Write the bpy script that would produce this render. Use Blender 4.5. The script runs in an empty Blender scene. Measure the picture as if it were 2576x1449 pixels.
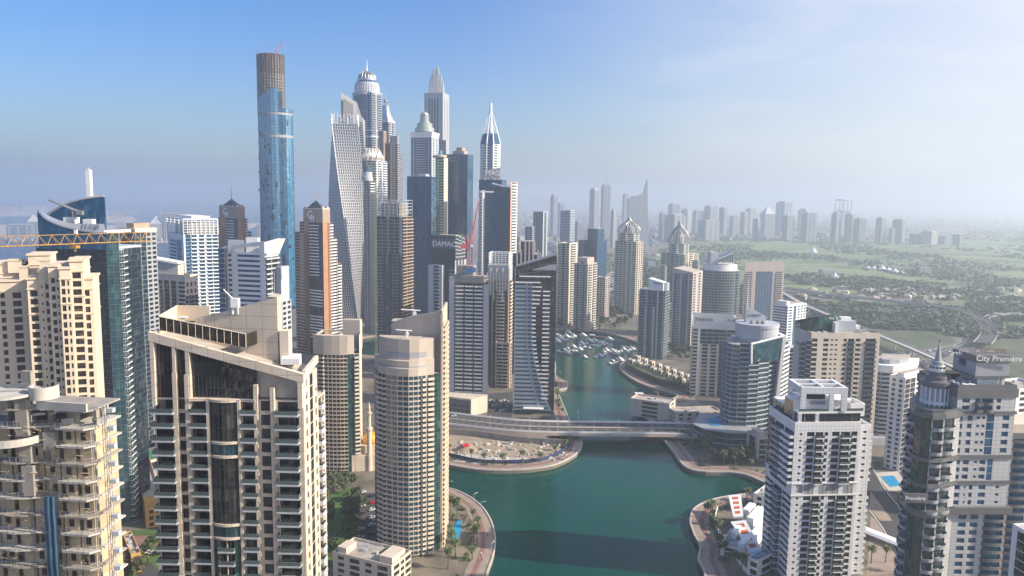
import bpy,math,random
from mathutils import Vector,Matrix
from mathutils.geometry import tessellate_polygon
random.seed(7)
rad=math.radians
sc=bpy.context.scene
COL=sc.collection
# ------------------------------------------------------------------ camera
F,PITCH,ROLL,CH=1900.0,rad(6.72),rad(0.8),185.0 # focal length in units of a 2576 x 1449 frame
_f=Vector((0,math.cos(PITCH),-math.sin(PITCH)))
_r0=Vector((1,0,0));_u0=Vector((0,math.sin(PITCH),math.cos(PITCH)))
_r=math.cos(ROLL)*_r0+math.sin(ROLL)*_u0
_u=math.cos(ROLL)*_u0 - math.sin(ROLL)*_r0
cd=bpy.data.cameras.new('camera');cam=bpy.data.objects.new('camera',cd);COL.objects.link(cam)
cd.sensor_width=36;cd.lens=36*F/2576;cd.clip_start=1;cd.clip_end=90000
cam.matrix_world=Matrix(((_r.x,_u.x,-_f.x,0),(_r.y,_u.y,-_f.y,0),(_r.z,_u.z,-_f.z,CH),(0,0,0,1)))
sc.camera=cam
# ------------------------------------------------------------------ sky, sun, exposure
SUN_AZ,SUN_EL=(1.0,-0.20),rad(30)
w=bpy.data.worlds.new('World');sc.world=w;w.use_nodes=True
nt=w.node_tree;bg=nt.nodes['Background'];bg.inputs['Strength'].default_value=0.115
sky=nt.nodes.new('ShaderNodeTexSky');sky.sky_type='NISHITA';sky.sun_disc=False
sky.sun_elevation=SUN_EL;sky.sun_rotation=math.atan2(SUN_AZ[0],SUN_AZ[1])
sky.altitude=0;sky.air_density=1.0;sky.dust_density=2.5;sky.ozone_density=4.0
# thin cirrus wisps mixed into the sky
tc=nt.nodes.new('ShaderNodeTexCoord');mp=nt.nodes.new('ShaderNodeMapping')
mp.inputs['Scale'].default_value=(2.2,2.2,9.0);mp.inputs['Rotation'].default_value=(rad(8),rad(-24),0)
nz=nt.nodes.new('ShaderNodeTexNoise');nz.inputs['Scale'].default_value=2.2;nz.inputs['Detail'].default_value=9;nz.inputs['Distortion'].default_value=0.6
cr=nt.nodes.new('ShaderNodeValToRGB');cr.color_ramp.elements[0].position=0.46;cr.color_ramp.elements[1].position=0.95
cr.color_ramp.elements[1].color=(0.38,0.38,0.38,1)
mx=nt.nodes.new('ShaderNodeMix');mx.data_type='RGBA'
nt.links.new(tc.outputs['Generated'],mp.inputs['Vector']);nt.links.new(mp.outputs[0],nz.inputs['Vector'])
nt.links.new(nz.outputs['Fac'],cr.inputs['Fac']);
sx=nt.nodes.new('ShaderNodeSeparateXYZ');nt.links.new(tc.outputs['Generated'],sx.inputs[0]) # the cirrus bank lies to the right
mr=nt.nodes.new('ShaderNodeMapRange');mr.inputs[1].default_value=0.0;mr.inputs[2].default_value=0.32;nt.links.new(sx.outputs[0],mr.inputs[0])
mu=nt.nodes.new('ShaderNodeMath');mu.operation='MULTIPLY';nt.links.new(cr.outputs['Color'],mu.inputs[0]);nt.links.new(mr.outputs[0],mu.inputs[1])
vl=nt.nodes.new('ShaderNodeMapRange');vl.interpolation_type='SMOOTHSTEP';nt.links.new(sx.outputs[0],vl.inputs[0]) # high thin veil thickening to the right
for i_,v_ in ((1,-0.15),(2,0.75),(3,0.0),(4,0.78)):vl.inputs[i_].default_value=v_
ad=nt.nodes.new('ShaderNodeMath');ad.operation='ADD';ad.use_clamp=True;nt.links.new(mu.outputs[0],ad.inputs[0]);nt.links.new(vl.outputs[0],ad.inputs[1]);nt.links.new(ad.outputs[0],mx.inputs[0])
hs=nt.nodes.new('ShaderNodeHueSaturation');hs.inputs['Saturation'].default_value=1.34;hs.inputs['Hue'].default_value=0.512
nt.links.new(sky.outputs[0],hs.inputs['Color']);nt.links.new(hs.outputs[0],mx.inputs[6]);mx.inputs[7].default_value=(4.4,4.5,4.6,1)
nt.links.new(mx.outputs[2],bg.inputs['Color'])
sl=bpy.data.lights.new('sun','SUN');sl.energy=4.8;sl.angle=rad(0.5);sl.color=(1.0,0.87,0.70)
so=bpy.data.objects.new('sun',sl);COL.objects.link(so)
_az=Vector((SUN_AZ[0],SUN_AZ[1],0)).normalized()*math.cos(SUN_EL)
so.rotation_euler=Vector((_az.x,_az.y,math.sin(SUN_EL))).to_track_quat('Z','Y').to_euler()
vs=sc.view_settings;vs.view_transform='Standard';vs.look='None';vs.exposure=0.86;vs.gamma=1
cy=sc.cycles
cy.use_denoising=True;cy.max_bounces=6;cy.diffuse_bounces=3;cy.glossy_bounces=3;cy.transmission_bounces=2
cy.volume_bounces=3;cy.transparent_max_bounces=4;cy.caustics_reflective=False;cy.caustics_refractive=False
cy.sample_clamp_indirect=6
# ------------------------------------------------------------------ pixel rays -> places in the world (2576 x 1449 frame)
def ray(u,v):
 return _r*((u - 1288)/F)+_u*(-(v - 724.5)/F)+_f
def P(u,v,Y):
 d=ray(u,v);t=Y/d.y
 return Vector((d.x*t,Y,CH+d.z*t))
def XY(u,v,Y):p=P(u,v,Y);return (p.x,p.y)
def Zt(u,v,Y):return P(u,v,Y).z
def G(u,v,z=3.0):
 d=ray(u,v);t=(z - CH)/d.z
 return Vector((d.x*t,d.y*t,z))
def g2(u,v,z=3.0):p=G(u,v,z);return (p.x,p.y)
def proj(p):
 q=Vector(p) - Vector((0,0,CH));k=q.dot(_f)
 if k <= 0:return None
 return 1288+F*q.dot(_r)/k,724.5 - F*q.dot(_u)/k,k
def fpq(uL,uC,uR,v,Y,th,lL=None,lR=None):
 """footprint [near corner, right, far, left] of a rectangular block seen between columns uL..uR with its near corner at uC"""
 C=Vector(XY(uC,v,Y));th=rad(th)
 er=Vector((math.cos(th),math.sin(th)));el=Vector((-math.sin(th),math.cos(th)))
 def hit(u,e):
  d=ray(u,v);d2=Vector((d.x,d.y));den=e.x*d2.y - e.y*d2.x
  return -(C.x*d2.y - C.y*d2.x)/den
 if lR is None:lR=hit(uR,er)
 if lR <= 0 or lR > 90:print('FPQ',uL,uC,uR,th,lR);lR=22
 if lL is None:lL=hit(uL,el)
 R=C+er*lR;L=C+el*lL
 return [tuple(C),tuple(R),tuple(R+el*lL),tuple(L)]
 # ------------------------------------------------------------------ materials
MATS={}
def mat(name,col,rough=0.7,metal=0.0,var=0.12,scale=0.15,bump=0.0,streak=False,ior=1.45,spec=None,panel=None):
 if name in MATS:return MATS[name]
 m=bpy.data.materials.new(name);m.use_nodes=True;n=m.node_tree;b=n.nodes['Principled BSDF']
 b.inputs['Roughness'].default_value=rough;b.inputs['Metallic'].default_value=metal;b.inputs['IOR'].default_value=ior
 if spec is not None:b.inputs['Specular IOR Level'].default_value=spec
 geo=n.nodes.new('ShaderNodeNewGeometry')
 no=n.nodes.new('ShaderNodeTexNoise');no.inputs['Scale'].default_value=scale;no.inputs['Detail'].default_value=5
 if streak:
  mpn=n.nodes.new('ShaderNodeMapping');mpn.inputs['Scale'].default_value=(1,1,0.12)
  n.links.new(geo.outputs['Position'],mpn.inputs['Vector']);n.links.new(mpn.outputs[0],no.inputs['Vector'])
 else:n.links.new(geo.outputs['Position'],no.inputs['Vector'])
 r=n.nodes.new('ShaderNodeValToRGB');r.color_ramp.elements[0].position=0.3;r.color_ramp.elements[1].position=0.7
 r.color_ramp.elements[0].color=tuple(c*(1 - var) for c in col)+(1,)
 r.color_ramp.elements[1].color=tuple(min(1,c*(1+var)) for c in col)+(1,)
 n.links.new(no.outputs['Fac'],r.inputs['Fac']);out=r.outputs['Color']
 if panel: # thin joints between cladding panels, in world space
  sp=n.nodes.new('ShaderNodeSeparateXYZ');n.links.new(geo.outputs['Position'],sp.inputs[0])
  add=n.nodes.new('ShaderNodeMath');add.operation='ADD';n.links.new(sp.outputs[0],add.inputs[0]);n.links.new(sp.outputs[1],add.inputs[1])
  res=None
  for src,size in ((add.outputs[0],panel[0]),(sp.outputs[2],panel[1])):
   dv=n.nodes.new('ShaderNodeMath');dv.operation='DIVIDE';n.links.new(src,dv.inputs[0]);dv.inputs[1].default_value=size
   fr=n.nodes.new('ShaderNodeMath');fr.operation='FRACT';n.links.new(dv.outputs[0],fr.inputs[0])
   lt=n.nodes.new('ShaderNodeMath');lt.operation='LESS_THAN';n.links.new(fr.outputs[0],lt.inputs[0]);lt.inputs[1].default_value=panel[2] if len(panel) > 2 else 0.13/size
   if res is None:res=lt.outputs[0]
   else:
    mxx=n.nodes.new('ShaderNodeMath');mxx.operation='MINIMUM' if len(panel) > 2 else 'MAXIMUM';n.links.new(res,mxx.inputs[0]);n.links.new(lt.outputs[0],mxx.inputs[1]);res=mxx.outputs[0]
  mi=n.nodes.new('ShaderNodeMix');mi.data_type='RGBA';n.links.new(res,mi.inputs[0]);n.links.new(out,mi.inputs[6])
  mi.inputs[7].default_value=(0.03,0.04,0.05,1) if len(panel) > 2 else tuple(c*0.55 for c in col)+(1,);out=mi.outputs[2]
 n.links.new(out,b.inputs['Base Color'])
 if bump:
  n2=n.nodes.new('ShaderNodeTexNoise');n2.inputs['Scale'].default_value=scale*6;n2.inputs['Detail'].default_value=4
  n.links.new(geo.outputs['Position'],n2.inputs['Vector'])
  bu=n.nodes.new('ShaderNodeBump');bu.inputs['Strength'].default_value=bump;bu.inputs['Distance'].default_value=0.5
  n.links.new(n2.outputs['Fac'],bu.inputs['Height']);n.links.new(bu.outputs[0],b.inputs['Normal'])
 MATS[name]=m;return m
def glass(name,dark,light,rough=0.07,ior=1.55,cell=(1.6,3.3),lit=0.25,wob=0.012):
 """facade glass: every pane has its own tint (blinds, curtains, rooms behind) and a slightly uneven surface"""
 if name in MATS:return MATS[name]
 m=bpy.data.materials.new(name);m.use_nodes=True;n=m.node_tree;b=n.nodes['Principled BSDF']
 b.inputs['IOR'].default_value=ior;b.inputs['Roughness'].default_value=rough
 geo=n.nodes.new('ShaderNodeNewGeometry')
 dv=n.nodes.new('ShaderNodeVectorMath');dv.operation='DIVIDE';dv.inputs[1].default_value=(cell[0],cell[0],cell[1])
 fl=n.nodes.new('ShaderNodeVectorMath');fl.operation='FLOOR'
 wn=n.nodes.new('ShaderNodeTexWhiteNoise');wn.noise_dimensions='3D'
 n.links.new(geo.outputs['Position'],dv.inputs[0]);n.links.new(dv.outputs[0],fl.inputs[0]);n.links.new(fl.outputs[0],wn.inputs['Vector'])
 r=n.nodes.new('ShaderNodeValToRGB');e=r.color_ramp.elements
 e[0].position=0.0;e[0].color=tuple(dark)+(1,);e[1].position=1.0;e[1].color=tuple(light)+(1,)
 k=r.color_ramp.elements.new(1 - lit);k.color=tuple(0.75*a+0.25*c for a,c in zip(dark,light))+(1,)
 n.links.new(wn.outputs['Value'],r.inputs['Fac']);n.links.new(r.outputs['Color'],b.inputs['Base Color'])
 nz=n.nodes.new('ShaderNodeTexNoise');nz.inputs['Scale'].default_value=0.35;nz.inputs['Detail'].default_value=2
 n.links.new(geo.outputs['Position'],nz.inputs['Vector'])
 bu=n.nodes.new('ShaderNodeBump');bu.inputs['Strength'].default_value=0.5;bu.inputs['Distance'].default_value=wob*5
 n.links.new(nz.outputs['Fac'],bu.inputs['Height']);n.links.new(bu.outputs[0],b.inputs['Normal'])
 MATS[name]=m;return m
M_cream=mat('cream render',(0.66,0.55,0.42),0.8,streak=True,var=0.07)
M_creampanel=mat('cream stone panels',(0.60,0.515,0.42),0.6,var=0.1,streak=True,panel=(4.0,3.4))
M_beige=mat('beige concrete',(0.50,0.43,0.36),0.8,streak=True,var=0.1)
M_sandpale=mat('pale sand render',(0.60,0.52,0.43),0.8,streak=True,var=0.08)
M_white=mat('white paint',(0.78,0.78,0.77),0.6,var=0.05,streak=True)
M_whitetile=mat('white tile',(0.76,0.77,0.79),0.35,var=0.04,panel=(2.0,1.75))
M_greytile=mat('pale grey stone',(0.50,0.50,0.50),0.5,var=0.06,panel=(2.2,1.65))
M_darkband=mat('slate grey cladding',(0.13,0.13,0.135),0.5,var=0.1)
M_grey=mat('mid grey cladding',(0.32,0.33,0.35),0.5,var=0.07,streak=True)
M_lgrey=mat('light grey cladding',(0.44,0.46,0.50),0.45,var=0.06,streak=True)
M_concrete=mat('raw concrete',(0.30,0.275,0.245),0.9,var=0.2,scale=0.3,streak=True)
M_concrete2=mat('fresh concrete',(0.46,0.44,0.40),0.9,var=0.15,scale=0.3)
M_block=mat('plastered blockwork',(0.46,0.36,0.24),0.9,var=0.22,scale=0.4)
M_brown=mat('brown granite',(0.11,0.07,0.048),0.35,var=0.15)
M_terra=mat('terracotta cladding',(0.42,0.22,0.12),0.6,var=0.1)
M_taupe=mat('taupe render',(0.37,0.27,0.20),0.8,var=0.08,streak=True)
M_pink=mat('pinkish stone',(0.42,0.36,0.33),0.8,var=0.06,streak=True)
M_black=mat('black cladding',(0.018,0.018,0.02),0.25,var=0.1,ior=1.7)
M_metal=mat('silver metal',(0.55,0.57,0.60),0.35,0.6,var=0.05)
M_steel=mat('galvanised steel',(0.30,0.31,0.32),0.5,0.5,var=0.1)
M_roof=mat('roof screed',(0.40,0.36,0.32),0.9,var=0.2,scale=0.2)
M_roofgrey=mat('grey roof',(0.30,0.30,0.30),0.9,var=0.2,scale=0.2)
M_yellowst=mat('yellow crane steel',(0.36,0.20,0.05),0.5,var=0.15,scale=0.6)
M_redst=mat('red crane steel',(0.65,0.10,0.09),0.5,var=0.1)
M_ochre=mat('ochre render',(0.52,0.30,0.09),0.8,var=0.08)
M_mullion=mat('dark frame',(0.05,0.055,0.06),0.4,var=0.05)
M_rail=mat('glass balustrade',(0.09,0.12,0.125),0.08,var=0.1,ior=1.5)
M_plant=mat('machine grey',(0.42,0.43,0.44),0.6,var=0.1)
M_sign=mat('sign white',(0.85,0.85,0.85),0.4,var=0.02)
M_pool=mat('pool water',(0.02,0.30,0.55),0.05,var=0.1,ior=1.33)
M_teal=mat('green netting',(0.10,0.22,0.26),0.9,var=0.2)
M_bluenet=mat('blue netting',(0.04,0.09,0.14),0.9,var=0.2)
G_dark=glass('dark window glass',(0.008,0.011,0.016),(0.13,0.125,0.115),lit=0.16)
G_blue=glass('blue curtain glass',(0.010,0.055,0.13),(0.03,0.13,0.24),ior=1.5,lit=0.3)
G_teal=glass('teal curtain glass',(0.010,0.045,0.065),(0.05,0.13,0.15),ior=1.65,lit=0.3)
G_green=glass('green curtain glass',(0.005,0.03,0.028),(0.03,0.12,0.10),ior=1.65,lit=0.3)
G_navy=glass('navy curtain glass',(0.006,0.016,0.028),(0.05,0.08,0.09),ior=1.6,lit=0.3)
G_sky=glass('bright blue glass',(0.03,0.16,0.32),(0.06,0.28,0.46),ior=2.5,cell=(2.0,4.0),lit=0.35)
G_brown=glass('bronze window glass',(0.015,0.012,0.010),(0.10,0.085,0.07),lit=0.12)
# ------------------------------------------------------------------ mesh building
class MB:
 def __init__(s):s.v=[];s.f=[];s.m=[]
 def q(s,*pts,m=0):
  i=len(s.v);s.v.extend(tuple(p) for p in pts);s.f.append(tuple(range(i,i+len(pts))));s.m.append(m)
 def box(s,c,sx,sy,sz,ang=0.0,m=0):
  """c = centre of the bottom face"""
  ca,sa=math.cos(ang),math.sin(ang);i=len(s.v)
  for z in (0,sz):
   for x,y in ((-sx/2,-sy/2),(sx/2,-sy/2),(sx/2,sy/2),(-sx/2,sy/2)):
    s.v.append((c[0]+x*ca - y*sa,c[1]+x*sa+y*ca,c[2]+z))
  for f in ((3,2,1,0),(4,5,6,7),(0,1,5,4),(1,2,6,5),(2,3,7,6),(3,0,4,7)):s.f.append(tuple(i+k for k in f));s.m.append(m)
 def prism(s,poly,z0,z1,m=0,top=True,bottom=False,mt=None,ztop=None):
  n=len(poly);i=len(s.v)
  for x,y in poly:s.v.append((x,y,z0))
  for k,(x,y) in enumerate(poly):s.v.append((x,y,ztop[k] if ztop else z1))
  for k in range(n):s.f.append((i+k,i+(k+1) % n,i+n+(k+1) % n,i+n+k));s.m.append(m)
  if top:s.f.append(tuple(i+n+k for k in range(n)));s.m.append(m if mt is None else mt)
  if bottom:s.f.append(tuple(i+n - 1 - k for k in range(n)));s.m.append(m)
 def bar(s,a,b,r,n=4,r2=None,m=0):
  a=Vector(a);b=Vector(b);d=(b - a)
  if d.length < 1e-6:return
  d.normalize();x=d.orthogonal().normalized();y=d.cross(x);i=len(s.v);r2=r if r2 is None else r2
  for p,rr in ((a,r),(b,r2)):
   for k in range(n):
    t=2*math.pi*(k+0.5)/n;s.v.append(tuple(p+(x*math.cos(t)+y*math.sin(t))*rr))
  for k in range(n):s.f.append((i+k,i+(k+1) % n,i+n+(k+1) % n,i+n+k));s.m.append(m)
  s.f.append(tuple(i+n - 1 - k for k in range(n)));s.m.append(m);s.f.append(tuple(i+n+k for k in range(n)));s.m.append(m)
 def lathe(s,c,prof,n=24,m=0,a0=0.0):
  i=len(s.v)
  for r,z in prof:
   for k in range(n):
    t=a0+2*math.pi*k/n;s.v.append((c[0]+r*math.cos(t),c[1]+r*math.sin(t),z))
  for j in range(len(prof) - 1):
   for k in range(n):
    s.f.append((i+j*n+k,i+j*n+(k+1) % n,i+(j+1)*n+(k+1) % n,i+(j+1)*n+k));s.m.append(m)
  s.f.append(tuple(i+(len(prof)-1)*n+k for k in range(n)));s.m.append(m)
 def mesh(s,name,mats,off=(0,0,0)):
  me=bpy.data.meshes.new(name)
  ox,oy,oz=off
  me.from_pydata([(x - ox,y - oy,z - oz) for x,y,z in s.v],[],s.f)
  for mm in (mats if isinstance(mats,(list,tuple)) else [mats]):me.materials.append(mm)
  if any(s.m):me.polygons.foreach_set('material_index',s.m)
  return me
 def build(s,name,mats,parent=None,smooth=False):
  off=parent_loc(parent) if parent else (0,0,0)
  me=s.mesh(name,mats,off)
  if smooth:me.polygons.foreach_set('use_smooth',[True]*len(me.polygons))
  o=bpy.data.objects.new(name,me);COL.objects.link(o)
  if parent:o.parent=parent
  return o
def parent_loc(p):
 v=Vector(p.location);q=p.parent
 while q:v=v+q.location;q=q.parent
 return tuple(v)
def tag(o,label,cat,group=None,kind=None):
 if label:o['label']=label
 if cat:o['category']=cat
 if group:o['group']=group
 if kind:o['kind']=kind
 return o
def thing(name,label,cat,loc,group=None):
 o=bpy.data.objects.new(name,None);COL.objects.link(o);o.location=loc;o.empty_display_size=1
 return tag(o,label,cat,group)
def copy_tree(o,loc=None,rz=None,scale=None):
 c=o.copy();COL.objects.link(c)
 for ch in o.children:
  d=ch.copy();COL.objects.link(d);d.parent=c
  for g in ch.children:
   e=g.copy();COL.objects.link(e);e.parent=d
 if loc is not None:c.location=loc
 if rz is not None:c.rotation_euler=(0,0,rz)
 if scale is not None:c.scale=(scale,)*3
 return c
def struct(o):o['kind']='structure';return o
_words='first second third fourth fifth sixth seventh eighth ninth tenth eleventh twelfth thirteenth fourteenth fifteenth sixteenth seventeenth eighteenth nineteenth twentieth'.split()
def nth(i):
 if i < 20:return _words[i]
 t={2:'twenty',3:'thirty',4:'forty',5:'fifty',6:'sixty'}[(i+1) // 10];k=(i+1) % 10
 return {'twenty':'twentieth','thirty':'thirtieth','forty':'fortieth','fifty':'fiftieth','sixty':'sixtieth'}[t] if k == 0 else t+'-'+_words[k - 1]
 # ------------------------------------------------------------------ towers
PANES={}
WT={'#':1.0,'w':3.0,'W':3.6,'f':3.6,'g':3.0,'b':4.2,'B':4.2,'r':4.2,'c':4.6,'s':1.0,'n':1.6}
class Tower:
 def __init__(s,name,label,cat,fp,z0=3.0,group=None,zvis=0.0,wallm=None,glassm=None,balm=None,fh=3.4):
  cx=sum(p[0] for p in fp)/len(fp);cyy=sum(p[1] for p in fp)/len(fp)
  s.root=thing(name,label,cat,(cx,cyy,z0),group);s.fp=fp;s.z0=z0;s.mbs={};s.win=[];s.bal=[]
  s.zvis=zvis;s.wm=wallm or M_cream;s.gm=glassm or G_dark;s.bm=balm or M_white;s.fh=fh
 def mb(s,part,m):return s.mbs.setdefault((part,m.name),(MB(),m))[0]
 def core(s,poly,z0,z1,m=None,part='wall',roof=None,top=True):
  b=s.mb(part,m or s.wm);b.prism(poly,z0,z1,top=False)
  if top:
   r=s.mb('roof',roof or M_roof);r.q(*[(x,y,z1) for x,y in poly])
 def parapet(s,poly,z,h=1.2,t=0.4,m=None,part='parapet'):
  b=s.mb(part,m or s.wm);n=len(poly)
  for k in range(n):
   a=Vector(poly[k]);c=Vector(poly[(k+1) % n]);d=(c - a);L=d.length
   if L < 0.01:continue
   d.normalize();nrm=Vector((d.y,-d.x));mid=(a+c)/2 - nrm*(t/2)
   b.box((mid.x,mid.y,z),L - (t if k % 2 else -0.004),t,h - (0.003 if k % 2 else 0),math.atan2(d.y,d.x))
 def facade(s,a,b,z0,z1,pat,fh=None,wm=None,gm=None,bm=None,wt=None,nf=None,bd=1.4,hw=None,sill=None,rec=0.35,bh=1.05,skip=None):
  """wall a->b (outward = right-hand side) from z0 to z1 in storeys; pat gives the bay types"""
  wm=wm or s.wm;gm=gm or s.gm;bm=bm or s.bm;W=dict(WT)
  if wt:W.update(wt)
  a=Vector(a);b=Vector(b);d=b - a;L=d.length;d.normalize();n=Vector((d.y,-d.x));ang=math.atan2(d.y,d.x)
  nf=nf or max(1,round((z1 - z0)/(fh or s.fh)));fh=(z1 - z0)/nf
  k=L/sum(W[c] for c in pat);wb=s.mb('wall',wm)
  def pt(x,z,dep=0.0):p=a+d*x - n*dep;return (p.x,p.y,z)
  x=0.0
  for ci,c in enumerate(pat):
   bw=W[c]*k;x1=x+bw
   if c == '#':wb.q(pt(x,z0),pt(x1,z0),pt(x1,z1),pt(x,z1))
   elif c == 's':
    wb.q(pt(x,z0,1),pt(x1,z0,1),pt(x1,z1,1),pt(x,z1,1));wb.q(pt(x,z0),pt(x,z0,1),pt(x,z1,1),pt(x,z1));wb.q(pt(x1,z0,1),pt(x1,z0),pt(x1,z1),pt(x1,z1,1))
   else:
    ww,s0,hh,r={'w':(0.68,0.22,0.60,rec),'W':(0.88,0.16,0.70,rec),'f':(1.0,0.30,0.56,rec),'g':(0.94,0.03,0.94,0.12),'n':(0.6,0.36,0.34,rec),
    'b':(0.9,0.02,0.82,rec),'B':(0.9,0.02,0.82,rec),'c':(0.9,0.02,0.82,rec),'r':(0.92,0.02,0.84,1.3)}[c]
    if hw and c in 'wWfn':hh=hw
    if sill is not None and c in 'wWfn':s0=sill
    xa=x+bw*(1 - ww)/2;xb=x1 - bw*(1 - ww)/2
    if ww < 1:
     wb.q(pt(x,z0),pt(xa,z0),pt(xa,z1),pt(x,z1));wb.q(pt(xb,z0),pt(x1,z0),pt(x1,z1),pt(xb,z1))
    for fl in range(nf):
     zf=z0+fl*fh;zb=zf+s0*fh;zt=zb+hh*fh;zn=zf+fh
     if skip and skip(ci,fl,nf):wb.q(pt(xa,zf),pt(xb,zf),pt(xb,zn),pt(xa,zn));continue
     wb.q(pt(xa,zf),pt(xb,zf),pt(xb,zb),pt(xa,zb));wb.q(pt(xa,zt),pt(xb,zt),pt(xb,zn),pt(xa,zn))
     wb.q(pt(xa,zb),pt(xb,zb),pt(xb,zb,r),pt(xa,zb,r));wb.q(pt(xb,zt),pt(xa,zt),pt(xa,zt,r),pt(xb,zt,r))
     wb.q(pt(xa,zb),pt(xa,zb,r),pt(xa,zt,r),pt(xa,zt));wb.q(pt(xb,zb,r),pt(xb,zb),pt(xb,zt),pt(xb,zt,r))
     p=pt((xa+xb)/2,(zb+zt)/2,r - 0.01)
     s.win.append((p,ang,xb - xa,zt - zb,gm,(n.x,n.y)))
     if c in 'bBcr':
      p2=pt((x+x1)/2,zf);s.bal.append((p2,ang,bw*0.98,0.06 if c == 'r' else bd,bm,c,(n.x,n.y),bh))
   x=x1
 def curtain(s,a,b,z0,z1,nb,fh=None,gm=None,line=0.35,fm=None,vm=1,tilt=0.006,part='window_band',vw=0.18,ring=False):
  """curtain wall: every storey is a band of slightly misaligned panels, with floor lines and mullions proud of it"""
  gm=gm or s.gm;fm=fm or M_mullion
  a=Vector(a);b=Vector(b);d=b - a;L=d.length;d.normalize();n=Vector((d.y,-d.x));ang=math.atan2(d.y,d.x)
  nf=max(1,round((z1 - z0)/(fh or s.fh)));fh=(z1 - z0)/nf;fb=s.mb('frame',fm)
  for fl in range(nf):
   gb=s.mbs.setdefault((part,fl,round(z0) if ring else (round(z0),len(s.mbs) if not fl else cid),gm.name),(MB(),gm))[0]
   if not fl:cid=len(s.mbs) - 1
   zf=z0+fl*fh;zn=zf+fh
   for k in range(nb):
    x0=L*k/nb;x1=L*(k+1)/nb;t1=random.uniform(-1,1)*tilt*(x1 - x0);t2=random.uniform(-1,1)*tilt*fh
    def pt(x,z,o):p=a+d*x+n*(o - 0.05);return (p.x,p.y,z)
    gb.q(pt(x0,zf,t1),pt(x1,zf,-t1+t2),pt(x1,zn,-t1 - t2),pt(x0,zn,t1 - t2*0.5))
   if line:
    m_=a+d*(L/2);fb.box((m_.x,m_.y,zn - line),L,0.3,line,ang)
  if vm:
   for k in range(0,nb+1,vm):
    m_=a+d*(L*k/nb);fb.box((m_.x,m_.y,z0),vw,0.36,z1 - z0,ang)
 def ring(s,poly,z0,z1,out,m,part='floor_band',idx=None):
  """a closed band standing proud of the footprint"""
  b=s.part(part,m)
  o=offset(poly,out);n=len(o)
  b.prism(o,z0,z1,bottom=True)
 def part(s,name,m,smooth=False):
  """an accumulator that becomes a separate part of its own"""
  b=MB();s.mbs[(name,'x%d' % len(s.mbs),m[0].name if isinstance(m,list) else m.name)]=(b,m);return b
 def done(s,nmax=95,rails=False):
  for key,(b,m) in s.mbs.items():
   if b.f:
    o=b.build(key[0],m,s.root)
    if key[0] in ('timber_stack','opening','guard_rail','roof_clutter','open_bay'):o['kind']='stuff'
  rl=s.root.location
  def score(p,n,ar):
   q=proj(p)
   if not q or not (-20 < q[0] < 2600 and -20 < q[1] < 1470) or p[2] < s.zvis:return 0
   v=Vector((-p[0],-p[1])).normalized();f=v.x*n[0]+v.y*n[1]
   return max(0,f)*ar/(q[2] ** 2)
  ws=sorted(s.win,key=lambda e:-score(e[0],e[5],e[2]*e[3]))
  rest={}
  for i,(p,ang,w_,h_,m,n) in enumerate(ws):
   if i < nmax:
    k=(round(w_,2),round(h_,2),m.name)
    if k not in PANES:
     b=MB();b.q((-w_/2,0,-h_/2),(w_/2,0,-h_/2),(w_/2,0,h_/2),(-w_/2,0,h_/2))
     if w_ > 1.2:
      b.box((0,-0.03,-h_/2),0.09,0.06,h_,0,1)
     PANES[k]=b.mesh('window',[m,M_mullion])
    o=bpy.data.objects.new('window',PANES[k]);COL.objects.link(o);o.parent=s.root
    o.location=Vector(p) - rl;o.rotation_euler=(0,0,ang)
   else:
    ca,sa=math.cos(ang),math.sin(ang);b=rest.setdefault(m.name,(MB(),m))[0]
    b.q(*[(p[0]+x*ca,p[1]+x*sa,p[2]+z) for x,z in ((-w_/2,-h_/2),(w_/2,-h_/2),(w_/2,h_/2),(-w_/2,h_/2))])
  for b,m in rest.values():b.build('window',m,s.root)['kind']='stuff'
  bs=sorted(s.bal,key=lambda e:-score(e[0],e[6],e[2]));rest={}
  for i,(p,ang,w_,dp,m,c,n,bh) in enumerate(bs):
   k=(round(w_,2),round(dp,2),m.name,c,bh)
   if k not in PANES:PANES[k]=balcony(w_,dp,m,c,bh)
   if i < nmax:
    o=bpy.data.objects.new('balcony',PANES[k][2] if c in 'Br' else PANES[k][1]);COL.objects.link(o);o.parent=s.root
    o.location=Vector(p) - rl;o.rotation_euler=(0,0,ang)
    if c in 'Br':g=bpy.data.objects.new('balustrade',PANES[k][3]);COL.objects.link(g);g.parent=o
   else:
    ca,sa=math.cos(ang),math.sin(ang);b=rest.setdefault(m.name+c,(MB(),m,c))[0];src=PANES[k][0];i0=len(b.v)
    b.v.extend((p[0]+x*ca - y*sa,p[1]+x*sa+y*ca,p[2]+z) for x,y,z in src.v)
    b.f.extend(tuple(i0+j for j in f) for f in src.f);b.m.extend(src.m)
  for b,m,c in rest.values():b.build('balcony',[m,M_rail],s.root)['kind']='stuff'
  return s.root
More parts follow.
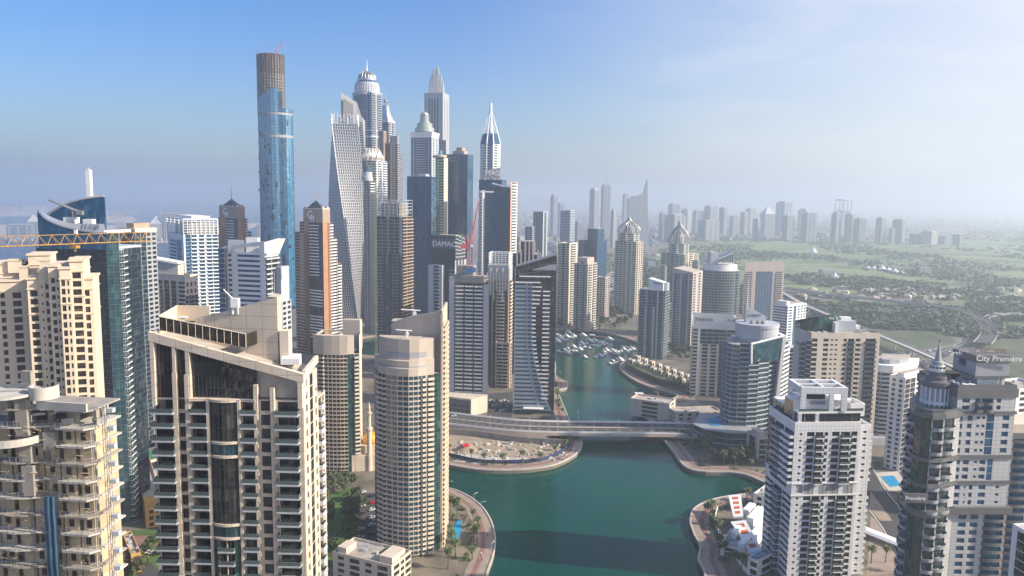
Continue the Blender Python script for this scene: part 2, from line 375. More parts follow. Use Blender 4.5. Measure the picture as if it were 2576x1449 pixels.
def balcony(w_,d,m,c,bh):
 b=MB();rm=1 if c in 'Br' else 0
 if c == 'c':
  pts=[(-w_/2,0)]+[(-w_/2*math.cos(t),-d*math.sin(t)) for t in [math.pi*(k+0.5)/8 for k in range(8)]]+[(w_/2,0)]
  b.prism(pts,-0.25,0.0,bottom=True)
  for k in range(len(pts) - 1):
   (x0,y0),(x1,y1)=pts[k],pts[k+1];L=math.hypot(x1 - x0,y1 - y0)
   b.box(((x0+x1)/2,(y0+y1)/2,-0.24),L,0.14,bh+0.24,math.atan2(y1 - y0,x1 - x0))
 else:
  b.box((0,-d/2,-0.3),w_,d+0.3,0.42 if rm else 0.32)
  b.box((0,-d+0.05,0.12 if rm else 0.02),w_ - .01,0.1,bh,0,rm)
  if d > 0.3:
   for sx in (-1,1):b.box((sx*(w_/2 - 0.05),-d/2+0.05,0.12 if rm else 0.02),0.1,d - 0.1,bh - 0.003,0,rm)
 if rm:
  sl,ra=MB(),MB()
  for f,mi in zip(b.f,b.m):(ra if mi else sl).q(*[b.v[i] for i in f])
  return b,None,sl.mesh('balcony',[m]),ra.mesh('balustrade',[M_rail])
 return b,b.mesh('balcony',[m,M_rail])
def offset(poly,out):
 n=len(poly);r=[]
 for k in range(n):
  p=Vector(poly[k]);a=Vector(poly[k-1]);c=Vector(poly[(k+1) % n])
  d1=(p - a).normalized();d2=(c - p).normalized();n1=Vector((d1.y,-d1.x));n2=Vector((d2.y,-d2.x))
  nn=n1+n2
  if nn.length < 1e-4:nn=n1
  nn.normalize();kk=out/max(0.35,nn.dot(n1));q=p+nn*kk;r.append((q.x,q.y))
 return r
def inset_fp(fp,dr0,dr1,dl0,dl1):
 """sub-rectangle of a fpq footprint in metres from its near corner along the right and left faces (negative = from the far end)"""
 C,R,B,L=[Vector(p) for p in fp];lr=(R - C).length;ll=(L - C).length;er=(R - C)/lr;el=(L - C)/ll
 fx=lambda t,l:t if t >= 0 else l+t
 a0,a1,b0,b1=fx(dr0,lr),(lr if dr1 is None else fx(dr1,lr)),fx(dl0,ll),(ll if dl1 is None else fx(dl1,ll))
 return [tuple(C+er*x+el*y) for x,y in ((a0,b0),(a1,b0),(a1,b1),(a0,b1))]
def lerp2(a,b,t):return (a[0]+(b[0]-a[0])*t,a[1]+(b[1]-a[1])*t)
def text(body,size,ext,loc,ang,m,parent,name='lettering',mirror=False,align='LEFT',label=None):
 cu=bpy.data.curves.new(name,'FONT');cu.body=body;cu.size=size;cu.extrude=ext;cu.align_x=align;cu.resolution_u=3
 t=bpy.data.objects.new(name,cu);COL.objects.link(t);bpy.context.view_layer.update()
 me=bpy.data.meshes.new_from_object(t.evaluated_get(bpy.context.evaluated_depsgraph_get()))
 bpy.data.objects.remove(t);bpy.data.curves.remove(cu);me.name=name;me.materials.clear();me.materials.append(m)
 ca,sa=math.cos(ang),math.sin(ang);off=parent_loc(parent) if parent else (0,0,0)
 for v in me.vertices:
  x,y,z=v.co
  if mirror:x=-x
  v.co=(loc[0]+x*ca+z*sa - off[0],loc[1]+x*sa - z*ca - off[1],loc[2]+y - off[2])
 o=bpy.data.objects.new(name,me);COL.objects.link(o)
 if parent:o.parent=parent
 return o
 # ================================================================== SETTING: ground, water, islands, promenades, roads
def smooth(pts,n=4,closed=False):
 out=[];N=len(pts);rng=N if closed else N - 1
 for i in range(rng):
  p0,p1,p2,p3=[Vector(pts[(i+k) % N] if closed else pts[min(max(i+k,0),N - 1)]) for k in (-1,0,1,2)]
  for j in range(n):
   t=j/n
   q=0.5*((2*p1)+(p2 - p0)*t+(2*p0 - 5*p1+4*p2 - p3)*t*t+(3*p1 - p0 - 3*p2+p3)*t*t*t);out.append(tuple(q))
 if not closed:out.append(tuple(pts[-1]))
 return out
SHORE_PX=[(1770,1449),(1755,1420),(1760,1385),(1745,1355),(1735,1320),(1745,1290),(1780,1270),(1830,1258),(1900,1250),(1990,1246),(2005,1236),
(1930,1225),(1880,1205),(1830,1197),(1760,1195),(1720,1180),(1690,1140),(1650,1090),(1630,1062),(1617,1045),(1622,1030),(1655,1018),(1700,1006),(1695,997),
(1650,985),(1600,965),(1565,940),(1559,926),(1575,912),(1600,900),(1615,880),(1600,865),(1560,850),(1510,839),(1450,832),(1400,834),(1300,840),(1100,845),
(900,856),(900,897),(1100,900),(1250,905),(1385,908),(1398,950),(1425,966),(1429,976),(1424,984),(1404,991),(1411,1010),(1430,1058),(1440,1090),(1459,1108),
(1464,1128),(1450,1150),(1405,1175),(1350,1187),(1280,1192),(1200,1190),(1125,1178),(1060,1172),(1005,1182),(1005,1212),(1060,1225),(1125,1237),(1155,1246),
(1190,1265),(1220,1293),(1240,1331),(1247,1375),(1240,1415),(1228,1449),(1195,1560),(1150,1750),(1840,1750),(1790,1560)]
SHORE=smooth([g2(u,v,0.5) for u,v in SHORE_PX],4,True)
def sheet(name,poly,z,m,kind='structure'):
 b=MB();t=tessellate_polygon([[Vector((x,y,0)) for x,y in poly]])
 b.v=[(x,y,z) for x,y in poly]
 for f in t:
  a,c,d=[Vector(poly[i]) for i in f]
  f=tuple(f)
  if (c - a).cross(d - a) < 0:f=f[::-1]
  b.f.append(f);b.m.append(0)
 o=b.build(name,m);o['kind']=kind;return o
def strip(name,pts,wd,z,m,zs=None,kind='structure',off=0.0):
 """a ribbon of width wd along a plan polyline"""
 b=MB();n=len(pts);L=[]
 for i in range(n):
  a=Vector(pts[max(0,i-1)]);c=Vector(pts[min(n-1,i+1)]);d=(c - a).normalized();nn=Vector((-d.y,d.x));p=Vector(pts[i])+nn*off
  L.append((p+nn*wd/2,p - nn*wd/2))
 for i in range(n - 1):
  z0=zs[i] if zs else z;z1=zs[i+1] if zs else z
  b.q((*L[i][1],z0),(*L[i+1][1],z1),(*L[i+1][0],z1),(*L[i][0],z0))
 o=b.build(name,m)
 if kind:o['kind']=kind
 return o
 # ---- ground material: sandy plots, paved areas, planted areas
def ground_mat():
 m=bpy.data.materials.new('city ground');m.use_nodes=True;n=m.node_tree;b=n.nodes['Principled BSDF'];b.inputs['Roughness'].default_value=0.95
 geo=n.nodes.new('ShaderNodeNewGeometry');prev=None
 def noise(s,d=6):
  x=n.nodes.new('ShaderNodeTexNoise');x.inputs['Scale'].default_value=s;x.inputs['Detail'].default_value=d;n.links.new(geo.outputs['Position'],x.inputs['Vector']);return x
 def ramp(src,els):
  r=n.nodes.new('ShaderNodeValToRGB');r.color_ramp.elements[0].position=els[0][0];r.color_ramp.elements[0].color=els[0][1]+(1,)
  r.color_ramp.elements[1].position=els[-1][0];r.color_ramp.elements[1].color=els[-1][1]+(1,)
  for p,c in els[1:-1]:e=r.color_ramp.elements.new(p);e.color=c+(1,)
  n.links.new(src,r.inputs['Fac']);return r
 a=ramp(noise(0.0035,8).outputs['Fac'],[(0.30,(0.10,0.10,0.095)),(0.44,(0.15,0.135,0.11)),(0.55,(0.21,0.175,0.13)),(0.62,(0.07,0.085,0.04)),(0.75,(0.05,0.065,0.03))])
 f=ramp(noise(0.05,6).outputs['Fac'],[(0.35,(0.6,0.6,0.6)),(0.65,(1.25,1.22,1.15))])
 mi=n.nodes.new('ShaderNodeMix');mi.data_type='RGBA';mi.blend_type='MULTIPLY';mi.inputs[0].default_value=1
 n.links.new(a.outputs[0],mi.inputs[6]);n.links.new(f.outputs[0],mi.inputs[7]);n.links.new(mi.outputs[2],b.inputs['Base Color']);return m
def golf_mat():
 m=bpy.data.materials.new('golf grass');m.use_nodes=True;n=m.node_tree;b=n.nodes['Principled BSDF'];b.inputs['Roughness'].default_value=0.95
 geo=n.nodes.new('ShaderNodeNewGeometry');mp_=n.nodes.new('ShaderNodeMapping');mp_.inputs['Scale'].default_value=(0.55,1,1);mp_.inputs['Rotation'].default_value=(0,0,0.3)
 n.links.new(geo.outputs['Position'],mp_.inputs['Vector'])
 x=n.nodes.new('ShaderNodeTexNoise');x.inputs['Scale'].default_value=0.0065;x.inputs['Detail'].default_value=5;x.inputs['Distortion'].default_value=1.2;n.links.new(mp_.outputs[0],x.inputs['Vector'])
 r=n.nodes.new('ShaderNodeValToRGB');e=r.color_ramp.elements
 e[0].position=0.36;e[0].color=(0.045,0.06,0.028,1);e[1].position=0.72;e[1].color=(0.055,0.075,0.035,1)
 for p,c in ((0.43,(0.06,0.085,0.035)),(0.47,(0.13,0.19,0.06)),(0.57,(0.15,0.21,0.07)),(0.595,(0.30,0.25,0.17)),(0.62,(0.10,0.11,0.05))):
  k=e.new(p);k.color=c+(1,)
 n.links.new(x.outputs['Fac'],r.inputs['Fac']);n.links.new(r.outputs[0],b.inputs['Base Color']);return m
def water_mat(name,deep,rough,s1,s2,bump,ior=1.33):
 m=bpy.data.materials.new(name);m.use_nodes=True;n=m.node_tree;b=n.nodes['Principled BSDF']
 b.inputs['Base Color'].default_value=deep+(1,);b.inputs['Roughness'].default_value=rough;b.inputs['IOR'].default_value=ior
 geo=n.nodes.new('ShaderNodeNewGeometry')
 a=n.nodes.new('ShaderNodeTexNoise');a.inputs['Scale'].default_value=s1;a.inputs['Detail'].default_value=3
 c=n.nodes.new('ShaderNodeTexNoise');c.inputs['Scale'].default_value=s2;c.inputs['Detail'].default_value=2
 mp_=n.nodes.new('ShaderNodeMapping');mp_.inputs['Scale'].default_value=(0.6,1.0,1);mp_.inputs['Rotation'].default_value=(0,0,0.5)
 n.links.new(geo.outputs['Position'],mp_.inputs['Vector']);n.links.new(mp_.outputs[0],a.inputs['Vector']);n.links.new(geo.outputs['Position'],c.inputs['Vector'])
 # turbidity: broad patches of greener and bluer water
 d=n.nodes.new('ShaderNodeTexNoise');d.inputs['Scale'].default_value=0.012;d.inputs['Detail'].default_value=4;n.links.new(geo.outputs['Position'],d.inputs['Vector'])
 r=n.nodes.new('ShaderNodeValToRGB');r.color_ramp.elements[0].position=0.35;r.color_ramp.elements[1].position=0.65
 r.color_ramp.elements[0].color=tuple(v*0.85 for v in deep)+(1,);r.color_ramp.elements[1].color=(deep[0]*1.3,deep[1]*1.15,deep[2]*1.0,1)
 n.links.new(d.outputs['Fac'],r.inputs['Fac']);n.links.new(r.outputs[0],b.inputs['Base Color'])
 rr=n.nodes.new('ShaderNodeMapRange');rr.inputs[1].default_value=.38;rr.inputs[2].default_value=.66;rr.inputs[3].default_value=rough;rr.inputs[4].default_value=rough+.13;n.links.new(d.outputs['Fac'],rr.inputs[0]);n.links.new(rr.outputs[0],b.inputs['Roughness']) # wind patches
 mm=n.nodes.new('ShaderNodeMath');mm.operation='MULTIPLY_ADD';n.links.new(a.outputs['Fac'],mm.inputs[0]);mm.inputs[1].default_value=0.6;n.links.new(c.outputs['Fac'],mm.inputs[2])
 bu=n.nodes.new('ShaderNodeBump');bu.inputs['Strength'].default_value=bump;bu.inputs['Distance'].default_value=0.35
 n.links.new(mm.outputs[0],bu.inputs['Height']);n.links.new(bu.outputs[0],b.inputs['Normal']);return m
M_ground=ground_mat();M_golf=golf_mat()
M_sea=water_mat('sea water',(0.012,0.045,0.10),0.25,0.02,0.1,0.3)
M_marina=water_mat('marina water',(0.0,0.052,0.042),0.04,0.22,0.7,0.26,ior=1.2)
M_asph=mat('asphalt',(0.055,0.055,0.058),0.9,var=0.2,scale=0.1)
M_paver=mat('pavers',(0.30,0.24,0.20),0.85,var=0.12,scale=0.25)
M_paver_red=mat('red pavers',(0.24,0.13,0.11),0.85,var=0.15,scale=0.3)
M_kerb=mat('kerb stone',(0.50,0.45,0.40),0.8,var=0.1)
M_grass=mat('lawn',(0.06,0.12,0.03),0.95,var=0.25,scale=0.4)
M_sand=mat('bare sand',(0.31,0.25,0.185),0.95,var=0.15,scale=0.1,bump=0.3)
M_line=mat('road paint',(0.70,0.70,0.68),0.7,var=0.1)
# ---- land: one sheet to the horizon, with the marina basin cut out of it; the sea lies beyond the coast
COAST=[g2(u,v,0) for u,v in ((-260,800),(0,770),(180,750),(340,738),(400,712),(440,690),(560,640),(640,600),(690,575),(760,545),(900,526),(1050,514))]
OUT=[(-4000,500)]+COAST+[(-9000,45000),(40000,45000),(40000,-2500),(-4000,-2500)]
lb=MB();allp=[Vector((x,y,0)) for x,y in OUT];hole=[Vector((x,y,0)) for x,y in SHORE]
lb.v=[(p.x,p.y,3.0) for p in allp+hole]
for f in tessellate_polygon([allp,hole]):
 a,c,d=[Vector(lb.v[i]) for i in f]
 lb.f.append(tuple(f) if (c - a).cross(d - a).z > 0 else tuple(f)[::-1]);lb.m.append(0)
struct(lb.build('ground',M_ground))
qb=MB()
for i in range(len(SHORE)):
 a,c=SHORE[i],SHORE[(i+1) % len(SHORE)];qb.q((*a,-2),(*c,-2),(*c,2.998),(*a,2.998))
for i in range(len(OUT)):
 a,c=OUT[i],OUT[(i+1) % len(OUT)];qb.q((*a,-2),(*c,-2),(*c,2.998),(*a,2.998))
struct(qb.build('quay_wall',mat('quay stone',(0.20,0.17,0.14),0.9,var=0.25,scale=0.5)))
xs=[p[0] for p in SHORE];ys=[p[1] for p in SHORE]
sheet('marina_water',[(min(xs) - 20,min(ys) - 20),(max(xs)+20,min(ys) - 20),(max(xs)+20,max(ys)+20),(min(xs) - 20,max(ys)+20)],0.5,M_marina)
sheet('sea',[(-45000,-2600),(40000,-2600),(40000,48000),(-45000,48000)],0.0,M_sea)
# promenade: paved walk with a pale kerb and a darker red band round the whole basin
P_IN=offset(SHORE[::-1],0.0)
area=sum(SHORE[i][0]*SHORE[(i+1) % len(SHORE)][1] - SHORE[(i+1) % len(SHORE)][0]*SHORE[i][1] for i in range(len(SHORE)))
SH=SHORE if area > 0 else SHORE[::-1] # counter-clockwise: outward offset = onto the land
def band(name,o0,o1,z,m,h=0.0):
 b=MB();A=offset(SH,o0) if o0 else SH;B_=offset(SH,o1);n=len(SH)
 for i in range(n):
  j=(i+1) % n
  b.q((*A[i],z+h),(*A[j],z+h),(*B_[j],z+h),(*B_[i],z+h)) if False else b.q((*A[i],z+h),(*B_[i],z+h),(*B_[j],z+h),(*A[j],z+h))
  if h:
   b.q((*A[i],z),(*A[i],z+h),(*A[j],z+h),(*A[j],z));b.q((*B_[i],z+h),(*B_[i],z),(*B_[j],z),(*B_[j],z+h))
 return struct(b.build(name,m))
band('promenade',0.6,11.0,3.06,M_paver)
band('promenade_band',5.4,8.0,3.08,M_paver_red)
band('quay_kerb',-0.15,0.7,2.6,M_kerb,0.9)
# quay railing: posts and a rail along the water
# ---- islands in the sea
M_isl=mat('island sand',(0.42,0.36,0.28),0.95,var=0.2,scale=0.02)
def island(px,z=1.5):
 poly=[g2(u,v,0) for u,v in px]
 if sum(poly[i][0]*poly[i-1][1] - poly[i-1][0]*poly[i][1] for i in range(len(poly))) > 0:poly=poly[::-1]
 b=MB();b.prism(poly,-1,z);struct(b.build('island',M_isl))
island([(-40,545),(60,543),(200,540),(270,541),(275,532),(200,527),(60,528),(-40,528)])
island([(-60,600),(60,598),(110,594),(110,575),(60,566),(-60,566)])
island([(255,560),(330,562),(345,553),(330,545),(260,543)])
island([(230,612),(330,616),(420,610),(480,602),(560,590),(640,572),(660,562),(560,562),(430,570),(300,566),(230,570)])
# ---- roads, seen as ribbons on the ground
def road(px,wd,z=3.1,name='road',m=None,zs=None,n=6,line=True):
 pts=smooth([g2(u,v,z) for u,v in px],n)
 strip(name,pts,wd,z,m or M_asph)
 if line:
  for o in (-wd/2+0.8,wd/2 - 0.8):strip('road_marking',pts,0.5,z+0.02,M_line,off=o)
 return pts
R_STREET=road([(2120,1120),(2150,1165),(2192,1240),(2262,1322),(2320,1420),(2400,1600)],22)
road([(265,1040),(330,1100),(392,1180)],14,line=False)
road([(262,1330),(330,1400),(380,1449),(420,1520)],9,z=3.11,line=False)
R_GARDEN=road([(925,1240),(925,1330),(905,1400),(840,1500)],9,z=3.12,line=False)
R_H3=road([(2037,782),(2160,789),(2262,799),(2367,817),(2415,842),(2433,858),(2401,875),(2315,886),(2230,894)],16)
R_H4=road([(2640,808),(2576,825),(2506,846),(2436,870),(2367,896),(2290,930),(2200,980)],18,z=3.13)
R_H5=road([(1960,640),(2100,655),(2300,668),(2576,676)],8,z=3.3,line=False)
road([(1480,700),(1560,745),(1640,800)],25,z=3.14)
road([(1130,1012),(1200,1020),(1290,1028)],10,z=3.12,line=False)
road([(1560,780),(1640,735),(1820,735),(1960,770),(2040,800)],26,z=3.16)
R_SZR=road([(1655,800),(1650,740),(1635,680),(1610,630),(1575,580),(1530,548)],45,z=3.2)
# ---- golf course and other planted ground
sheet('golf_course',smooth([g2(u,v,3.2) for u,v in ((1640,640),(1760,612),(1950,602),(2200,606),(2400,604),(2700,600),(2760,700),(2700,770),(2480,775),(2300,752),(2100,738),(1985,722),(1880,730),(1760,700),(1660,690))],4,True),3.25,M_golf)
M_verge=mat('verge planting',(0.065,0.085,0.04),0.95,var=0.4,scale=0.02)
sheet('verge',smooth([g2(u,v,3.05) for u,v in ((2000,790),(2200,806),(2340,826),(2400,850),(2380,868),(2250,890),(2150,880),(2050,850))],3,True),3.05,M_verge)
sheet('verge',smooth([g2(u,v,3.05) for u,v in ((2060,755),(2300,768),(2420,790),(2470,815),(2460,850),(2430,835),(2340,800),(2150,778))],3,True),3.05,M_grass)
sheet('verge',smooth([g2(u,v,3.05) for u,v in ((2510,790),(2700,795),(2700,830),(2560,822),(2500,815))],3,True),3.05,M_grass)
sheet('verge',smooth([g2(u,v,3.05) for u,v in ((2450,880),(2600,850),(2750,900),(2700,1000),(2560,960),(2470,920))],3,True),3.05,M_verge)
# ---- plots between the towers
def plot(px,m,z=3.05,name='paved_plot'):
 return sheet(name,[g2(u,v,z) for u,v in px],z,m)
plot([(1050,1050),(1130,1060),(1250,1085),(1440,1102),(1452,1130),(1400,1160),(1300,1173),(1180,1172),(1050,1160)],M_sand,name='building_site')
plot([(1155,1140),(1250,1150),(1330,1152),(1320,1165),(1200,1168),(1140,1160)],mat('blinding concrete',(0.42,0.40,0.38),0.9,var=0.2,scale=0.3),3.12,'concrete_slab')
plot([(820,1240),(900,1225),(905,1300),(895,1400),(800,1440),(800,1300)],M_grass,3.07,'lawn')
plot([(255,1340),(400,1330),(400,1449),(255,1480)],M_grass,3.07,'lawn')
plot([(300,1350),(400,1345),(400,1372),(300,1378)],M_paver_red,3.10)
plot([(330,1140),(388,1125),(388,1250),(320,1275)],mat('light paving',(0.34,0.31,0.29),0.9,var=0.15,scale=0.1),3.06)
plot([(1640,1010),(1745,1000),(1800,1050),(1700,1075),(1650,1060)],M_paver,3.05)
plot([(2190,1300),(2262,1330),(2262,1440),(2180,1449)],M_paver,3.07)
plot([(2190,1236),(2210,1262),(2245,1310),(2215,1310),(2185,1280)],M_sand,3.13,'bare_plot')
plot([(1230,990),(1290,985),(1290,1050),(1225,1045)],M_asph,3.06,'car_park')
# ================================================================== TOWERS, LEFT FOREGROUND
def V2(p):return Vector((p[0],p[1]))
def along(a,b,t0,t1):return lerp2(a,b,t0),lerp2(a,b,t1)
def roofbox(T,fp,z,h,m=None,name='plant_room'):
 b=T.part(name,m or M_plant);b.prism(fp,z - 0.02,z+h)
def ac_units(T,fp,z,n,m=None,s=(2.2,1.6,1.5)):
 C,R,B,L=[V2(p) for p in fp]
 for i in range(n):
  x,y=random.uniform(0.12,0.88),random.uniform(0.12,0.88);p=C+(R - C)*x+(L - C)*y
  b=T.part('roof_unit',m or M_plant);k=random.uniform(0.7,1.4);d=R - C;b.box((p.x,p.y,z - 0.02),s[0]*k,s[1]*k,s[2]*random.uniform(0.7,1.2),math.atan2(d.y,d.x))
def spire(T,x,y,z0,z1,r=0.5,m=None,name='spire'):
 b=T.part(name,m or M_metal);b.bar((x,y,z0),(x,y,z1),r,6,r*0.25)
 # ---- A: concrete tower under construction, nearest on the left
def tower_A():
 Y=150;fp=fpq(-70,232,262,1000,Y,84);z1=Zt(225,985,Y)
 T=Tower('building_under_construction','unfinished concrete tower with open slabs, scaffolding and blue netting at the bottom left corner','building',fp,zvis=60,wallm=M_block)
 C,R,B,L=[V2(p) for p in fp];er=(R - C).normalized();el=(L - C).normalized();LL=(L - C).length
 fh=3.75;n=int((z1 - 3)/fh)
 for k in range(n - 14,n+1):
  zf=z1 - (n - k)*fh
  # every floor is a slab that curves out in the left half and juts out as balconies on the right
  pts=[]
  for t in [i/22 for i in range(23)]:
   x=t*LL;bul=2.6*math.sin(min(1,max(0,(x - 9.5)/(LL - 9.5)))*math.pi) if x > 9.5 else (1.7 if 1.0 < x < 8 else 0.2)
   p=C+el*x+(-er)*bul;pts.append((p.x,p.y))
  q=C+er*9;q2=L+er*9
  poly=[(q.x,q.y),(q2.x,q2.y)]+pts[::-1]
  a2=sum(poly[i-1][0]*poly[i][1] - poly[i][0]*poly[i-1][1] for i in range(len(poly)))
  if a2 < 0:poly=poly[::-1]
  if k < n:
   s=T.part('floor_slab',M_concrete2 if k % 3 else M_concrete);s.prism(poly,zf - 0.34,zf,bottom=True)
   if k < n - 1:
    g=T.mb('guard_rail',M_steel)
    for i in range(0,22):
     a=Vector((*pts[i],zf));c=Vector((*pts[i+1],zf))
     g.bar(a+Vector((0,0,1.1)),c+Vector((0,0,1.1)),0.04,4);g.bar(a+Vector((0,0,.55)),c+Vector((0,0,.55)),0.03,4);g.bar(a,a+Vector((0,0,1.15)),0.045,4)
     # blockwork infill behind, with openings
  if k < n - 2:
   for j in range(7):
    x0=0.8+j*(LL - 1.5)/7;x1=x0+(LL - 1.5)/7*random.choice((0.55,0.7,0.7,0.9));a=C+el*x0+er*.15;c=C+el*x1+er*.15
    w_=T.mb('infill_wall',M_block);w_.box(((a.x+c.x)/2,(a.y+c.y)/2,zf),(c - a).length,0.25,fh - 0.32,math.atan2(el.y,el.x))
    if random.random() < 0.5:
     o=T.mb('opening',M_black);mm=(a+c)/2 - er*0.14;o.box((mm.x,mm.y,zf+0.9),1.1,0.06,1.6,math.atan2(el.y,el.x))
  for j in range(6):
   x0=1.0+j*(LL - 2)/5;a=C+el*x0+er*(0.7 if k < n - 2 else 2.2);zt=zf+fh - 0.3 if k < n - 1 else zf+(3.2 if j == 3 else 0)
   if zt > zf:T.part('column',M_concrete).box((a.x,a.y,zf),1.0 if j not in (1,3) else 2.2,1.0,zt - zf,math.atan2(el.y,el.x))
  inner=C+er*7
  T.mb('core_wall',M_concrete).box((*(inner+el*LL*0.5),zf),LL*0.8,0.4,fh - 0.31,math.atan2(el.y,el.x)) if k < n - 1 else None
 T.core([tuple(C+er*1.8+el*1),tuple(C+er*8.8+el*1),tuple(L+er*8.8),tuple(L+er*1.8)],3,z1 - 2*fh - 0.4,M_block,'core_block',M_concrete2)
 # top deck: parapet beams, round concrete ring, column heads, blue sheet, stacked rebar
 zt=z1 - fh
 for t0,t1,off in ((0.0,0.42,-2.4),):
  a=C+el*LL*t0+er*(-1.8);c=C+el*LL*t1+er*(-1.2)
  b=T.part('parapet_beam',M_concrete2);b.box(((a.x+c.x)/2,(a.y+c.y)/2,zt),(c-a).length,0.5,1.7,math.atan2((a-c).y,(a-c).x))
 def ringpart(cu,cv,r,h,name,a0,a1,zoff=0,th=0.35):
  p=P(cu,cv,Y+1.5);b=T.part(name,M_concrete2);m_=20
  for i in range(m_):
   t0=a0+(a1 - a0)*i/m_;t1=a0+(a1 - a0)*(i+1)/m_
   x0,y0,x1,y1=p.x+r*math.cos(t0),p.y+r*math.sin(t0),p.x+r*math.cos(t1),p.y+r*math.sin(t1)
   b.box(((x0+x1)/2,(y0+y1)/2,p.z+zoff),math.hypot(x1-x0,y1-y0)+0.06,th,h,math.atan2(y1-y0,x1-x0))
  return p
 ringpart(40,1105,6.0,1.5,'curved_upstand',math.pi,2*math.pi+0.2)
 ringpart(112,1000,2.6,2.6,'curved_upstand',math.pi*0.95,math.pi*2.1)
 pd=P(20,985,Y+1.0);b=T.part('roof_slab',M_concrete2);b.lathe((pd.x,pd.y),[(0.1,pd.z - .5),(5.8,pd.z - .5),(5.8,pd.z),(0.1,pd.z)],28)
 for cu,v0,v1 in ((62,990,1095),(70,1105,1160),(78,1170,1245),(130,1085,1130),(10,1000,1040)):
  a=P(cu,v1,Y+0.3);c=P(cu,v0,Y+0.3);b=T.part('column',M_concrete);b.box((a.x,a.y,a.z),2.4,1.6,c.z - a.z)
 b=T.part('rebar_bundle',M_steel)
 for i in range(16):q=P(5+random.random()*12,968+random.random()*8,Y+0.6);b.bar(q,q+Vector((4.6,0.5,0.3)),0.09,4)
 q=P(20,1062,Y+4);b=T.part('blue_tarpaulin',mat('blue tarpaulin',(0.02,0.12,0.45),0.6));b.box(q,3.5,1.6,0.3)
 for cu,cv,sx,sz in ((120,1022,2.6,1.5),(172,1062,2.2,1.6),(60,1020,1.2,1.0),(95,1035,3.0,0.5),(140,1130,2.0,1.0)):
  q=P(cu,cv+8,Y+2.5);b=T.part('material_crate',random.choice((M_concrete2,M_sign,M_block)));b.box(q,sx,1.4,sz,0.4)
 b=T.mb('timber_stack',M_block)
 for i in range(170):
  q=P(random.uniform(0,235),random.uniform(1040,1440),Y+random.uniform(-1.0,0.5));b.bar(q,q+Vector((random.uniform(-1.6,1.6),random.uniform(-.6,.6),random.uniform(-.1,.5))),0.06,4)
  # blue debris netting hung on the facade
 a=P(108,1250,Y - 1.2);c=P(140,1250,Y - 1.2);b=T.part('debris_netting',M_bluenet);bt=Zt(120,1480,Y)
 for i in range(8):
  x0=a.x+(c.x - a.x)*i/8;x1=a.x+(c.x - a.x)*(i+1)/8;y0=a.y+0.15*math.sin(i*1.9);y1=a.y+0.15*math.sin((i+1)*1.9)
  for j in range(6):
   za=bt+(a.z - bt)*j/6;zb_=bt+(a.z - bt)*(j+1)/6;s=0.1*math.sin(j*2.1)
   b.q((x0,y0+s,za),(x1,y1+s,za),(x1,y1 - s,zb_),(x0,y0 - s,zb_))
   # rack-and-pinion hoist mast along the right edge, with landing platforms
 b=T.mb('hoist_mast',M_steel);x=C.x+2.2;y=C.y+0.5;zz=40
 for dx in (-.45,.45):
  for dy in (-.45,.45):b.bar((x+dx,y+dy,zz),(x+dx,y+dy,z1 - fh*0.5),0.09,4)
 k=0
 while zz < z1 - fh:
  s=1 if k % 2 else -1;b.bar((x - .45*s,y - .45,zz),(x+.45*s,y - .45,zz+1.5),0.06,4);b.bar((x+.45,y - .45*s,zz),(x+.45,y+.45*s,zz+1.5),0.06,4);zz+=1.5;k+=1
 for k in range(n - 13,n):
  zf=z1 - (n - k)*fh;p=T.part('landing_platform',M_lgrey);p.box((x+1.3,y - 0.2,zf - 0.6),1.3,1.2,0.9)
 T.done()
tower_A()
# ---- tower crane jib in front of the sail-roofed tower
def crane_jib():
 a=P(-60,623,170);b_=P(378,606,205)
 r=thing('crane_jib','yellow lattice crane jib reaching horizontally across the left edge above the cream tower','crane',tuple(a))
 m=MB();d=b_ - a;n=14;up=Vector((0,0,2.35));side=Vector((-d.y,d.x,0)).normalized()*0.8
 m.bar(a+up,b_+up,0.1,6);m.bar(a+side,b_+side,0.11,4);m.bar(a - side,b_ - side,0.11,4)
 for i in range(n):
  p0=a+d*(i/n);p1=a+d*((i+.5)/n)+up;p2=a+d*((i+1)/n)
  for s in (side,-side):m.bar(p0+s,p1,0.06,4);m.bar(p1,p2+s,0.06,4)
  m.bar(p0+side,p0 - side,0.08,4)
 m.build('lattice',M_yellowst,r)
 t=MB();p=a+d*0.52;t.box((p.x,p.y,p.z - 1.1),1.6,1.8,0.7);t.bar(p+Vector((0,0,-1.1)),p+Vector((0,0,-1.9)),0.25,6);t.build('trolley',M_yellowst,r)
 l=MB();p=a+d*0.53+up;l.box((p.x,p.y,p.z+.1),0.7,0.5,1.0);l.build('floodlight',M_sign,r)
 c=MB();c.bar(a+up*1.1,a+d*0.4+Vector((0,0,-5.5)),0.05,4);c.build('cable',M_steel,r)
crane_jib()
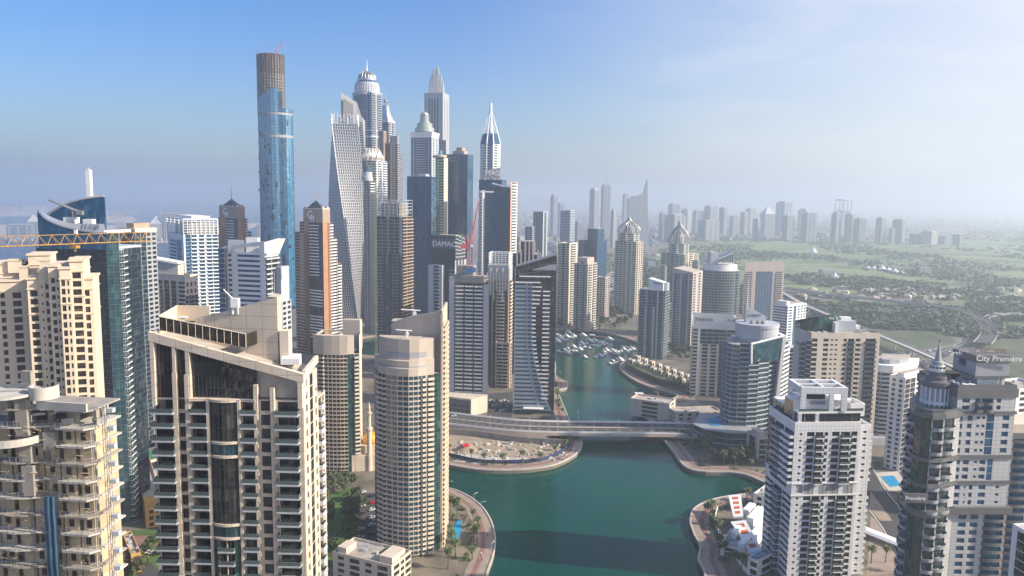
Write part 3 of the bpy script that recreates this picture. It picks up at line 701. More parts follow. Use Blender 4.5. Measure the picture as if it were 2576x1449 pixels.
# ---- B: cream stepped apartment tower
def tower_B():
 Y=300;th=22;fps=fpq(-70,-69,66,700,Y,th,lL=16)
 T=Tower('apartment_tower','sunlit cream stepped apartment tower with cornices behind the unfinished concrete building','tower',fps,zvis=95,wallm=M_cream,glassm=G_brown,fh=3.3)
 def blk(uL,uR,vt,dY,pat,wt=None,top=None,lL=14,vb=None,corn=True):
  fp=fpq(uL - 0.5,uL,uR,vt,Y+dY,th,lL=lL);z=Zt(uL,vt,Y+dY);zb=3 if vb is None else Zt(uL,vb,Y+dY)
  C,R,B,L=fp
  nf=round((z - 4.5 - zb)/3.35)
  T.core(fp,zb,z - 0.02,M_cream) if False else None
  w_=T.mb('wall',M_cream)
  for a,c in ((R,B),(B,L)):w_.q((*a,zb),(*c,zb),(*c,z),(*a,z))
  T.facade(C,R,z - 4.5 - nf*3.35,z - 4.5,pat,nf=nf,wt=wt)
  T.facade(L,C,z - 4.5 - nf*3.35,z - 4.5,'#w#w#',nf=nf)
  for a,c in ((C,R),(L,C)):w_.q((*a,z - 4.5),(*c,z - 4.5),(*c,z),(*a,z))
  T.mb('roof',M_roof).q(*[(x,y,z - 0.8) for x,y in fp])
  if corn:
   T.ring(fp,z - 0.5,z+0.25,0.55,M_cream,'cornice');T.ring(fp,z - 4.6,z - 4.2,0.35,M_cream,'cornice')
   T.ring(fp,z - 14.6,z - 14.25,0.28,M_cream,'cornice')
  return fp,z
 blk(-70,68,708,0,'#w##w#W#',{'W':3.2,'w':2.2,'#':2.0},lL=24)
 blk(67,98,700,-1.5,'#W#',{'W':2.6,'#':.5},lL=20)
 blk(96,122,684,-0.5,'#n#w',{'#':.8},lL=20)
 blk(120,150,668,-2.0,'#wn#',{'#':.7},lL=20)
 blk(148,176,674,-3.2,'#W#w#',{'#':.6,'W':2.4,'w':1.7},lL=20)
 blk(174,207,655,0,'#W#',{'W':3.0,'#':.5},lL=20)
 blk(205,232,700,3,'#W##',{'W':2.0,'#':.5},lL=20)
 blk(70,125,640,12,'##',lL=14,vb=690)
 blk(-20,60,662,10,'##',lL=14,vb=710)
 for u,v,Yo,s in ((40,655,14,5),(190,650,6,3.6),(60,672,8,3),(115,655,9,4)):
  p=P(u,v,Y+Yo);b=T.part('roof_pavilion',M_cream);b.box((p.x,p.y,p.z - 5),s,s,5,rad(th));b.box((p.x,p.y,p.z - 0.003),s+.6,s+.6,.5,rad(th))
 T.done()
tower_B()
# ---- C: blue glass tower with a curved sail roof and a white mast
def tower_C():
 Y=400;fp=fpq(93,268,330,640,Y,78,lR=26);z1=Zt(268,628,Y)
 T=Tower('glass_tower','dark blue glass tower with curved silver sail roof and tall white mast','tower',fp,wallm=M_lgrey,glassm=G_navy,balm=M_white,fh=3.5)
 C,R,B,L=fp
 core=T.mb('wall',M_mullion);core.prism(offset(fp,-0.4),3,z1,top=True)
 T.curtain(L,C,3,z1,26,vm=6,line=.35,fm=M_mullion)
 e=V2(C)+Vector((XY(300,640,Y+3)[0] - C[0],3));e=tuple(e);f=XY(312,640,Y+10)
 T.facade(C,e,3,z1+9,'gg',gm=G_teal,wm=M_darkband);T.facade(e,f,3,z1,'BB',gm=G_teal,bm=M_white,bd=1.8,bh=0.9)
 T.mb('wall',M_lgrey).prism([C,e,f,R,tuple(lerp2(R,L,.3))],2.9,z1 - .2,mt=0) if False else None
 T.ring([C,e,(e[0],e[1]+12),(C[0],C[1]+12)],z1+9,z1+10.2,.4,M_white,'roof_band')
 T.curtain(f,R,3,z1,8,vm=3)
 for a,c in ((R,B),(B,L)):T.mb('wall',M_lgrey).q((*a,3),(*c,3),(*c,z1),(*a,z1))
 T.ring(fp,z1 - .1,z1+1.2,.5,M_lgrey,'roof_band')
 # curved roof: front glass blade, back glass blade, silver ribbon between
 def blade(name,pts,y0,y1,m,zb):
  b=T.part(name,m);n=len(pts)
  for i in range(n - 1):
   (u0,v0),(u1,v1)=pts[i],pts[i+1];a=P(u0,v0,y0);c=P(u1,v1,y0);d_=y1 - y0
   b.q((a.x,y0,zb),(c.x,y0,zb),(c.x,y0,c.z),(a.x,y0,a.z));b.q((c.x,y1,zb),(a.x,y1,zb),(a.x,y1,a.z),(c.x,y1,c.z))
   b.q((a.x,y0,a.z),(c.x,y0,c.z),(c.x,y1,c.z),(a.x,y1,a.z))
   if i == 0:b.q((a.x,y1,zb),(a.x,y0,zb),(a.x,y0,a.z),(a.x,y1,a.z))
   if i == n - 2:b.q((c.x,y0,zb),(c.x,y1,zb),(c.x,y1,c.z),(c.x,y0,c.z))
 fr=smooth([(93,527),(105,541),(120,552),(150,565),(185,574),(225,581),(267,585)],3)
 blade('sail_glass',fr,Y - 1,Y,G_blue,z1)
 bk=smooth([(118,542),(140,528),(170,513),(205,502),(235,497),(262,494)],3)
 blade('sail_glass',bk,Y+22,Y+23,G_blue,z1)
 b=T.part('sail_roof',M_metal);up=smooth([(93,526),(118,540),(145,552),(180,562),(225,563),(262,563)],3);n=len(fr)
 for i in range(n - 1):
  a,c=P(*fr[i],Y - 1.3),P(*fr[i+1],Y - 1.3);j=lambda k:P(*up[min(len(up) - 1,round(k*(len(up) - 1)/(n - 1)))],Y+9)
  q0,q1=j(i),j(i+1);b.q(a,c,q1,q0);b.q(a - Vector((0,0,.8)),c - Vector((0,0,.8)),c,a);b.q(q0 - Vector((0,0,.5)),q1 - Vector((0,0,.5)),c - Vector((0,0,.8)),a - Vector((0,0,.8)))
 ed=T.part('roof_edge',M_grey)
 for i in range(len(bk) - 1):ed.bar(P(*bk[i],Y+22.4),P(*bk[i+1],Y+22.4),0.9,4)
 sl=T.part('roof_slats',M_black)
 for u in (205,214,225,236,241,246):a=P(u,578,Y - 1.5);c=P(u+3,566,Y+6);sl.bar(a+Vector((0,0,.3)),c+Vector((0,0,.4)),.22,4)
 for u0,u1,v in ((164,195,546),(213,236,551)):a=P(u0,v,Y+16);c=P(u1,v,Y+16);b=T.part('plant_room',M_white);b.box(((a.x+c.x)/2,a.y,z1),c.x - a.x,4,a.z - z1)
 a=P(229,500,Y+24);c=P(222,427,Y+24);b=T.part('mast',M_white);b.box((a.x - .6,a.y,z1),2.4,2.4,c.z - z1);b.bar((a.x - .6,a.y,c.z),(a.x - .6,a.y,c.z+1.3),.15,5)
 b=T.part('maintenance_crane',M_steel);b.bar(P(122,502,Y+14),P(203,535,Y+14),.55,4,.9);a=P(184,530,Y+14);b.bar(a,(a.x,a.y,z1),.8,6);q=P(201,535,Y+14);b.box((q.x,q.y,q.z - 1.2),3.4,2.2,2.2)
 # podium
 pd=T.part('podium',M_lgrey);p0,p1=V2(G(255,1285)[:2]),V2(G(345,1262)[:2]);pd.box((*((p0+p1)/2+Vector((0,20))),3),26,34,9,.1)
 T.done()
tower_C()
def tower_C2():
 fp=fpq(302,340,351,600,520,78,lR=22);z1=Zt(333,575,520)
 T=Tower('apartment_tower','slim blue-grey tower with window grid directly behind the sail-roofed glass tower','tower',fp,wallm=M_grey,glassm=G_navy,fh=3.3,zvis=20)
 C,R,B,L=fp
 T.facade(L,C,3,z1 - 3,'gWgW#',wm=M_grey);T.facade(C,R,3,z1 - 3,'ggww',wm=M_grey)
 T.core(offset(fp,-.8),3,z1 - 3.1,M_grey);T.ring(fp,z1 - 3,z1,.3,M_sandpale,'roof_band');T.ring(offset(fp,-3),z1,z1+3.5,0,M_taupe,'plant_room')
 T.done()
tower_C2()
# ---- D: cream panelled tower in the left foreground
def tower_D():
 Y=190;fp=fpq(384,762,797,930,Y,88.5);C,R,B,L=[V2(p) for p in fp];er=(R - C).normalized();el=(L - C).normalized();LL=(L - C).length;LR=(R - C).length
 T=Tower('apartment_tower','large cream panelled tower with sloping roof beam and dark glass centre, left foreground','tower',fp,zvis=60,wallm=M_creampanel,glassm=G_dark,balm=M_lgrey,fh=3.4)
 zt=Zt(500,1003,Y);fh=(Zt(500,1003,Y) - Zt(500,1003+34.4*10,Y))/10;nf=int((zt - 40)/fh);zb=zt - nf*fh
 X=lambda t:tuple(L+(C - L)*t) # along the front from left to right
 zl,zr=Zt(384,838,Y),Zt(762,940,Y);ztop=lambda t:zl+(zr - zl)*t
 T.facade(X(0),X(.148),zb,zt,'B',nf=nf,bd=2.2);T.facade(X(.148),X(.245),zb,zt,'#W#',nf=nf,wt={'#':.55,'W':3.4},hw=.74)
 T.facade(X(.245),X(.365),zb,zt,'B',nf=nf,bd=1.5);T.facade(X(.585),X(.695),zb,zt,'B',nf=nf,bd=1.5)
 T.facade(X(.695),X(.82),zb,zt,'#W#',nf=nf,wt={'#':.4,'W':3.2},gm=G_navy,hw=.74);T.facade(X(.82),X(.975),zb,zt,'B',nf=nf,bd=2.0);T.facade(X(.975),X(1.0),zb,zt,'#',nf=nf)
 # curved glass bay in the middle
 pa,pb=V2(X(.365)),V2(X(.585));arc=[]
 for i in range(9):t=i/8;p=pa+(pb - pa)*t - er*(1.5*(1 - (2*t - 1)**2)+.3);arc.append(tuple(p))
 lev=[zt - fh*k for k in range(nf+1)]
 for k in range(nf):
  za,zc=lev[k+1],lev[k]
  if k < 10:
   g=T.part('glazing',G_teal if k in (3,9) else G_dark);o=-0.08
   for i in range(8):
    a,c=arc[i],arc[i+1];tl=random.uniform(-.02,.02)
    for s in range(2):z0_,z1_=za+(zc - za)*s/2,za+(zc - za)*(s+1)/2;g.q((a[0],a[1]+tl,z0_),(c[0],c[1] - tl,z0_),(c[0],c[1]+tl,z1_),(a[0],a[1] - tl,z1_))
  else:
   g=T.part('glazing',G_green)
   for i in (0,1,6,7):
    if i == 6:g=T.part('glazing',G_green)
    g.q((*arc[i],za),(*arc[i+1],za),(*arc[i+1],zc),(*arc[i],zc))
   mid=[arc[2],arc[3],arc[4],arc[5],arc[6]]
   T.facade(arc[2],arc[6],za,zc,'BB',nf=1,bd=.9,wm=M_creampanel)
 fb=T.mb('glazing_frame',M_mullion)
 for i in range(1,8):fb.box((*arc[i],zb),.10,.16,zt - zb)
 for k in range(nf+1):
  if k < 10 and k not in (0,3,4,9,10):
   for i in range(8):fb.box(((arc[i][0]+arc[i+1][0])/2,(arc[i][1]+arc[i+1][1])/2,lev[k] - .08),math.hypot(arc[i][0]-arc[i+1][0],arc[i][1]-arc[i+1][1]),.14,.16,math.atan2(arc[i+1][1]-arc[i][1],arc[i+1][0]-arc[i][0]))
 for k in (0,3,4,9,10):
  s=T.part('curved_slab',M_creampanel);poly=[X(.25)]+[tuple(V2(p) - er*.5) for p in arc]+[X(.69)];poly=poly+[tuple(V2(X(.69))+er*.6),tuple(V2(X(.25))+er*.6)]
  poly=[tuple(V2(X(.25)) - er*1.5)]+poly[1:-3]+[tuple(V2(X(.69)) - er*1.5)]+poly[-2:]
  s.prism(poly,lev[k] - .55,lev[k]+.12,bottom=True)
 for t in (.372,.578):
  p=V2(X(t)) - er*.55;T.mb('pier',M_creampanel).box((p.x,p.y,zb),.75,1.6,zt - zb,math.atan2(el.y,el.x))
  # piers that run past the top storey and the tall dark penthouse glazing under the sloping beam
 for t,w_,zz in ((.012,1.0,None),(.155,1.1,-9),(.235,1.1,-9),(.245,1.1,None),(.155,.8,None),(.69,1.0,-7.5),(.80,1.0,-7.5),(.985,1.2,None)):
  p=V2(X(t)) - er*(.25 if zz is None else .6);z2=ztop(t) - .5 if zz is None else zt+10+zz*.25 - t*6
  b=T.part('pier',M_creampanel);b.box((p.x,p.y,zt - 2 if zz is None else zb),w_,1.5 if zz is None else 1.1,z2 - (zt - 2 if zz is None else zb),math.atan2(el.y,el.x))
 def pent(t0,t1,z0f,gm,inset=.5,part='penthouse_glazing'):
  g=T.part(part,gm);n=max(3,int((t1 - t0)*40));rows=4
  for i in range(n):
   ta,tb_=t0+(t1 - t0)*i/n,t0+(t1 - t0)*(i+1)/n;a=V2(X(ta))+er*inset;c=V2(X(tb_))+er*inset
   for r in range(rows):
    f0,f1=r/rows,(r+1)/rows;ja=random.uniform(-.03,.03);ta2=ztop(ta) - 1;tb2=ztop(tb_) - 1
    g.q((a.x,a.y+ja,z0f+(ta2 - z0f)*f0),(c.x,c.y - ja,z0f+(tb2 - z0f)*f0),(c.x,c.y+ja,z0f+(tb2 - z0f)*f1),(a.x,a.y - ja,z0f+(ta2 - z0f)*f1))
  fm=T.mb('glazing_frame',M_mullion)
  for i in range(n+1):ta=t0+(t1 - t0)*i/n;a=V2(X(ta))+er*(inset - .05);fm.box((a.x,a.y,z0f),.08,.12,ztop(ta) - 1 - z0f)
  for r in range(1,rows):
   f=r/rows;a=V2(X(t0))+er*(inset - .05);c=V2(X(t1))+er*(inset - .05);fm.bar((a.x,a.y,z0f+(ztop(t0) - 1 - z0f)*f),(c.x,c.y,z0f+(ztop(t1) - 1 - z0f)*f),.07,4)
 pent(.02,.15,zt,G_brown);pent(.16,.24,zt,G_brown,.3);pent(.25,.69,zt - .4,G_dark,.2);pent(.69,.98,zt,G_dark,2.6)
 # body behind
 body=[tuple(V2(X(0))+er*1.6),tuple(C+er*1.6 - Vector((0.6,0))*0),tuple(R),tuple(B)]
 core=T.mb('wall',M_creampanel)
 core.q((*X(0),zb),(*X(0),zt),(*tuple(B),zt),(*tuple(B),zb));core.q((*tuple(R),zb),(*tuple(B),zb),(*tuple(B),zt),(*tuple(R),zt))
 T.mb('roof',M_roof).prism([tuple(V2(X(0.01))+er*.9),tuple(V2(X(.99))+er*.9),tuple(R),tuple(B)],zt+.3,zt+.3,ztop=[ztop(0) - 1.2,ztop(1) - 1.2,zr - 1.2,zl - 1.2])
 T.mb('wall',M_creampanel).prism(offset([tuple(V2(X(0.0))+er*1.2),tuple(V2(X(1))+er*1.2),tuple(R),tuple(B)],-.5),3,zt - .1)
 # right-hand face
 T.facade(C,R,zb,zr - 1.5,'#w#g#w',wt={'w':1.6,'#':1.1,'g':2.0},fh=3.4)
 wing=fpq(795,797,817,960,R.y,88.5,lL=8);zw=Zt(800,1000,R.y)
 T.facade(wing[0],wing[1],zb,zw,'#bw#',bd=1.0);T.core(offset(wing,-.8),3,zw - .1,M_creampanel)
 # sloping roof beam along the front, right edge and left edge
 def beam(a,c,z0_,z1_,w_=1.1,h=2.2,name='roof_beam'):
  b=T.part(name,M_creampanel);a=V2(a);c=V2(c);d=(c - a).normalized();n_=Vector((d.y,-d.x))*w_/2
  v=[(*(a+n_),z0_ - h),(*(c+n_),z1_ - h),(*(c - n_),z1_ - h),(*(a - n_),z0_ - h),(*(a+n_),z0_),(*(c+n_),z1_),(*(c - n_),z1_),(*(a - n_),z0_)]
  for f in ((3,2,1,0),(4,5,6,7),(0,1,5,4),(1,2,6,5),(2,3,7,6),(3,0,4,7)):b.q(*[v[i] for i in f])
 beam(tuple(V2(X(-.008)) - er*.35),tuple(V2(X(1.01)) - er*.35),zl+.3,zr+.1,1.4,2.3)
 beam(tuple(C+er*.6),tuple(R),zr+.6,zr+2.2,.9,1.9);beam(tuple(L+er*.7),tuple(B),zl,zl+.3,.9,2)
 # terrace box with mirrored panels in front of the big wedge-shaped fin
 for (u0,v0,u1,v1,nn) in ((400,808,618,852,12),):
  a,c=P(u0,v0 - 12,Y+3.2),P(u1,v1 - 12,Y+3.2);g=T.part('parapet_panels',G_brown);fm=T.mb('panel_frame',M_sandpale)
  for i in range(nn):
   p0,p1=a+(c - a)*(i/nn),a+(c - a)*((i+1)/nn);g.q((p0.x,p0.y,p0.z - 3.6),(p1.x,p1.y,p1.z - 3.6),(p1.x,p1.y,p1.z),(p0.x,p0.y,p0.z));fm.bar((p0.x,p0.y - .05,p0.z - 3.6),(p0.x,p0.y - .05,p0.z+.1),.06,4)
  fm.bar(a,c,.14,4);fm.bar((c.x,c.y,c.z - 3.6),(c.x,c.y,c.z+.1),.1,4)
  e=c+Vector((1.5,7,0));g.q((c.x,c.y,c.z - 3.6),(e.x,e.y,e.z - 3.6),(e.x,e.y,e.z),(c.x,c.y,c.z))
  b=T.part('terrace_wall',M_cream);f=a+Vector((-.6,12,1));b.q((f.x,f.y,f.z - 4),(a.x,a.y,a.z - 4),tuple(a),tuple(f));h=f+Vector((9,1,0))
  b.box(((f.x+h.x)/2,f.y,f.z - 4),h.x - f.x,.5,4.2);b.bar(a,f,.25,4)
 a0=[(489,802),(540,790),(590,777),(640,763),(697,748)];yb=Y+8
 b=T.part('roof_fin',M_creampanel)
 for i in range(4):
  (u0,v0),(u1,v1)=a0[i],a0[i+1];p0,p1=P(u0,v0,yb+(4 - i)*.5),P(u1,v1,yb+(3 - i)*.5);zb2=zt - 1
  b.q((p0.x,p0.y,zb2),(p1.x,p1.y,zb2),tuple(p1),tuple(p0));b.q((p1.x,p1.y+1.2,zb2),(p0.x,p0.y+1.2,zb2),(p0.x,p0.y+1.2,p0.z),(p1.x,p1.y+1.2,p1.z));b.q(tuple(p0),tuple(p1),(p1.x,p1.y+1.2,p1.z),(p0.x,p0.y+1.2,p0.z))
 p=P(697,748,yb);q=P(708,748,yb+6);b.q((p.x,p.y,zt - 4),(q.x,q.y,zt - 4),(q.x,q.y,p.z),tuple(p));b.q((p.x,p.y+.02,p.z),(q.x,q.y,p.z),(q.x - 3,q.y+3,p.z),(p.x - 3,p.y+1.2,p.z))
 b.q((q.x,q.y,zt - 4),(q.x - 12,q.y+4,zt - 4),(q.x - 12,q.y+4,p.z - 4),(q.x,q.y,p.z))
 for u0,u1,v in ((709,720,830),(722,745,894)):
  p=P(u0,v,Y+9);b=T.part('plant_room',M_sandpale);b.box((p.x+1,p.y,p.z - 8),2.4,3,8)
 for i in range(6):
  for j in range(3):p=P(712+i*8,902 - j*5,Y+5+j*2.2);b=T.part('roof_unit',M_white);b.box((p.x,p.y,p.z - 1.5),.78,1.7,1.6)
 p=P(462,800,Y+7);d=T.part('satellite_dish',M_white);d.lathe((p.x,p.y),[(.1,p.z - .4),(.9,p.z - .1),(1.3,p.z+.3),(1.33,p.z+.32)],16);d.bar((p.x,p.y,p.z - 2.4),(p.x,p.y,p.z - .3),.12,5)
 p=P(592,768,Y+9);d=T.part('roof_hoist',M_white);d.box((p.x,p.y,p.z - .5),2.0,1.6,2.4);d.bar((p.x - .3,p.y,p.z+1.5),(p.x - 3.0,p.y,p.z+4.2),.16,4);d.bar((p.x - .8,p.y,p.z - 2.4),(p.x - .8,p.y,p.z),.3,5);d.bar((p.x+.6,p.y,p.z - 2.4),(p.x+.6,p.y,p.z),.3,5)
 T.done(99)
tower_D()
# ---- E: round-fronted beige tower beside the water; F: the same kind behind it
def tower_E():
 S=[(943,381),(952,374),(972,369),(1000,366),(1028,365),(1052,366.5),(1071,369),(1090,371),(1108,374),(1113,374)]
 arc=[XY(u,1150,y) for u,y in S];bk=[XY(1124,1150,402),XY(950,1150,408)];fp=arc+bk
 T=Tower('apartment_tower','tall beige tower with curved window-grid front and stepped parapets at the water bend','tower',fp,wallm=M_beige,glassm=G_teal,balm=M_beige,fh=3.15)
 z1=Zt(1010,945,366);fh=3.15
 def q(i,pat,**k):T.facade(arc[i],arc[i+1],4,z1,pat,nf=36,**k)
 q(0,'gg',wm=M_darkband);q(1,'bb',bd=1.2,gm=G_brown);q(2,'WW',wt={'W':3});q(3,'WW');q(4,'WW');q(5,'Wb',bd=1.0);q(6,'#b',bd=1.3,bm=M_sandpale);q(7,'gg',gm=G_green,wm=M_mullion)
 ztop=Zt(1110,785,380)
 T.facade(arc[8],arc[9],4,ztop,'#',nf=1);T.facade(arc[9],bk[0],4,ztop - 6,'#b#b#b',nf=44,wm=M_cream,bd=1.0,bm=M_cream)
 T.core(offset(fp,-.8),4,z1 - .2,M_beige)
 w_=T.mb('wall',M_beige)
 for a,c in ((bk[0],bk[1]),(bk[1],arc[0])):w_.q((*a,4),(*c,4),(*c,z1),(*a,z1))
 def tier(i0,i1,vt,ins,zb,name,h2=None,grey=None):
  pts=[tuple(V2(arc[i])+Vector((0,ins))) for i in range(i0,i1+1)];z=Zt(1010,vt,366+ins);poly=pts+[(pts[-1][0],pts[-1][1]+3.0),(pts[0][0],pts[0][1]+3.0)]
  b=T.part(name,M_beige);b.prism(poly,zb,z,bottom=True)
  if grey:
   g=T.part('louvre_band',M_grey)
   for i in range(i0+1,i1 - 1):
    a,c=V2(arc[i]),V2(arc[i+1]);a=a+Vector((0,ins - .06));c=c+Vector((0,ins - .06));g.q((*a,z+grey[0]),(*c,z+grey[0]),(*c,z+grey[1]),(*a,z+grey[1]))
  return z
 tier(1,6,927,-.02,z1,'parapet_tier');tier(0,7,908,1.6,z1 - .5,'parapet_tier',grey=(-4.6,-2.6));zt3=tier(1,7,853,4.0,z1 - .5,'parapet_tier',grey=(-9.6,-6.6))
 # inner ring of vertical louvres and the tall curved back wall
 lv=T.part('louvre_screen',M_concrete)
 p0,p1=V2(arc[2])+Vector((0,13)),V2(arc[7])+Vector((0,11));n=22
 for i in range(n):p=p0+(p1 - p0)*(i/(n - 1))+Vector((0,-2.2*math.sin(math.pi*i/(n - 1))+3));lv.box((p.x,p.y,z1),.45,.7,zt3 - z1 - .6)
 T.mb('roof',M_roofgrey).prism([tuple(V2(a)+Vector((0,5))) for a in arc[1:8]]+[tuple(V2(arc[7])+Vector((0,20))),tuple(V2(arc[1])+Vector((0,20)))],z1,z1+6)
 b=T.part('curved_back_wall',M_beige);tops=[(984,815),(1000,806),(1020,799),(1045,793),(1070,789),(1095,785),(1113,781)];yy=[386,383.5,382,381,380,379,377.5]
 for i in range(6):
  a,c=P(*tops[i],yy[i]),P(*tops[i+1],yy[i+1]);zb=z1;b.q((a.x,a.y,zb),(c.x,c.y,zb),tuple(c),tuple(a));b.q((c.x,c.y+1,zb),(a.x,a.y+1,zb),(a.x,a.y+1,a.z),(c.x,c.y+1,c.z));b.q(tuple(a),tuple(c),(c.x,c.y+1,c.z),(a.x,a.y+1,a.z))
 c=P(1113,781,377.5);e=Vector((*bk[0],c.z+1));b.q((c.x,c.y,z1),(e.x,e.y,z1),tuple(e),tuple(c));b.q((c.x - 1,c.y,z1),(c.x - 1,c.y,c.z),(e.x - 1,e.y,e.z),(e.x - 1,e.y,z1));b.q(tuple(c),tuple(e),(e.x - 1,e.y,e.z),(c.x - 1,c.y,c.z))
 bb=P(984,815,386);b.q((bb.x,bb.y,z1),(bb.x,bb.y,bb.z),(bb.x+3,bb.y+12,bb.z - 1),(bb.x+3,bb.y+12,z1))
 for u,v,y,k in ((1043,781,384,1),(1024,832,372,.8)):
  p=P(u,v,y);d=T.part('maintenance_crane',M_sign);d.bar((p.x,p.y,p.z - 4*k),(p.x,p.y,p.z),.35,5);d.box((p.x,p.y,p.z - 2.4),1.6*k,1.4,1.6);d.bar((p.x - 7*k,p.y,p.z+.4),(p.x+3*k,p.y,p.z),.28,4)
 rs=T.part('rooftop_slab',M_roof);rs.prism([tuple(V2(a)+Vector((0,17))) for a in arc[2:8]]+[tuple(V2(arc[7])+Vector((0,26))),tuple(V2(arc[2])+Vector((0,26)))],zt3+6,zt3+6.4)
 T.done()
tower_E()
def tower_F():
 S=[(790,489),(800,486),(816,484.5),(836,484),(856,484),(875,485),(891,487),(905,489)]
 arc=[XY(u,1000,y) for u,y in S];bk=[XY(911,1000,512),XY(800,1000,516)];fp=arc+bk
 T=Tower('apartment_tower','beige window-grid tower with solid parapet and green-glass corner behind the cream foreground tower','tower',fp,wallm=M_beige,glassm=G_brown,balm=M_beige,fh=3.3)
 z1=Zt(845,892,484);
 def q(i,pat,**k):T.facade(arc[i],arc[i+1],4,z1,pat,nf=29,**k)
 q(0,'b',bd=1.2);q(1,'b',bd=1.2);q(2,'WW');q(3,'WW');q(4,'WW');q(5,'gg',gm=G_green,wm=M_mullion);q(6,'b',gm=G_green,bd=1.4)
 T.facade(arc[7],bk[0],4,z1+12,'#',nf=1,wm=M_cream)
 for a,c in ((bk[0],bk[1]),(bk[1],arc[0])):T.mb('wall',M_beige).q((*a,4),(*c,4),(*c,z1),(*a,z1))
 T.core(offset(fp,-.8),4,z1 - .2,M_beige)
 zt=Zt(845,845,484);b=T.part('parapet_wall',M_beige);b.prism(arc[0:7]+[tuple(V2(arc[6])+Vector((0,1.2))),tuple(V2(arc[0])+Vector((0,1.2)))],z1,zt,bottom=True)
 g=T.part('louvre_band',M_grey);g.q(*[(*(V2(arc[i])+Vector((0,-.08))),z) for i,z in ((2,zt - 5),(5,zt - 5),(5,zt - 1),(2,zt - 1))])
 zb=Zt(880,804,505);p=fpq(862,905,911,804,503,86);b=T.part('stair_block',M_beige);b.prism(p,z1,zb)
 b=T.part('roof_beam',M_beige);a,c=P(812,829,505),P(903,829,503);b.box(((a.x+c.x)/2,a.y,a.z - 1.2),c.x - a.x,1.4,1.2);b.box((a.x,a.y - 8,a.z - 1.2),1.2,18,1.2)
 for i in range(9):p=P(820+i*9,842,500);lv=T.mb('louvre_screen',M_concrete);lv.box((p.x,p.y,z1),.5,.6,p.z - z1)
 T.mb('roof',M_roofgrey).q(*[(x,y,z1+2) for x,y in offset(fp,-.6)])
 T.done()
tower_F()
# ================================================================== TOWERS, CENTRE LEFT AND THE TALL CLUSTER
def sides(T,fp,z0,z1,m=None,edges=((1,2),(2,3))):
 w_=T.mb('wall',m or T.wm)
 for i,j in edges:w_.q((*fp[i],z0),(*fp[j],z0),(*fp[j],z1),(*fp[i],z1))
def tower_X():
 Y=580;fp=fpq(386,465,497,700,Y,66);z1=Zt(465,692,Y)
 T=Tower('apartment_tower','grey-beige balcony tower with tilted white roof slab behind the cream foreground tower','tower',fp,wallm=M_sandpale,glassm=G_dark,balm=M_sandpale,fh=3.3,zvis=20)
 C,R,B,L=fp
 T.facade(L,C,3,z1 - 5,'#B#g#g#b',bd=1.3);T.facade(C,R,z1 - 16,z1 - 5,'#w#w#w#',fh=5.5);T.facade(C,R,3,z1 - 16,'BgBB',gm=G_green,bm=M_sandpale)
 T.core(offset(fp,-.8),3,z1 - 5.1);sides(T,fp,3,z1 - 5);T.parapet(fp,z1 - 5,5,.6)
 low=fpq(340,386,392,724,Y+3,66,lR=14);z2=Zt(386,722,Y+3)
 T.facade(low[3],low[0],3,z2,'B#W#g',bd=1.2);T.core(offset(low,-.8),3,z2 - .1);T.parapet(low,z2,1.2)
 a,b_=P(376,652,Y+12),P(447,668,Y+12);zb=z1 - 5
 w_=T.part('plant_wall',M_grey);w_.q((a.x,a.y,zb),(b_.x,b_.y,zb),(b_.x,b_.y,b_.z),(a.x,a.y,a.z));w_.q((a.x,a.y+9,zb),(a.x,a.y,zb),tuple(a),(a.x,a.y+9,a.z))
 e=P(462,662,Y+16);w2=T.part('plant_wall',M_sandpale);w2.q((b_.x,b_.y,zb),(e.x,e.y,zb),(e.x,e.y,e.z),tuple(b_));w2.q((e.x,e.y,zb),(e.x - 8,e.y+8,zb),(e.x - 8,e.y+8,e.z),tuple(e))
 p=[P(358,645,Y+10),P(447,660,Y+10),P(462,657,Y+19),P(385,643,Y+22)];r=T.part('tilted_roof',M_white)
 r.q(*p);r.q(*[q - Vector((0,0,1.4)) for q in p[::-1]])
 for i in range(4):r.q(p[i] - Vector((0,0,1.4)),p[(i+1) % 4] - Vector((0,0,1.4)),p[(i+1) % 4],p[i])
 T.done()
tower_X()
def tower_V():
 Y=680;fp=fpq(421,461,548,580,Y,37);z1=Zt(461,550,Y);zf=Zt(461,590,Y)
 T=Tower('apartment_tower','bright white apartment tower with open lattice crown and white balconies near the sea','tower',fp,wallm=M_white,glassm=G_blue,balm=M_white,fh=3.3,zvis=40)
 C,R,B,L=fp
 T.facade(L,C,3,zf - 6,'#bg#',bd=1.2,wt={'g':3.4});T.facade(C,R,3,zf,'#gb#b#bb',bd=1.1,wt={'b':3.4,'#':.8,'g':3.2},bh=.6)
 T.core(offset(fp,-.8),3,zf - .1);sides(T,fp,3,zf)
 c=T.mb('roof_lattice',M_white)
 for (a,b_) in ((C,R),(L,C)):
  a=V2(a);b_=V2(b_);d=(b_ - a);L_=d.length;n=8 if (a - V2(C)).length < .1 else 4;ang=math.atan2(d.y,d.x)
  for i in range(n+1):p=a+d*i/n;c.box((p.x,p.y,zf),.9 if i in (0,n) else .45,.9,z1 - zf,ang)
  for k in range(6):
   z=zf+(z1 - zf)*(k+1)/6 - (.9 if k == 5 else .5);m_=a+d*.5;c.box((m_.x,m_.y,z),L_+.6,.7,.9 if k == 5 else .42,ang)
 T.core(inset_fp(fp,6,-4,4,-4),zf,z1 - 4,M_plant,'plant_room');b=T.part('roof_canopy',M_white);ins=inset_fp(fp,8,-6,2,-3);b.prism(ins,z1+.5,z1+2.2,bottom=True);b.bar((*ins[0],z1 - 5),(*ins[0],z1+.6),.4);b.bar((*ins[2],z1 - 5),(*ins[2],z1+.6),.4)
 T.done()
tower_V()
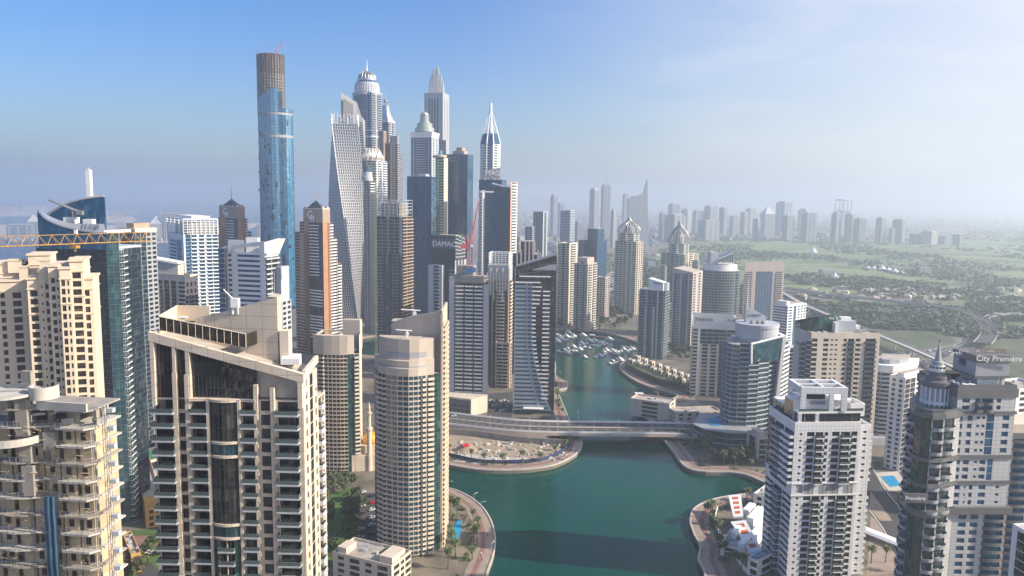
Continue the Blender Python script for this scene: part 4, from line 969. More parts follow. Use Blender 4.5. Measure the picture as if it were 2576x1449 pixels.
def letterpair(T,x,y,z,ang,s,m):
 t=text('G',s,.15,(x,y,z),ang,m,T.root,'sign_lettering');t2=text('H',s*.8,.18,(x+s*.34*math.cos(ang),y+s*.34*math.sin(ang) ,z - s*.28),ang,m,T.root,'sign_lettering')
def tower_GH(uL,uM,uF,uR,vt,Y,vsp,vis,label,vbody):
 """brown granite tower: dark front with white balcony bands, terracotta flank, stepped balcony wing, glass pyramid and spire"""
 fp=fpq(uM,uF,uF+(uR - uF)*.42,vbody,Y,57);C,R,B,L=fp;z1=Zt(uF,vt,Y)
 T=Tower('hotel_tower',label,'tower',fp,wallm=M_brown,glassm=G_dark,balm=M_white,fh=3.5,zvis=vis)
 zc=z1 - 15
 T.facade(C,R,3,zc,'#sn',wm=M_terra,wt={'#':3,'n':1.2,'s':.6});
 T.facade(L,C,zc - 60,zc,'#gbg',bd=.7,bh=.9,wt={'b':5,'g':2.2,'#':.9},nf=17);T.facade(L,C,3,zc - 60,'#ggg',wt={'g':3,'#':.9})
 bb=T.mb('white_band',M_white);d0=(V2(C) - V2(L)).normalized()
 for k in range(14):p=V2(lerp2(L,C,.58))+Vector((d0.y,-d0.x))*.3;bb.box((p.x,p.y,(zc - 78 if k < 6 else zc - 108) - (k % 6 if k < 6 else k - 6)*3.5),(V2(C) - V2(L)).length*.72,.5,1.3,math.atan2(d0.y,d0.x))
 for a,b_ in ((L,C),(C,R)):T.mb('wall',M_taupe).q((*a,zc),(*b_,zc),(*b_,z1),(*a,z1))
 T.core(offset(fp,-.8),3,z1 - .1,M_taupe);sides(T,fp,3,z1,M_taupe);T.parapet(fp,z1,1.4,.6,M_sandpale)
 el=V2(L) - V2(C);p=V2(C)+el*.78;d=(V2(C) - V2(L)).normalized();n_=Vector((d.y,-d.x))*.5
 letterpair(T,p.x+n_.x,p.y+n_.y,zc+4.6,math.atan2(d.y,d.x),12.5,M_sign)
 # stepped wings: balconies each side, lower and lower towards the outside
 wr=fpq(uF,uF+1,uR,vbody,Y+7,50,lL=14);base=V2(wr[0]);er=V2(wr[1]) - base;el2=V2(wr[3]) - base
 for i,(t,dz) in enumerate(((.30,7),(.52,15),(.74,32),(1.0,62))):
  f2=[tuple(base+er*(t - .26)),tuple(base+er*t),tuple(base+er*t+el2),tuple(base+er*(t - .26)+el2)]
  T.facade(f2[0],f2[1],3,z1 - dz,'b',bd=1.6,bh=1.25,wm=M_terra);T.facade(f2[1],f2[2],3,z1 - dz,'b',bd=1.6,bh=1.25,wm=M_taupe);T.core(offset(f2,-.8),3,z1 - dz - .1,M_taupe);T.mb('roof',M_taupe).q(*[(*q,z1 - dz) for q in f2])
 wl=fpq(uL,uM+2,uM+3,vbody,Y+6,57,lR=12)
 for dz,t in ((14,.45),(26,1.0)):
  f2=[wl[0],wl[1],tuple(lerp2(wl[1],wl[2],t)),tuple(lerp2(wl[0],wl[3],t))];T.facade(f2[3],f2[0],3,z1 - dz,'b' if t < .5 else 'bb',bd=1.0,bh=1.2,gm=G_dark,bm=M_taupe);T.core(offset(f2,-.8),3,z1 - dz - .1,M_taupe)
  # pyramid of glazing bars
 cx=sum(q[0] for q in fp)/4;cyy=sum(q[1] for q in fp)/4;ap=Vector((cx,cyy,Zt((uM+uF)/2+8,vsp+36,Y)));q=offset(fp,-2.2);pg=T.part('glass_pyramid',M_steel);ring=[Vector((*lerp2(q[i],q[(i+1) % 4],k/4),z1)) for i in range(4) for k in range(4)]
 for i,r in enumerate(ring):
  pg.bar(r,ap,.22 if i % 4 else .35,4)
  for f in (.33,.66):pg.bar(r.lerp(ap,f),ring[(i+1) % 16].lerp(ap,f),.15,4)
 gl=T.part('pyramid_glass',G_brown)
 for i in range(16):gl.q(ring[i]+(ap - ring[i])*.02,ring[(i+1) % 16]+(ap - ring[i])*.02,ap - Vector((0,0,.6)))
 cb=T.part('corner_blocks',M_sandpale)
 for r in (ring[0],ring[4],ring[12]):cb.box((r.x,r.y,z1 - .01),2.6,2.6,3,rad(57))
 spire(T,cx,cyy,ap.z - 1,Zt((uM+uF)/2+8,vsp,Y),.45,M_taupe)
 T.done()
tower_GH(741,763,812,856,527,850,468,20,'dark brown hotel tower with terracotta flank and pyramid, in front of the twisted silver tower',560)
tower_GH(541,552,598,643,521,980,464,60,'dark brown hotel tower with tan flank and pyramid, beside the white lattice tower at left',560)
def tower_W():
 Y=560;fp=fpq(563,666,700,660,Y,76);z1=Zt(566,622,Y);C,R,B,L=fp;zr=Zt(666,606,Y)
 T=Tower('office_tower','white office slab with long ribbon windows and flared corner left of the blue round tower','tower',fp,wallm=M_white,glassm=G_blue,balm=M_lgrey,fh=3.75,zvis=60)
 zf=z1 - 4.5
 T.facade(L,C,3,zf,'#w#W#',wt={'#':1.0,'w':1.6,'W':7.6},nf=int((zf - 3)/3.75),hw=.46,sill=.25,rec=.5)
 top=T.part('screen_wall',M_white)
 def X(t):return V2(L)+(V2(C) - V2(L))*t
 for t0,t1,a,b_ in ((0,.1,0,1),(.1,.17,.62,1),(.17,.28,0,1),(.28,.86,.62,1),(.86,1,0,1),(.1,.17,0,.05),(.28,.86,0,.08)):
  zt0,zt1=z1+(zr - z1)*t0,z1+(zr - z1)*t1;p,q=X(t0),X(t1);h0,h1=zt0 - zf,zt1 - zf
  top.q((*p,zf+h0*a),(*q,zf+h1*a),(*q,zf+h1*b_),(*p,zf+h0*b_));p2,q2=p+Vector((0,.6)),q+Vector((0,.6));top.q((*q2,zf+h1*a),(*p2,zf+h0*a),(*p2,zf+h0*b_),(*q2,zf+h1*b_));top.q((*p,zf+h0*b_),(*q,zf+h1*b_),(*q2,zf+h1*b_),(*p2,zf+h0*b_));top.q((*p,zf+h0*a),(*p2,zf+h0*a),(*q2,zf+h1*a),(*q,zf+h1*a))
  # flared right corner fin
 c2=P(704,602,Y+5);c1=P(668,648,Y);b=T.part('flared_fin',M_white);a1=Vector((*C,zr - 1));a2=Vector((*C,c1.z))
 b.q(tuple(a2),(c1.x,c1.y,c1.z),tuple(c2),tuple(a1));b.q((c1.x,c1.y,c1.z),(R[0],R[1],c1.z),(R[0]+6,R[1],c2.z),tuple(c2));b.q(tuple(a1),tuple(c2),(R[0]+6,R[1],c2.z),(R[0],R[1],c2.z));b.q(tuple(a1),(R[0],R[1],zr),(R[0],R[1],c1.z),tuple(a2))
 T.facade(C,R,3,c1.z+6,'bb',bd=1.6,bh=.8,wm=M_grey,gm=G_dark);T.core(offset(fp,-.8),3,zf - .2);sides(T,fp,3,zf)
 wg=fpq(549,564,566,640,Y+4,76,lR=14);zg=Zt(560,624,Y+4);T.curtain(wg[3],wg[0],3,zg,5,gm=G_blue,fm=M_lgrey,vm=0,line=.5);T.core(offset(wg,-.8),3,zg,M_mullion)
 p=P(636,598,Y+9);b=T.part('plant_room',M_white);b.box((p.x,p.y,zf),9,5,p.z - zf);b=T.part('plant_room',M_lgrey);b.box((p.x - 12,p.y,zf),12,5,p.z - zf - 2)
 T.done()
tower_W()
def tower_narrow():
 Y=480;fp=fpq(689,708,716,690,Y,78,lR=12);z1=Zt(708,672,Y)
 T=Tower('apartment_tower','narrow grey tower with small black windows squeezed behind the cream tower fin','tower',fp,wallm=M_grey,glassm=G_dark,balm=M_grey,fh=3.4,zvis=30)
 C,R,B,L=fp;T.facade(C,R,3,z1 - 22,'ww',wm=M_lgrey);T.facade(L,C,3,z1 - 22,'#ww#');T.core(offset(fp,-.8),3,z1,M_lgrey);T.core(inset_fp(fp,0,-3,6,None),z1 - 22,z1 - 3,M_grey,'plant_room')
 spire(T,*V2(C),z1 - 8,Zt(703,644,Y),.3);T.done()
tower_narrow()
def tower_ciel():
 """round blue glass tower with the top floors still raw concrete"""
 Y=975;cx=(XY(656,500,Y)[0]+XY(739,500,Y)[0])/2;rx=(XY(739,500,Y)[0] - XY(656,500,Y)[0])/2;n=28
 def ell(f=1.0,sx=0):return [(cx+sx+rx*f*math.cos(2*math.pi*i/n),Y+rx*.9*f*math.sin(2*math.pi*i/n)) for i in range(n)]
 fp=ell();T=Tower('glass_tower','very tall round blue glass tower with unfinished concrete top and red crane','tower',fp,wallm=M_concrete,glassm=G_sky,fh=4.0,zvis=30)
 z1=Zt(736,276,Y);z0=Zt(739,775,Y);zp=Zt(690,226,Y)
 zl=Zt(660,247,Y)
 for i in range(n):
  a,b_=fp[i],fp[(i+1) % n];t=2*math.pi*(i+.5)/n
  if math.sin(t) < .35:
   c=math.cos(t);top=z1 if c > .62 else (zl+(zp - zl)*max(0,min(1,(c+.75)/.9)) if c < .35 else zp - 4)
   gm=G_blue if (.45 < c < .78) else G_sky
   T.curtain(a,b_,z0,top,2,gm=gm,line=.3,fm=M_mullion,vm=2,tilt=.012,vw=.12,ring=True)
  else:T.mb('wall',M_grey).q((*a,z0),(*b_,z0),(*b_,z1),(*a,z1))
 T.mb('wall',M_concrete).prism(ell(.97),z0,z1 - .3)
 rg=T.part('louvre_floor',M_grey);o=ell(1.006);rg.prism(o,Zt(690,348,Y),Zt(690,341,Y),bottom=True);o=ell(1.005);rg2=T.part('louvre_floor',M_grey);rg2.prism(o,Zt(690,292,Y),Zt(690,286,Y),bottom=True)
 # missing panels: dark openings scattered over the glass
 for k in range(46):
  t=math.pi*random.uniform(1.05,1.95);z=random.uniform(z0+20,z1 - 8) if k > 16 else random.uniform(z1 - 130,z1 - 50);d=Vector((math.cos(t),math.sin(t)*.9));p=Vector((cx,Y))+d*rx*1.003;
  b=T.part('open_bay',M_black) if k < 30 else T.mb('open_bay',M_black);ang=math.atan2(d.y,d.x)+math.pi/2;b.box((p.x,p.y,z),random.choice((1.5,2.2,3)),.3,random.choice((3,3.6,7)),ang)
  # raw concrete floors and scaffold above the glass
 zt=Zt(690,138,Y);zs=Zt(690,190,Y);k=0;z=z1 - 14;top_=ell(.86,-1.5)
 while z < zt:
  f=.76 if z < zs else .72;b=T.mbs.setdefault(('floor_slab','s%d' % k,'x'),(MB(),M_concrete))[0];b.prism(ell(f,-4.6),z,z+.7,bottom=True);z+=4.0;k+=1
 T.mb('core_wall',M_concrete).prism(ell(.5,-4.6),z1 - 20,zt - 3);cl=T.mb('column',M_concrete2)
 for i in range(n):
  p=ell(.72,-4.6)[i];cl.box((*p,z1 - 14),1.0,1.0,zt - z1+12,2*math.pi*i/n)
 sc_=T.part('scaffold',M_brown);so_=ell(.80,-4.6)
 for i in range(0,n):
  p=so_[i];q=so_[(i+1) % n];sc_.bar((*p,z1 - 10),(p[0],p[1],zt - (0 if i % 3 else -3)),.22,4)
  z=z1 - 8
  while z < zt:sc_.bar((*p,z),(*q,z),.15 if z < zs else .3,4);z+=4 if z < zs else 2.2
  # climbing shutters round the top lift
 fs=T.part('climbing_formwork',M_brown)
 for i in range(n):
  p,q=ell(.745,-4.6)[i],ell(.745,-4.6)[(i+1) % n]
  if i % 2 == 0:fs.q((*p,zs+4),(*q,zs+4),(*q,zt),(*p,zt))
 ld=T.part('landing_deck',M_brown)
 for v in (360,402,303,435,480):q=P(653,v,Y);ld.box((q.x+1.0,q.y,q.z),4.0,3,2.2)
 pb=T.part('podium',M_white);a,c=XY(716,800,Y - 4),XY(744,800,Y - 4);pb.prism(ell(1.04),3,z0);
 T.done()
 # red luffing crane on the top deck
 p=P(684,140,Y);r=thing('tower_crane','red luffing crane on top of the unfinished blue round tower','crane',tuple(p));m=MB()
 e=P(715,101,Y+2);m.bar(p,e,.55,4,.25);m.bar(p+Vector((2,0,0)),e,.2,4);m.build('jib',M_redst,r)
 m=MB();m.box((p.x,p.y,zt - 4),2.2,2.2,p.z - zt+6);m.bar(p,p+Vector((-3,0,5)),.3,4);m.bar(p+Vector((-3,0,5)),p+Vector((-5,0,0)),.3,4);m.box((p.x - 4,p.y,p.z - 1.5),4,1.6,1.8);m.build('mast',M_redst,r)
 m=MB();m.bar(p+Vector((-3,0,5)),e,.09,4);m.bar(e,e - Vector((0,0,12)),.08,4);m.build('cable',M_steel,r)
tower_ciel()
def tower_cayan():
 """twisted tower: each floor is a square turned a little further than the one below"""
 Y=1060;cx,cyy=XY(860,400,Y)[0]+1.0,Y+20;s=17.6;z1=Zt(860,290,Y);zb=3;N=76
 T=Tower('twisted_tower','silver twisted tower turning a quarter round from base to open frame top','tower',[(cx - s,cyy - s),(cx+s,cyy - s),(cx+s,cyy+s),(cx - s,cyy+s)],wallm=M_metal,glassm=G_dark,fh=3.9,zvis=40)
 Mw=mat('silver cladding',(0.50,0.51,0.54),0.36,.3,var=.04)
 fh=(z1 - zb)/N
 def corner(k):
  a=rad(2)+rad(88)*(1 - k/N)+rad(5);ch=3.0;pts=[]
  for j in range(4):
   t=a+j*math.pi/2;ux,uy=math.cos(t),math.sin(t);vx,vy=-uy,ux
   pts.append((cx+(-ux*s)+(-vx)*s,cyy+(-uy*s) - vy*s))
  return pts
 sg=T.mb('wall',Mw);nb=11
 def face_pt(c,j,t,z,dep=0):
  a,b_=V2(c[j]),V2(c[(j+1) % 4]);p=a+(b_ - a)*t;d=(b_ - a).normalized();n_=Vector((d.y,-d.x));p=p - n_*dep;return (p.x,p.y,z)
 for k in range(N - 1):
  c0,c1=corner(k),corner(k+1);z0,zt_=zb+k*fh,zb+(k+1)*fh;zs=z0+fh*.26;fr=.26
  cm=[tuple(lerp2(c0[j],c1[j],fr)) for j in range(4)]
  top=k > N - 8
  for j in range(4):
   sg.q(face_pt(c0,j,0,z0),face_pt(c0,j,1,z0),face_pt(cm,j,1,zs),face_pt(cm,j,0,zs))
   if k >= N - 3:continue
   for i in range(nb):
    off=.0 if k % 2 else .18
    for t0,t1 in (((i+off)/nb,(i+off+.42)/nb),):
     sg.q(face_pt(cm,j,t0,zs),face_pt(cm,j,t1,zs),face_pt(c1,j,t1,zt_),face_pt(c1,j,t0,zt_))
     sg.q(face_pt(cm,j,t1,zs),face_pt(cm,j,t1,zs,.7),face_pt(c1,j,t1,zt_,.7),face_pt(c1,j,t1,zt_));sg.q(face_pt(cm,j,t0,zs,.7),face_pt(cm,j,t0,zs),face_pt(c1,j,t0,zt_),face_pt(c1,j,t0,zt_,.7))
    tm=(i+off+.71)/nb;a=V2(c0[j]);b_=V2(c0[(j+1) % 4]);d=(b_ - a).normalized();p=face_pt(cm,j,tm,(zs+zt_)/2,.62)
    w_=(b_ - a).length/nb*.60
    if j in (0,3) or True:T.win.append((p,math.atan2(d.y,d.x),w_,fh*.74,G_blue if (k in (N - 9,N - 8) and j == 0) else G_dark,(d.y,-d.x)))
  b=T.mbs.setdefault(('wall','edge',Mw.name),(MB(),Mw))[0]
  for j in range(4):b.bar((*c0[j],z0),(*c1[j],zt_),.55,4)
 core=T.mb('core_wall',M_mullion)
 core.lathe((cx,cyy),[(s*.93,zb),(s*.93,z1 - 6*fh)],24)
 fr_=T.part('roof_frame',M_metal);c=corner(N);
 for j in range(4):
  for i in range(9):
   p=face_pt(c,j,i/8,z1 - fh*3);fr_.bar(p,(p[0],p[1],z1+random.choice((1,3,5))),.28,4)
  fr_.bar((*c[j],z1+3),(*c[(j+1) % 4],z1+2),.25,4);fr_.bar((*c[j],z1 - 3),(*c[(j+1) % 4],z1 - 3),.25,4)
 for k in range(7):b=T.part('roof_plant',M_plant);b.box((cx+random.uniform(-10,10),cyy+random.uniform(-8,8),z1 - 12),random.uniform(2,5),3,random.uniform(9,13))
 T.done()
tower_cayan()
def tower_ocean():
 Y=1130;a=P(858,232,Y);b_=P(898,258,Y+12);c=P(912,300,Y+14);d=P(925,470,Y+14);e=P(931,800,Y+14);lb_=P(850,800,Y)
 T=Tower('sloped_tower','grey tower with dark sloping wedge top rising behind the twisted silver tower','tower',[(lb_.x,Y),(e.x,Y+14),(e.x,Y+44),(lb_.x,Y+44)],wallm=M_grey,glassm=G_teal,balm=M_metal,fh=3.6,zvis=60)
 f=T.part('front_frame',M_grey);p=[lb_,P(899,800,Y+10),P(901,470,Y+11),b_,a]
 f.q(*[tuple(x) for x in p])
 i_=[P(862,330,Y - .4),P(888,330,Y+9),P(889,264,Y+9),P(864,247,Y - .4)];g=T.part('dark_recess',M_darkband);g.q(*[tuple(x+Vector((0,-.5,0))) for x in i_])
 q=[P(899,800,Y+10),e,d,c,b_,P(901,470,Y+11)];w_=T.mb('wall',M_grey)
 for j,(x0,x1) in enumerate(zip(p[1:3]+[b_],[e,d,c])):pass
 w_.q(tuple(p[1]),tuple(e),tuple(d),tuple(p[2]));w_.q(tuple(p[2]),tuple(d),tuple(c),tuple(b_))
 zz=40
 while zz < Zt(920,310,Y+14):
  t=(zz - e.z)/(d.z - e.z);xr=e.x+(d.x - e.x)*min(1,t) if zz < d.z else d.x+(c.x - d.x)*(zz - d.z)/(c.z - d.z);xl=p[1].x+(p[2].x - p[1].x)*min(1,t) if zz < p[2].z else p[2].x+(b_.x - p[2].x)*(zz - p[2].z)/(b_.z - p[2].z)
  n_=int((zz - 40)/3.6);T.win.append((((xl+xr)/2,Y+11.5,zz+1.6),0.1,(xr - xl)*.86,2.3,G_teal,(.1,-1)))
  T.bal.append((((xl+xr)/2+(1.2 if n_ % 2 else -1),Y+11.6,zz),.1,(xr - xl)*.55,1.5,M_metal,'b',(.1,-1),.9));zz+=3.6
 bk=T.mb('wall',M_grey);bk.prism([(lb_.x+.5,Y+15),(e.x - .2,Y+15),(e.x - .2,Y+44),(lb_.x+.5,Y+44)],3,d.z);bk.prism([(a.x,Y+15),(c.x,Y+15),(c.x,Y+34),(a.x,Y+34)],d.z,c.z,ztop=[a.z - 1,c.z - 1,c.z - 1,a.z - 1])
 T.done()
tower_ocean()
def tower_princess():
 Y=1230;fp=fpq(887,934,951,230,Y,62,lR=26);z1=Zt(934,232,Y);C,R,B,L=fp
 T=Tower('domed_tower','very tall residential tower with round drum, ribbed dome and spire, tallest near the twisted tower','tower',fp,wallm=M_grey,glassm=G_blue,balm=M_grey,fh=3.7,zvis=150)
 T.facade(L,C,3,z1,'#bggb#g#',bd=1.0,wt={'g':2.4,'b':2.8});T.facade(C,R,3,z1,'b#b',bd=1.4,wt={'b':3});T.core(offset(fp,-.8),3,z1 - .1);sides(T,fp,3,z1)
 c=(sum(p[0] for p in fp)/4,sum(p[1] for p in fp)/4);r=(XY(949,220,Y)[0] - XY(888,220,Y)[0])/2;zd=lambda v:Zt(918,v,Y)
 d=T.part('drum',M_lgrey);d.lathe(c,[(r,z1 - 3),(r,zd(214)),(r*1.02,zd(213)),(r*1.02,zd(209)),(r*.94,zd(208)),(r*.94,zd(204))],32)
 cb=T.part('colonnade',M_white)
 for k in range(32):t=2*math.pi*k/32;cb.box((c[0]+r*1.02*math.cos(t),c[1]+r*1.02*math.sin(t),zd(229)),1.0,.8,zd(214) - zd(229),t)
 d2=T.part('upper_drum',M_metal);d2.lathe(c,[(r*.8,zd(206)),(r*.8,zd(197)),(r*.83,zd(197)),(r*.83,zd(195))],32);g=T.part('drum_glazing',G_blue);g.lathe(c,[(r*.82,zd(205)),(r*.82,zd(199))],32)
 dm=T.part('dome',mat('dome metal',(.20,.19,.19),.35,.6));pr=[(r*.74*math.cos(t),zd(195)+(zd(173) - zd(195))*math.sin(t)) for t in [i*math.pi/2/8 for i in range(8)]]+[(.4,zd(172))];dm.lathe(c,pr,32)
 rb=T.part('dome_ribs',M_metal)
 for k in range(16):
  t=2*math.pi*k/16
  for (r0,z0_),(r1,z1_) in zip(pr[:-1],pr[1:]):rb.bar((c[0]+r0*1.01*math.cos(t),c[1]+r0*1.01*math.sin(t),z0_),(c[0]+r1*1.01*math.cos(t),c[1]+r1*1.01*math.sin(t),z1_),.3,4)
 s_=T.part('spire',M_white);s_.lathe(c,[(2.2,zd(175)),(1.6,zd(170)),(.9,zd(165)),(.6,zd(155)),(.15,zd(143))],10)
 T.ring(fp,z1 - 60,z1 - 58.5,.5,M_white,'cornice');T.ring(fp,zd(345),zd(341),.8,M_white,'cornice');T.ring(fp,z1 - 1,z1+1,1.0,M_lgrey,'cornice')
 T.done()
tower_princess()
def tower_elite():
 Y=1290;fp=fpq(948,976,992,320,Y,62,lR=18);z1=Zt(976,305,Y);C,R,B,L=fp
 T=Tower('apartment_tower','dark blue tower with curved pagoda roof, ball and needle right of the domed tower','tower',fp,wallm=M_lgrey,glassm=G_blue,balm=M_lgrey,fh=3.7,zvis=150)
 T.curtain(L,C,3,z1,6,gm=G_blue,vm=0);T.facade(C,R,3,z1,'b#b',bd=1.6,bh=1.2);T.core(offset(fp,-.8),3,z1 - .1,M_taupe);sides(T,fp,3,z1)
 c=(sum(p[0] for p in fp)/4,sum(p[1] for p in fp)/4);r=T.part('pagoda_roof',M_metal);zp=Zt(970,262,Y);n=6
 q0=offset(fp,.8)
 for k in range(n):
  f0,f1=k/n,(k+1)/n;g=lambda f:1 - .62*(1 - (1 - f) ** 2.2);sc0,sc1=g(f0),g(f1)
  a=[(c[0]+(x - c[0])*sc0,c[1]+(y - c[1])*sc0,z1+(zp - z1)*f0) for x,y in q0];b_=[(c[0]+(x - c[0])*sc1,c[1]+(y - c[1])*sc1,z1+(zp - z1)*f1) for x,y in q0]
  for j in range(4):r.q(a[j],a[(j+1) % 4],b_[(j+1) % 4],b_[j])
 r.q(*b_);s_=T.part('finial',M_steel);s_.lathe(c,[(1,zp),(1.2,zp+3),(3.2,zp+5.5),(3.2,zp+8),(1,zp+10),(.5,zp+16),(.12,Zt(961,227,Y))],10)
 T.ring(fp,z1 - 1,z1+1,.8,M_white,'cornice')
 T.done()
 for (uL,uC,uR,vt,Y,m,pat,lab,ss) in ((952,965,972,332,1210,M_taupe,'#w#w#','small tan tower with square windows in front of the pagoda-roofed tower',None),(968,983,993,362,1180,M_taupe,'#ss#','brown stone tower with tall dark slots right of the ribbed white crown',None),(985,1000,1012,362,1250,M_grey,'ff','grey horizontally banded tower with stepped right shoulder',1)):
  fp=fpq(uL,uC,uR,vt,Y,60,lL=16 if ss else None);z1=Zt(uC,vt,Y);T=Tower('apartment_tower',lab,'tower',fp,wallm=m,glassm=G_dark,balm=m,fh=3.6,zvis=150);C,R,B,L=fp
  zr=Zt(uC,387,Y) if ss else z1
  T.facade(L,C,3,z1,pat.replace('s','g') if 's' in pat else pat);
  if ss:
   mid=inset_fp(fp,0,(V2(R) - V2(C)).length*.5,0,None);T.facade(mid[0],mid[1],3,z1,'f');T.core(offset(mid,-.8),3,z1 - .1);T.facade(mid[1],R,3,zr,'f');T.core(offset(fp,-.8),3,zr - .1);T.mb('wall',m).prism(offset(inset_fp(fp,0,(V2(R) - V2(C)).length*.25,0,None),-.2),z1,z1+13)
  else:T.facade(C,R,3,z1,'#w#');T.core(offset(fp,-.8),3,z1 - .1);T.parapet(fp,z1,2,.8)
  sides(T,fp,3,zr,m);T.done()
tower_elite()
def tower_ribcrown():
 Y=1090;fp=fpq(900,948,969,420,Y,55,lR=20);z1=Zt(948,404,Y);C,R,B,L=fp
 T=Tower('apartment_tower','white balcony tower crowned by a wide ribbed octagonal cone, in front of the domed tower','tower',fp,wallm=M_white,glassm=G_blue,balm=M_white,fh=3.5,zvis=60)
 T.facade(L,C,3,z1,'#gg#bb',bd=1.2);T.facade(C,R,3,z1,'#b#b',bd=1.3);T.core(offset(fp,-.8),3,z1 - .1);sides(T,fp,3,z1)
 c=(sum(p[0] for p in fp)/4,sum(p[1] for p in fp)/4);r=T.part('crown',M_white);r0=(XY(964,395,Y)[0] - XY(907,395,Y)[0])/2;zc=lambda v:Zt(936,v,Y);r.lathe(c,[(r0*.8,z1),(r0*.85,zc(400)),(r0,zc(396)),(r0,zc(391)),(r0*.62,zc(377)),(r0*.5,zc(373))],16)
 rb=T.part('crown_ribs',M_sandpale)
 for k in range(16):t=2*math.pi*(k+.5)/16;e=lambda rr,v:(c[0]+rr*math.cos(t),c[1]+rr*math.sin(t),zc(v));rb.bar(e(r0*1.03,397),e(r0*.55,371),.9,4);rb.bar(e(r0*1.03,402),e(r0*1.03,391),.7,4)
 T.done()
 Y=1010;fp=fpq(914,930,942,470,Y,60);z1=Zt(930,455,Y);C,R,B,L=fp
 T=Tower('apartment_tower','narrow pinkish tower with small square windows and blue glass dome right of the twisted tower','tower',fp,wallm=M_pink,glassm=G_dark,balm=M_white,fh=3.5,zvis=40)
 T.facade(L,C,3,z1,'#w#w#');T.facade(C,R,3,z1 - 14,'#n#n#',wt={'n':2.2});T.facade(C,R,z1 - 14,z1,'b',bd=1.4);T.core(offset(fp,-.8),3,z1 - .1);sides(T,fp,3,z1)
 c=(sum(p[0] for p in fp)/4 - 2,sum(p[1] for p in fp)/4);r0=6.6;zc=lambda v:Zt(926,v,Y);d=T.part('drum',M_lgrey);d.lathe(c,[(r0*1.15,z1),(r0*1.15,zc(444)),(r0,zc(443)),(r0,zc(432))],20);dm=T.part('glass_dome',G_teal);dm.lathe(c,[(r0*math.cos(t),zc(432)+(zc(415) - zc(432))*math.sin(t)) for t in [i*math.pi/2/6 for i in range(6)]]+[(.3,zc(415))],20)
 T.done()
 # green climbing crane between the towers
 a=P(944,560,860);r=thing('tower_crane','pale green lattice crane mast between the ribbed crown tower and the unfinished concrete tower','crane',(a.x,a.y,3));m=MB();top=Zt(946,415,860);Mg=mat('green steel',(.13,.20,.10),.6)
 for dx in (-1,1):
  for dy in (-1,1):m.bar((a.x+dx,a.y+dy,3),(a.x+dx,a.y+dy,top),.15,4)
 z=3;k=0
 while z < top - 3:s=1 if k % 2 else -1;m.bar((a.x - s,a.y - 1,z),(a.x+s,a.y - 1,z+3),.14,4);m.bar((a.x+1,a.y - s,z),(a.x+1,a.y+s,z+3),.14,4);z+=3;k+=1
 m.build('mast',Mg,r);m=MB();m.bar((a.x,a.y,top),P(955,365,862),.5,4,.25);m.bar((a.x - 1,a.y,top+2),P(955,365,862),.15,4);m.build('jib',Mg,r)
tower_ribcrown()
def tower_K():
 Y=800;fp=fpq(947,1010,1029,545,Y,72,lR=26);z1=Zt(1010,545,Y);C,R,B,L=fp
 T=Tower('building_under_construction','brownish concrete high-rise under construction with steel frame crown in front of the blue slabs','building',fp,wallm=M_concrete,glassm=G_dark,balm=M_grey,fh=3.5,zvis=40)
 zm=Zt(980,640,Y)
 T.facade(L,C,zm,z1,'rrsrr#',wt={'r':2.6},wm=M_grey,bm=M_taupe);T.facade(L,C,3,zm,'rgsgrg',wm=M_concrete,gm=G_dark,wt={'r':2.6,'g':1.8});T.facade(C,R,3,z1,'bb',bd=1.8,bm=M_taupe,bh=.9);T.core(offset(fp,-1.6),3,z1 - .1);sides(T,fp,3,z1)
 fr=T.part('steel_frame',M_lgrey);zt=Zt(1010,504,Y);
 for a,b_ in ((L,C),(C,R),(R,B),(B,L)):
  for i in range(7 if (a,b_) in ((L,C),(R,B)) else 3):
   n_=6 if (a,b_) in ((L,C),(R,B)) else 2;p=lerp2(a,b_,i/n_);fr.bar((*p,z1),(*p,zt),.35,4)
  for k in range(5):z=z1+(zt - z1)*(k+1)/5;fr.bar((*a,z),(*b_,z),.3,4)
  fr.bar((*a,z1),(*b_,z1+8),.2,4)
 T.core(inset_fp(fp,3,-3,4,-4),z1,zt - 3,M_concrete,'core_wall')
 nt_=T.part('scaffold',M_brown)
 for i in range(18):
  p=lerp2(L,C,random.random());z=random.uniform(40,z1);q=V2(p) - Vector((0,.9));nt_.bar((*q,z),(q.x,q.y,min(z1,z+random.uniform(10,40))),.12,4)
 for i in range(9):p=V2(lerp2(L,C,.32+.08*(i % 3)+.02))+Vector((0,-.25));z=zm - 12 - (i // 3)*24;g=T.part('new_glazing',G_teal);g.q((p.x,p.y,z - 20),(p.x+1.9,p.y - .1,z - 20),(p.x+1.9,p.y - .1,z),(p.x,p.y,z))
 T.done()
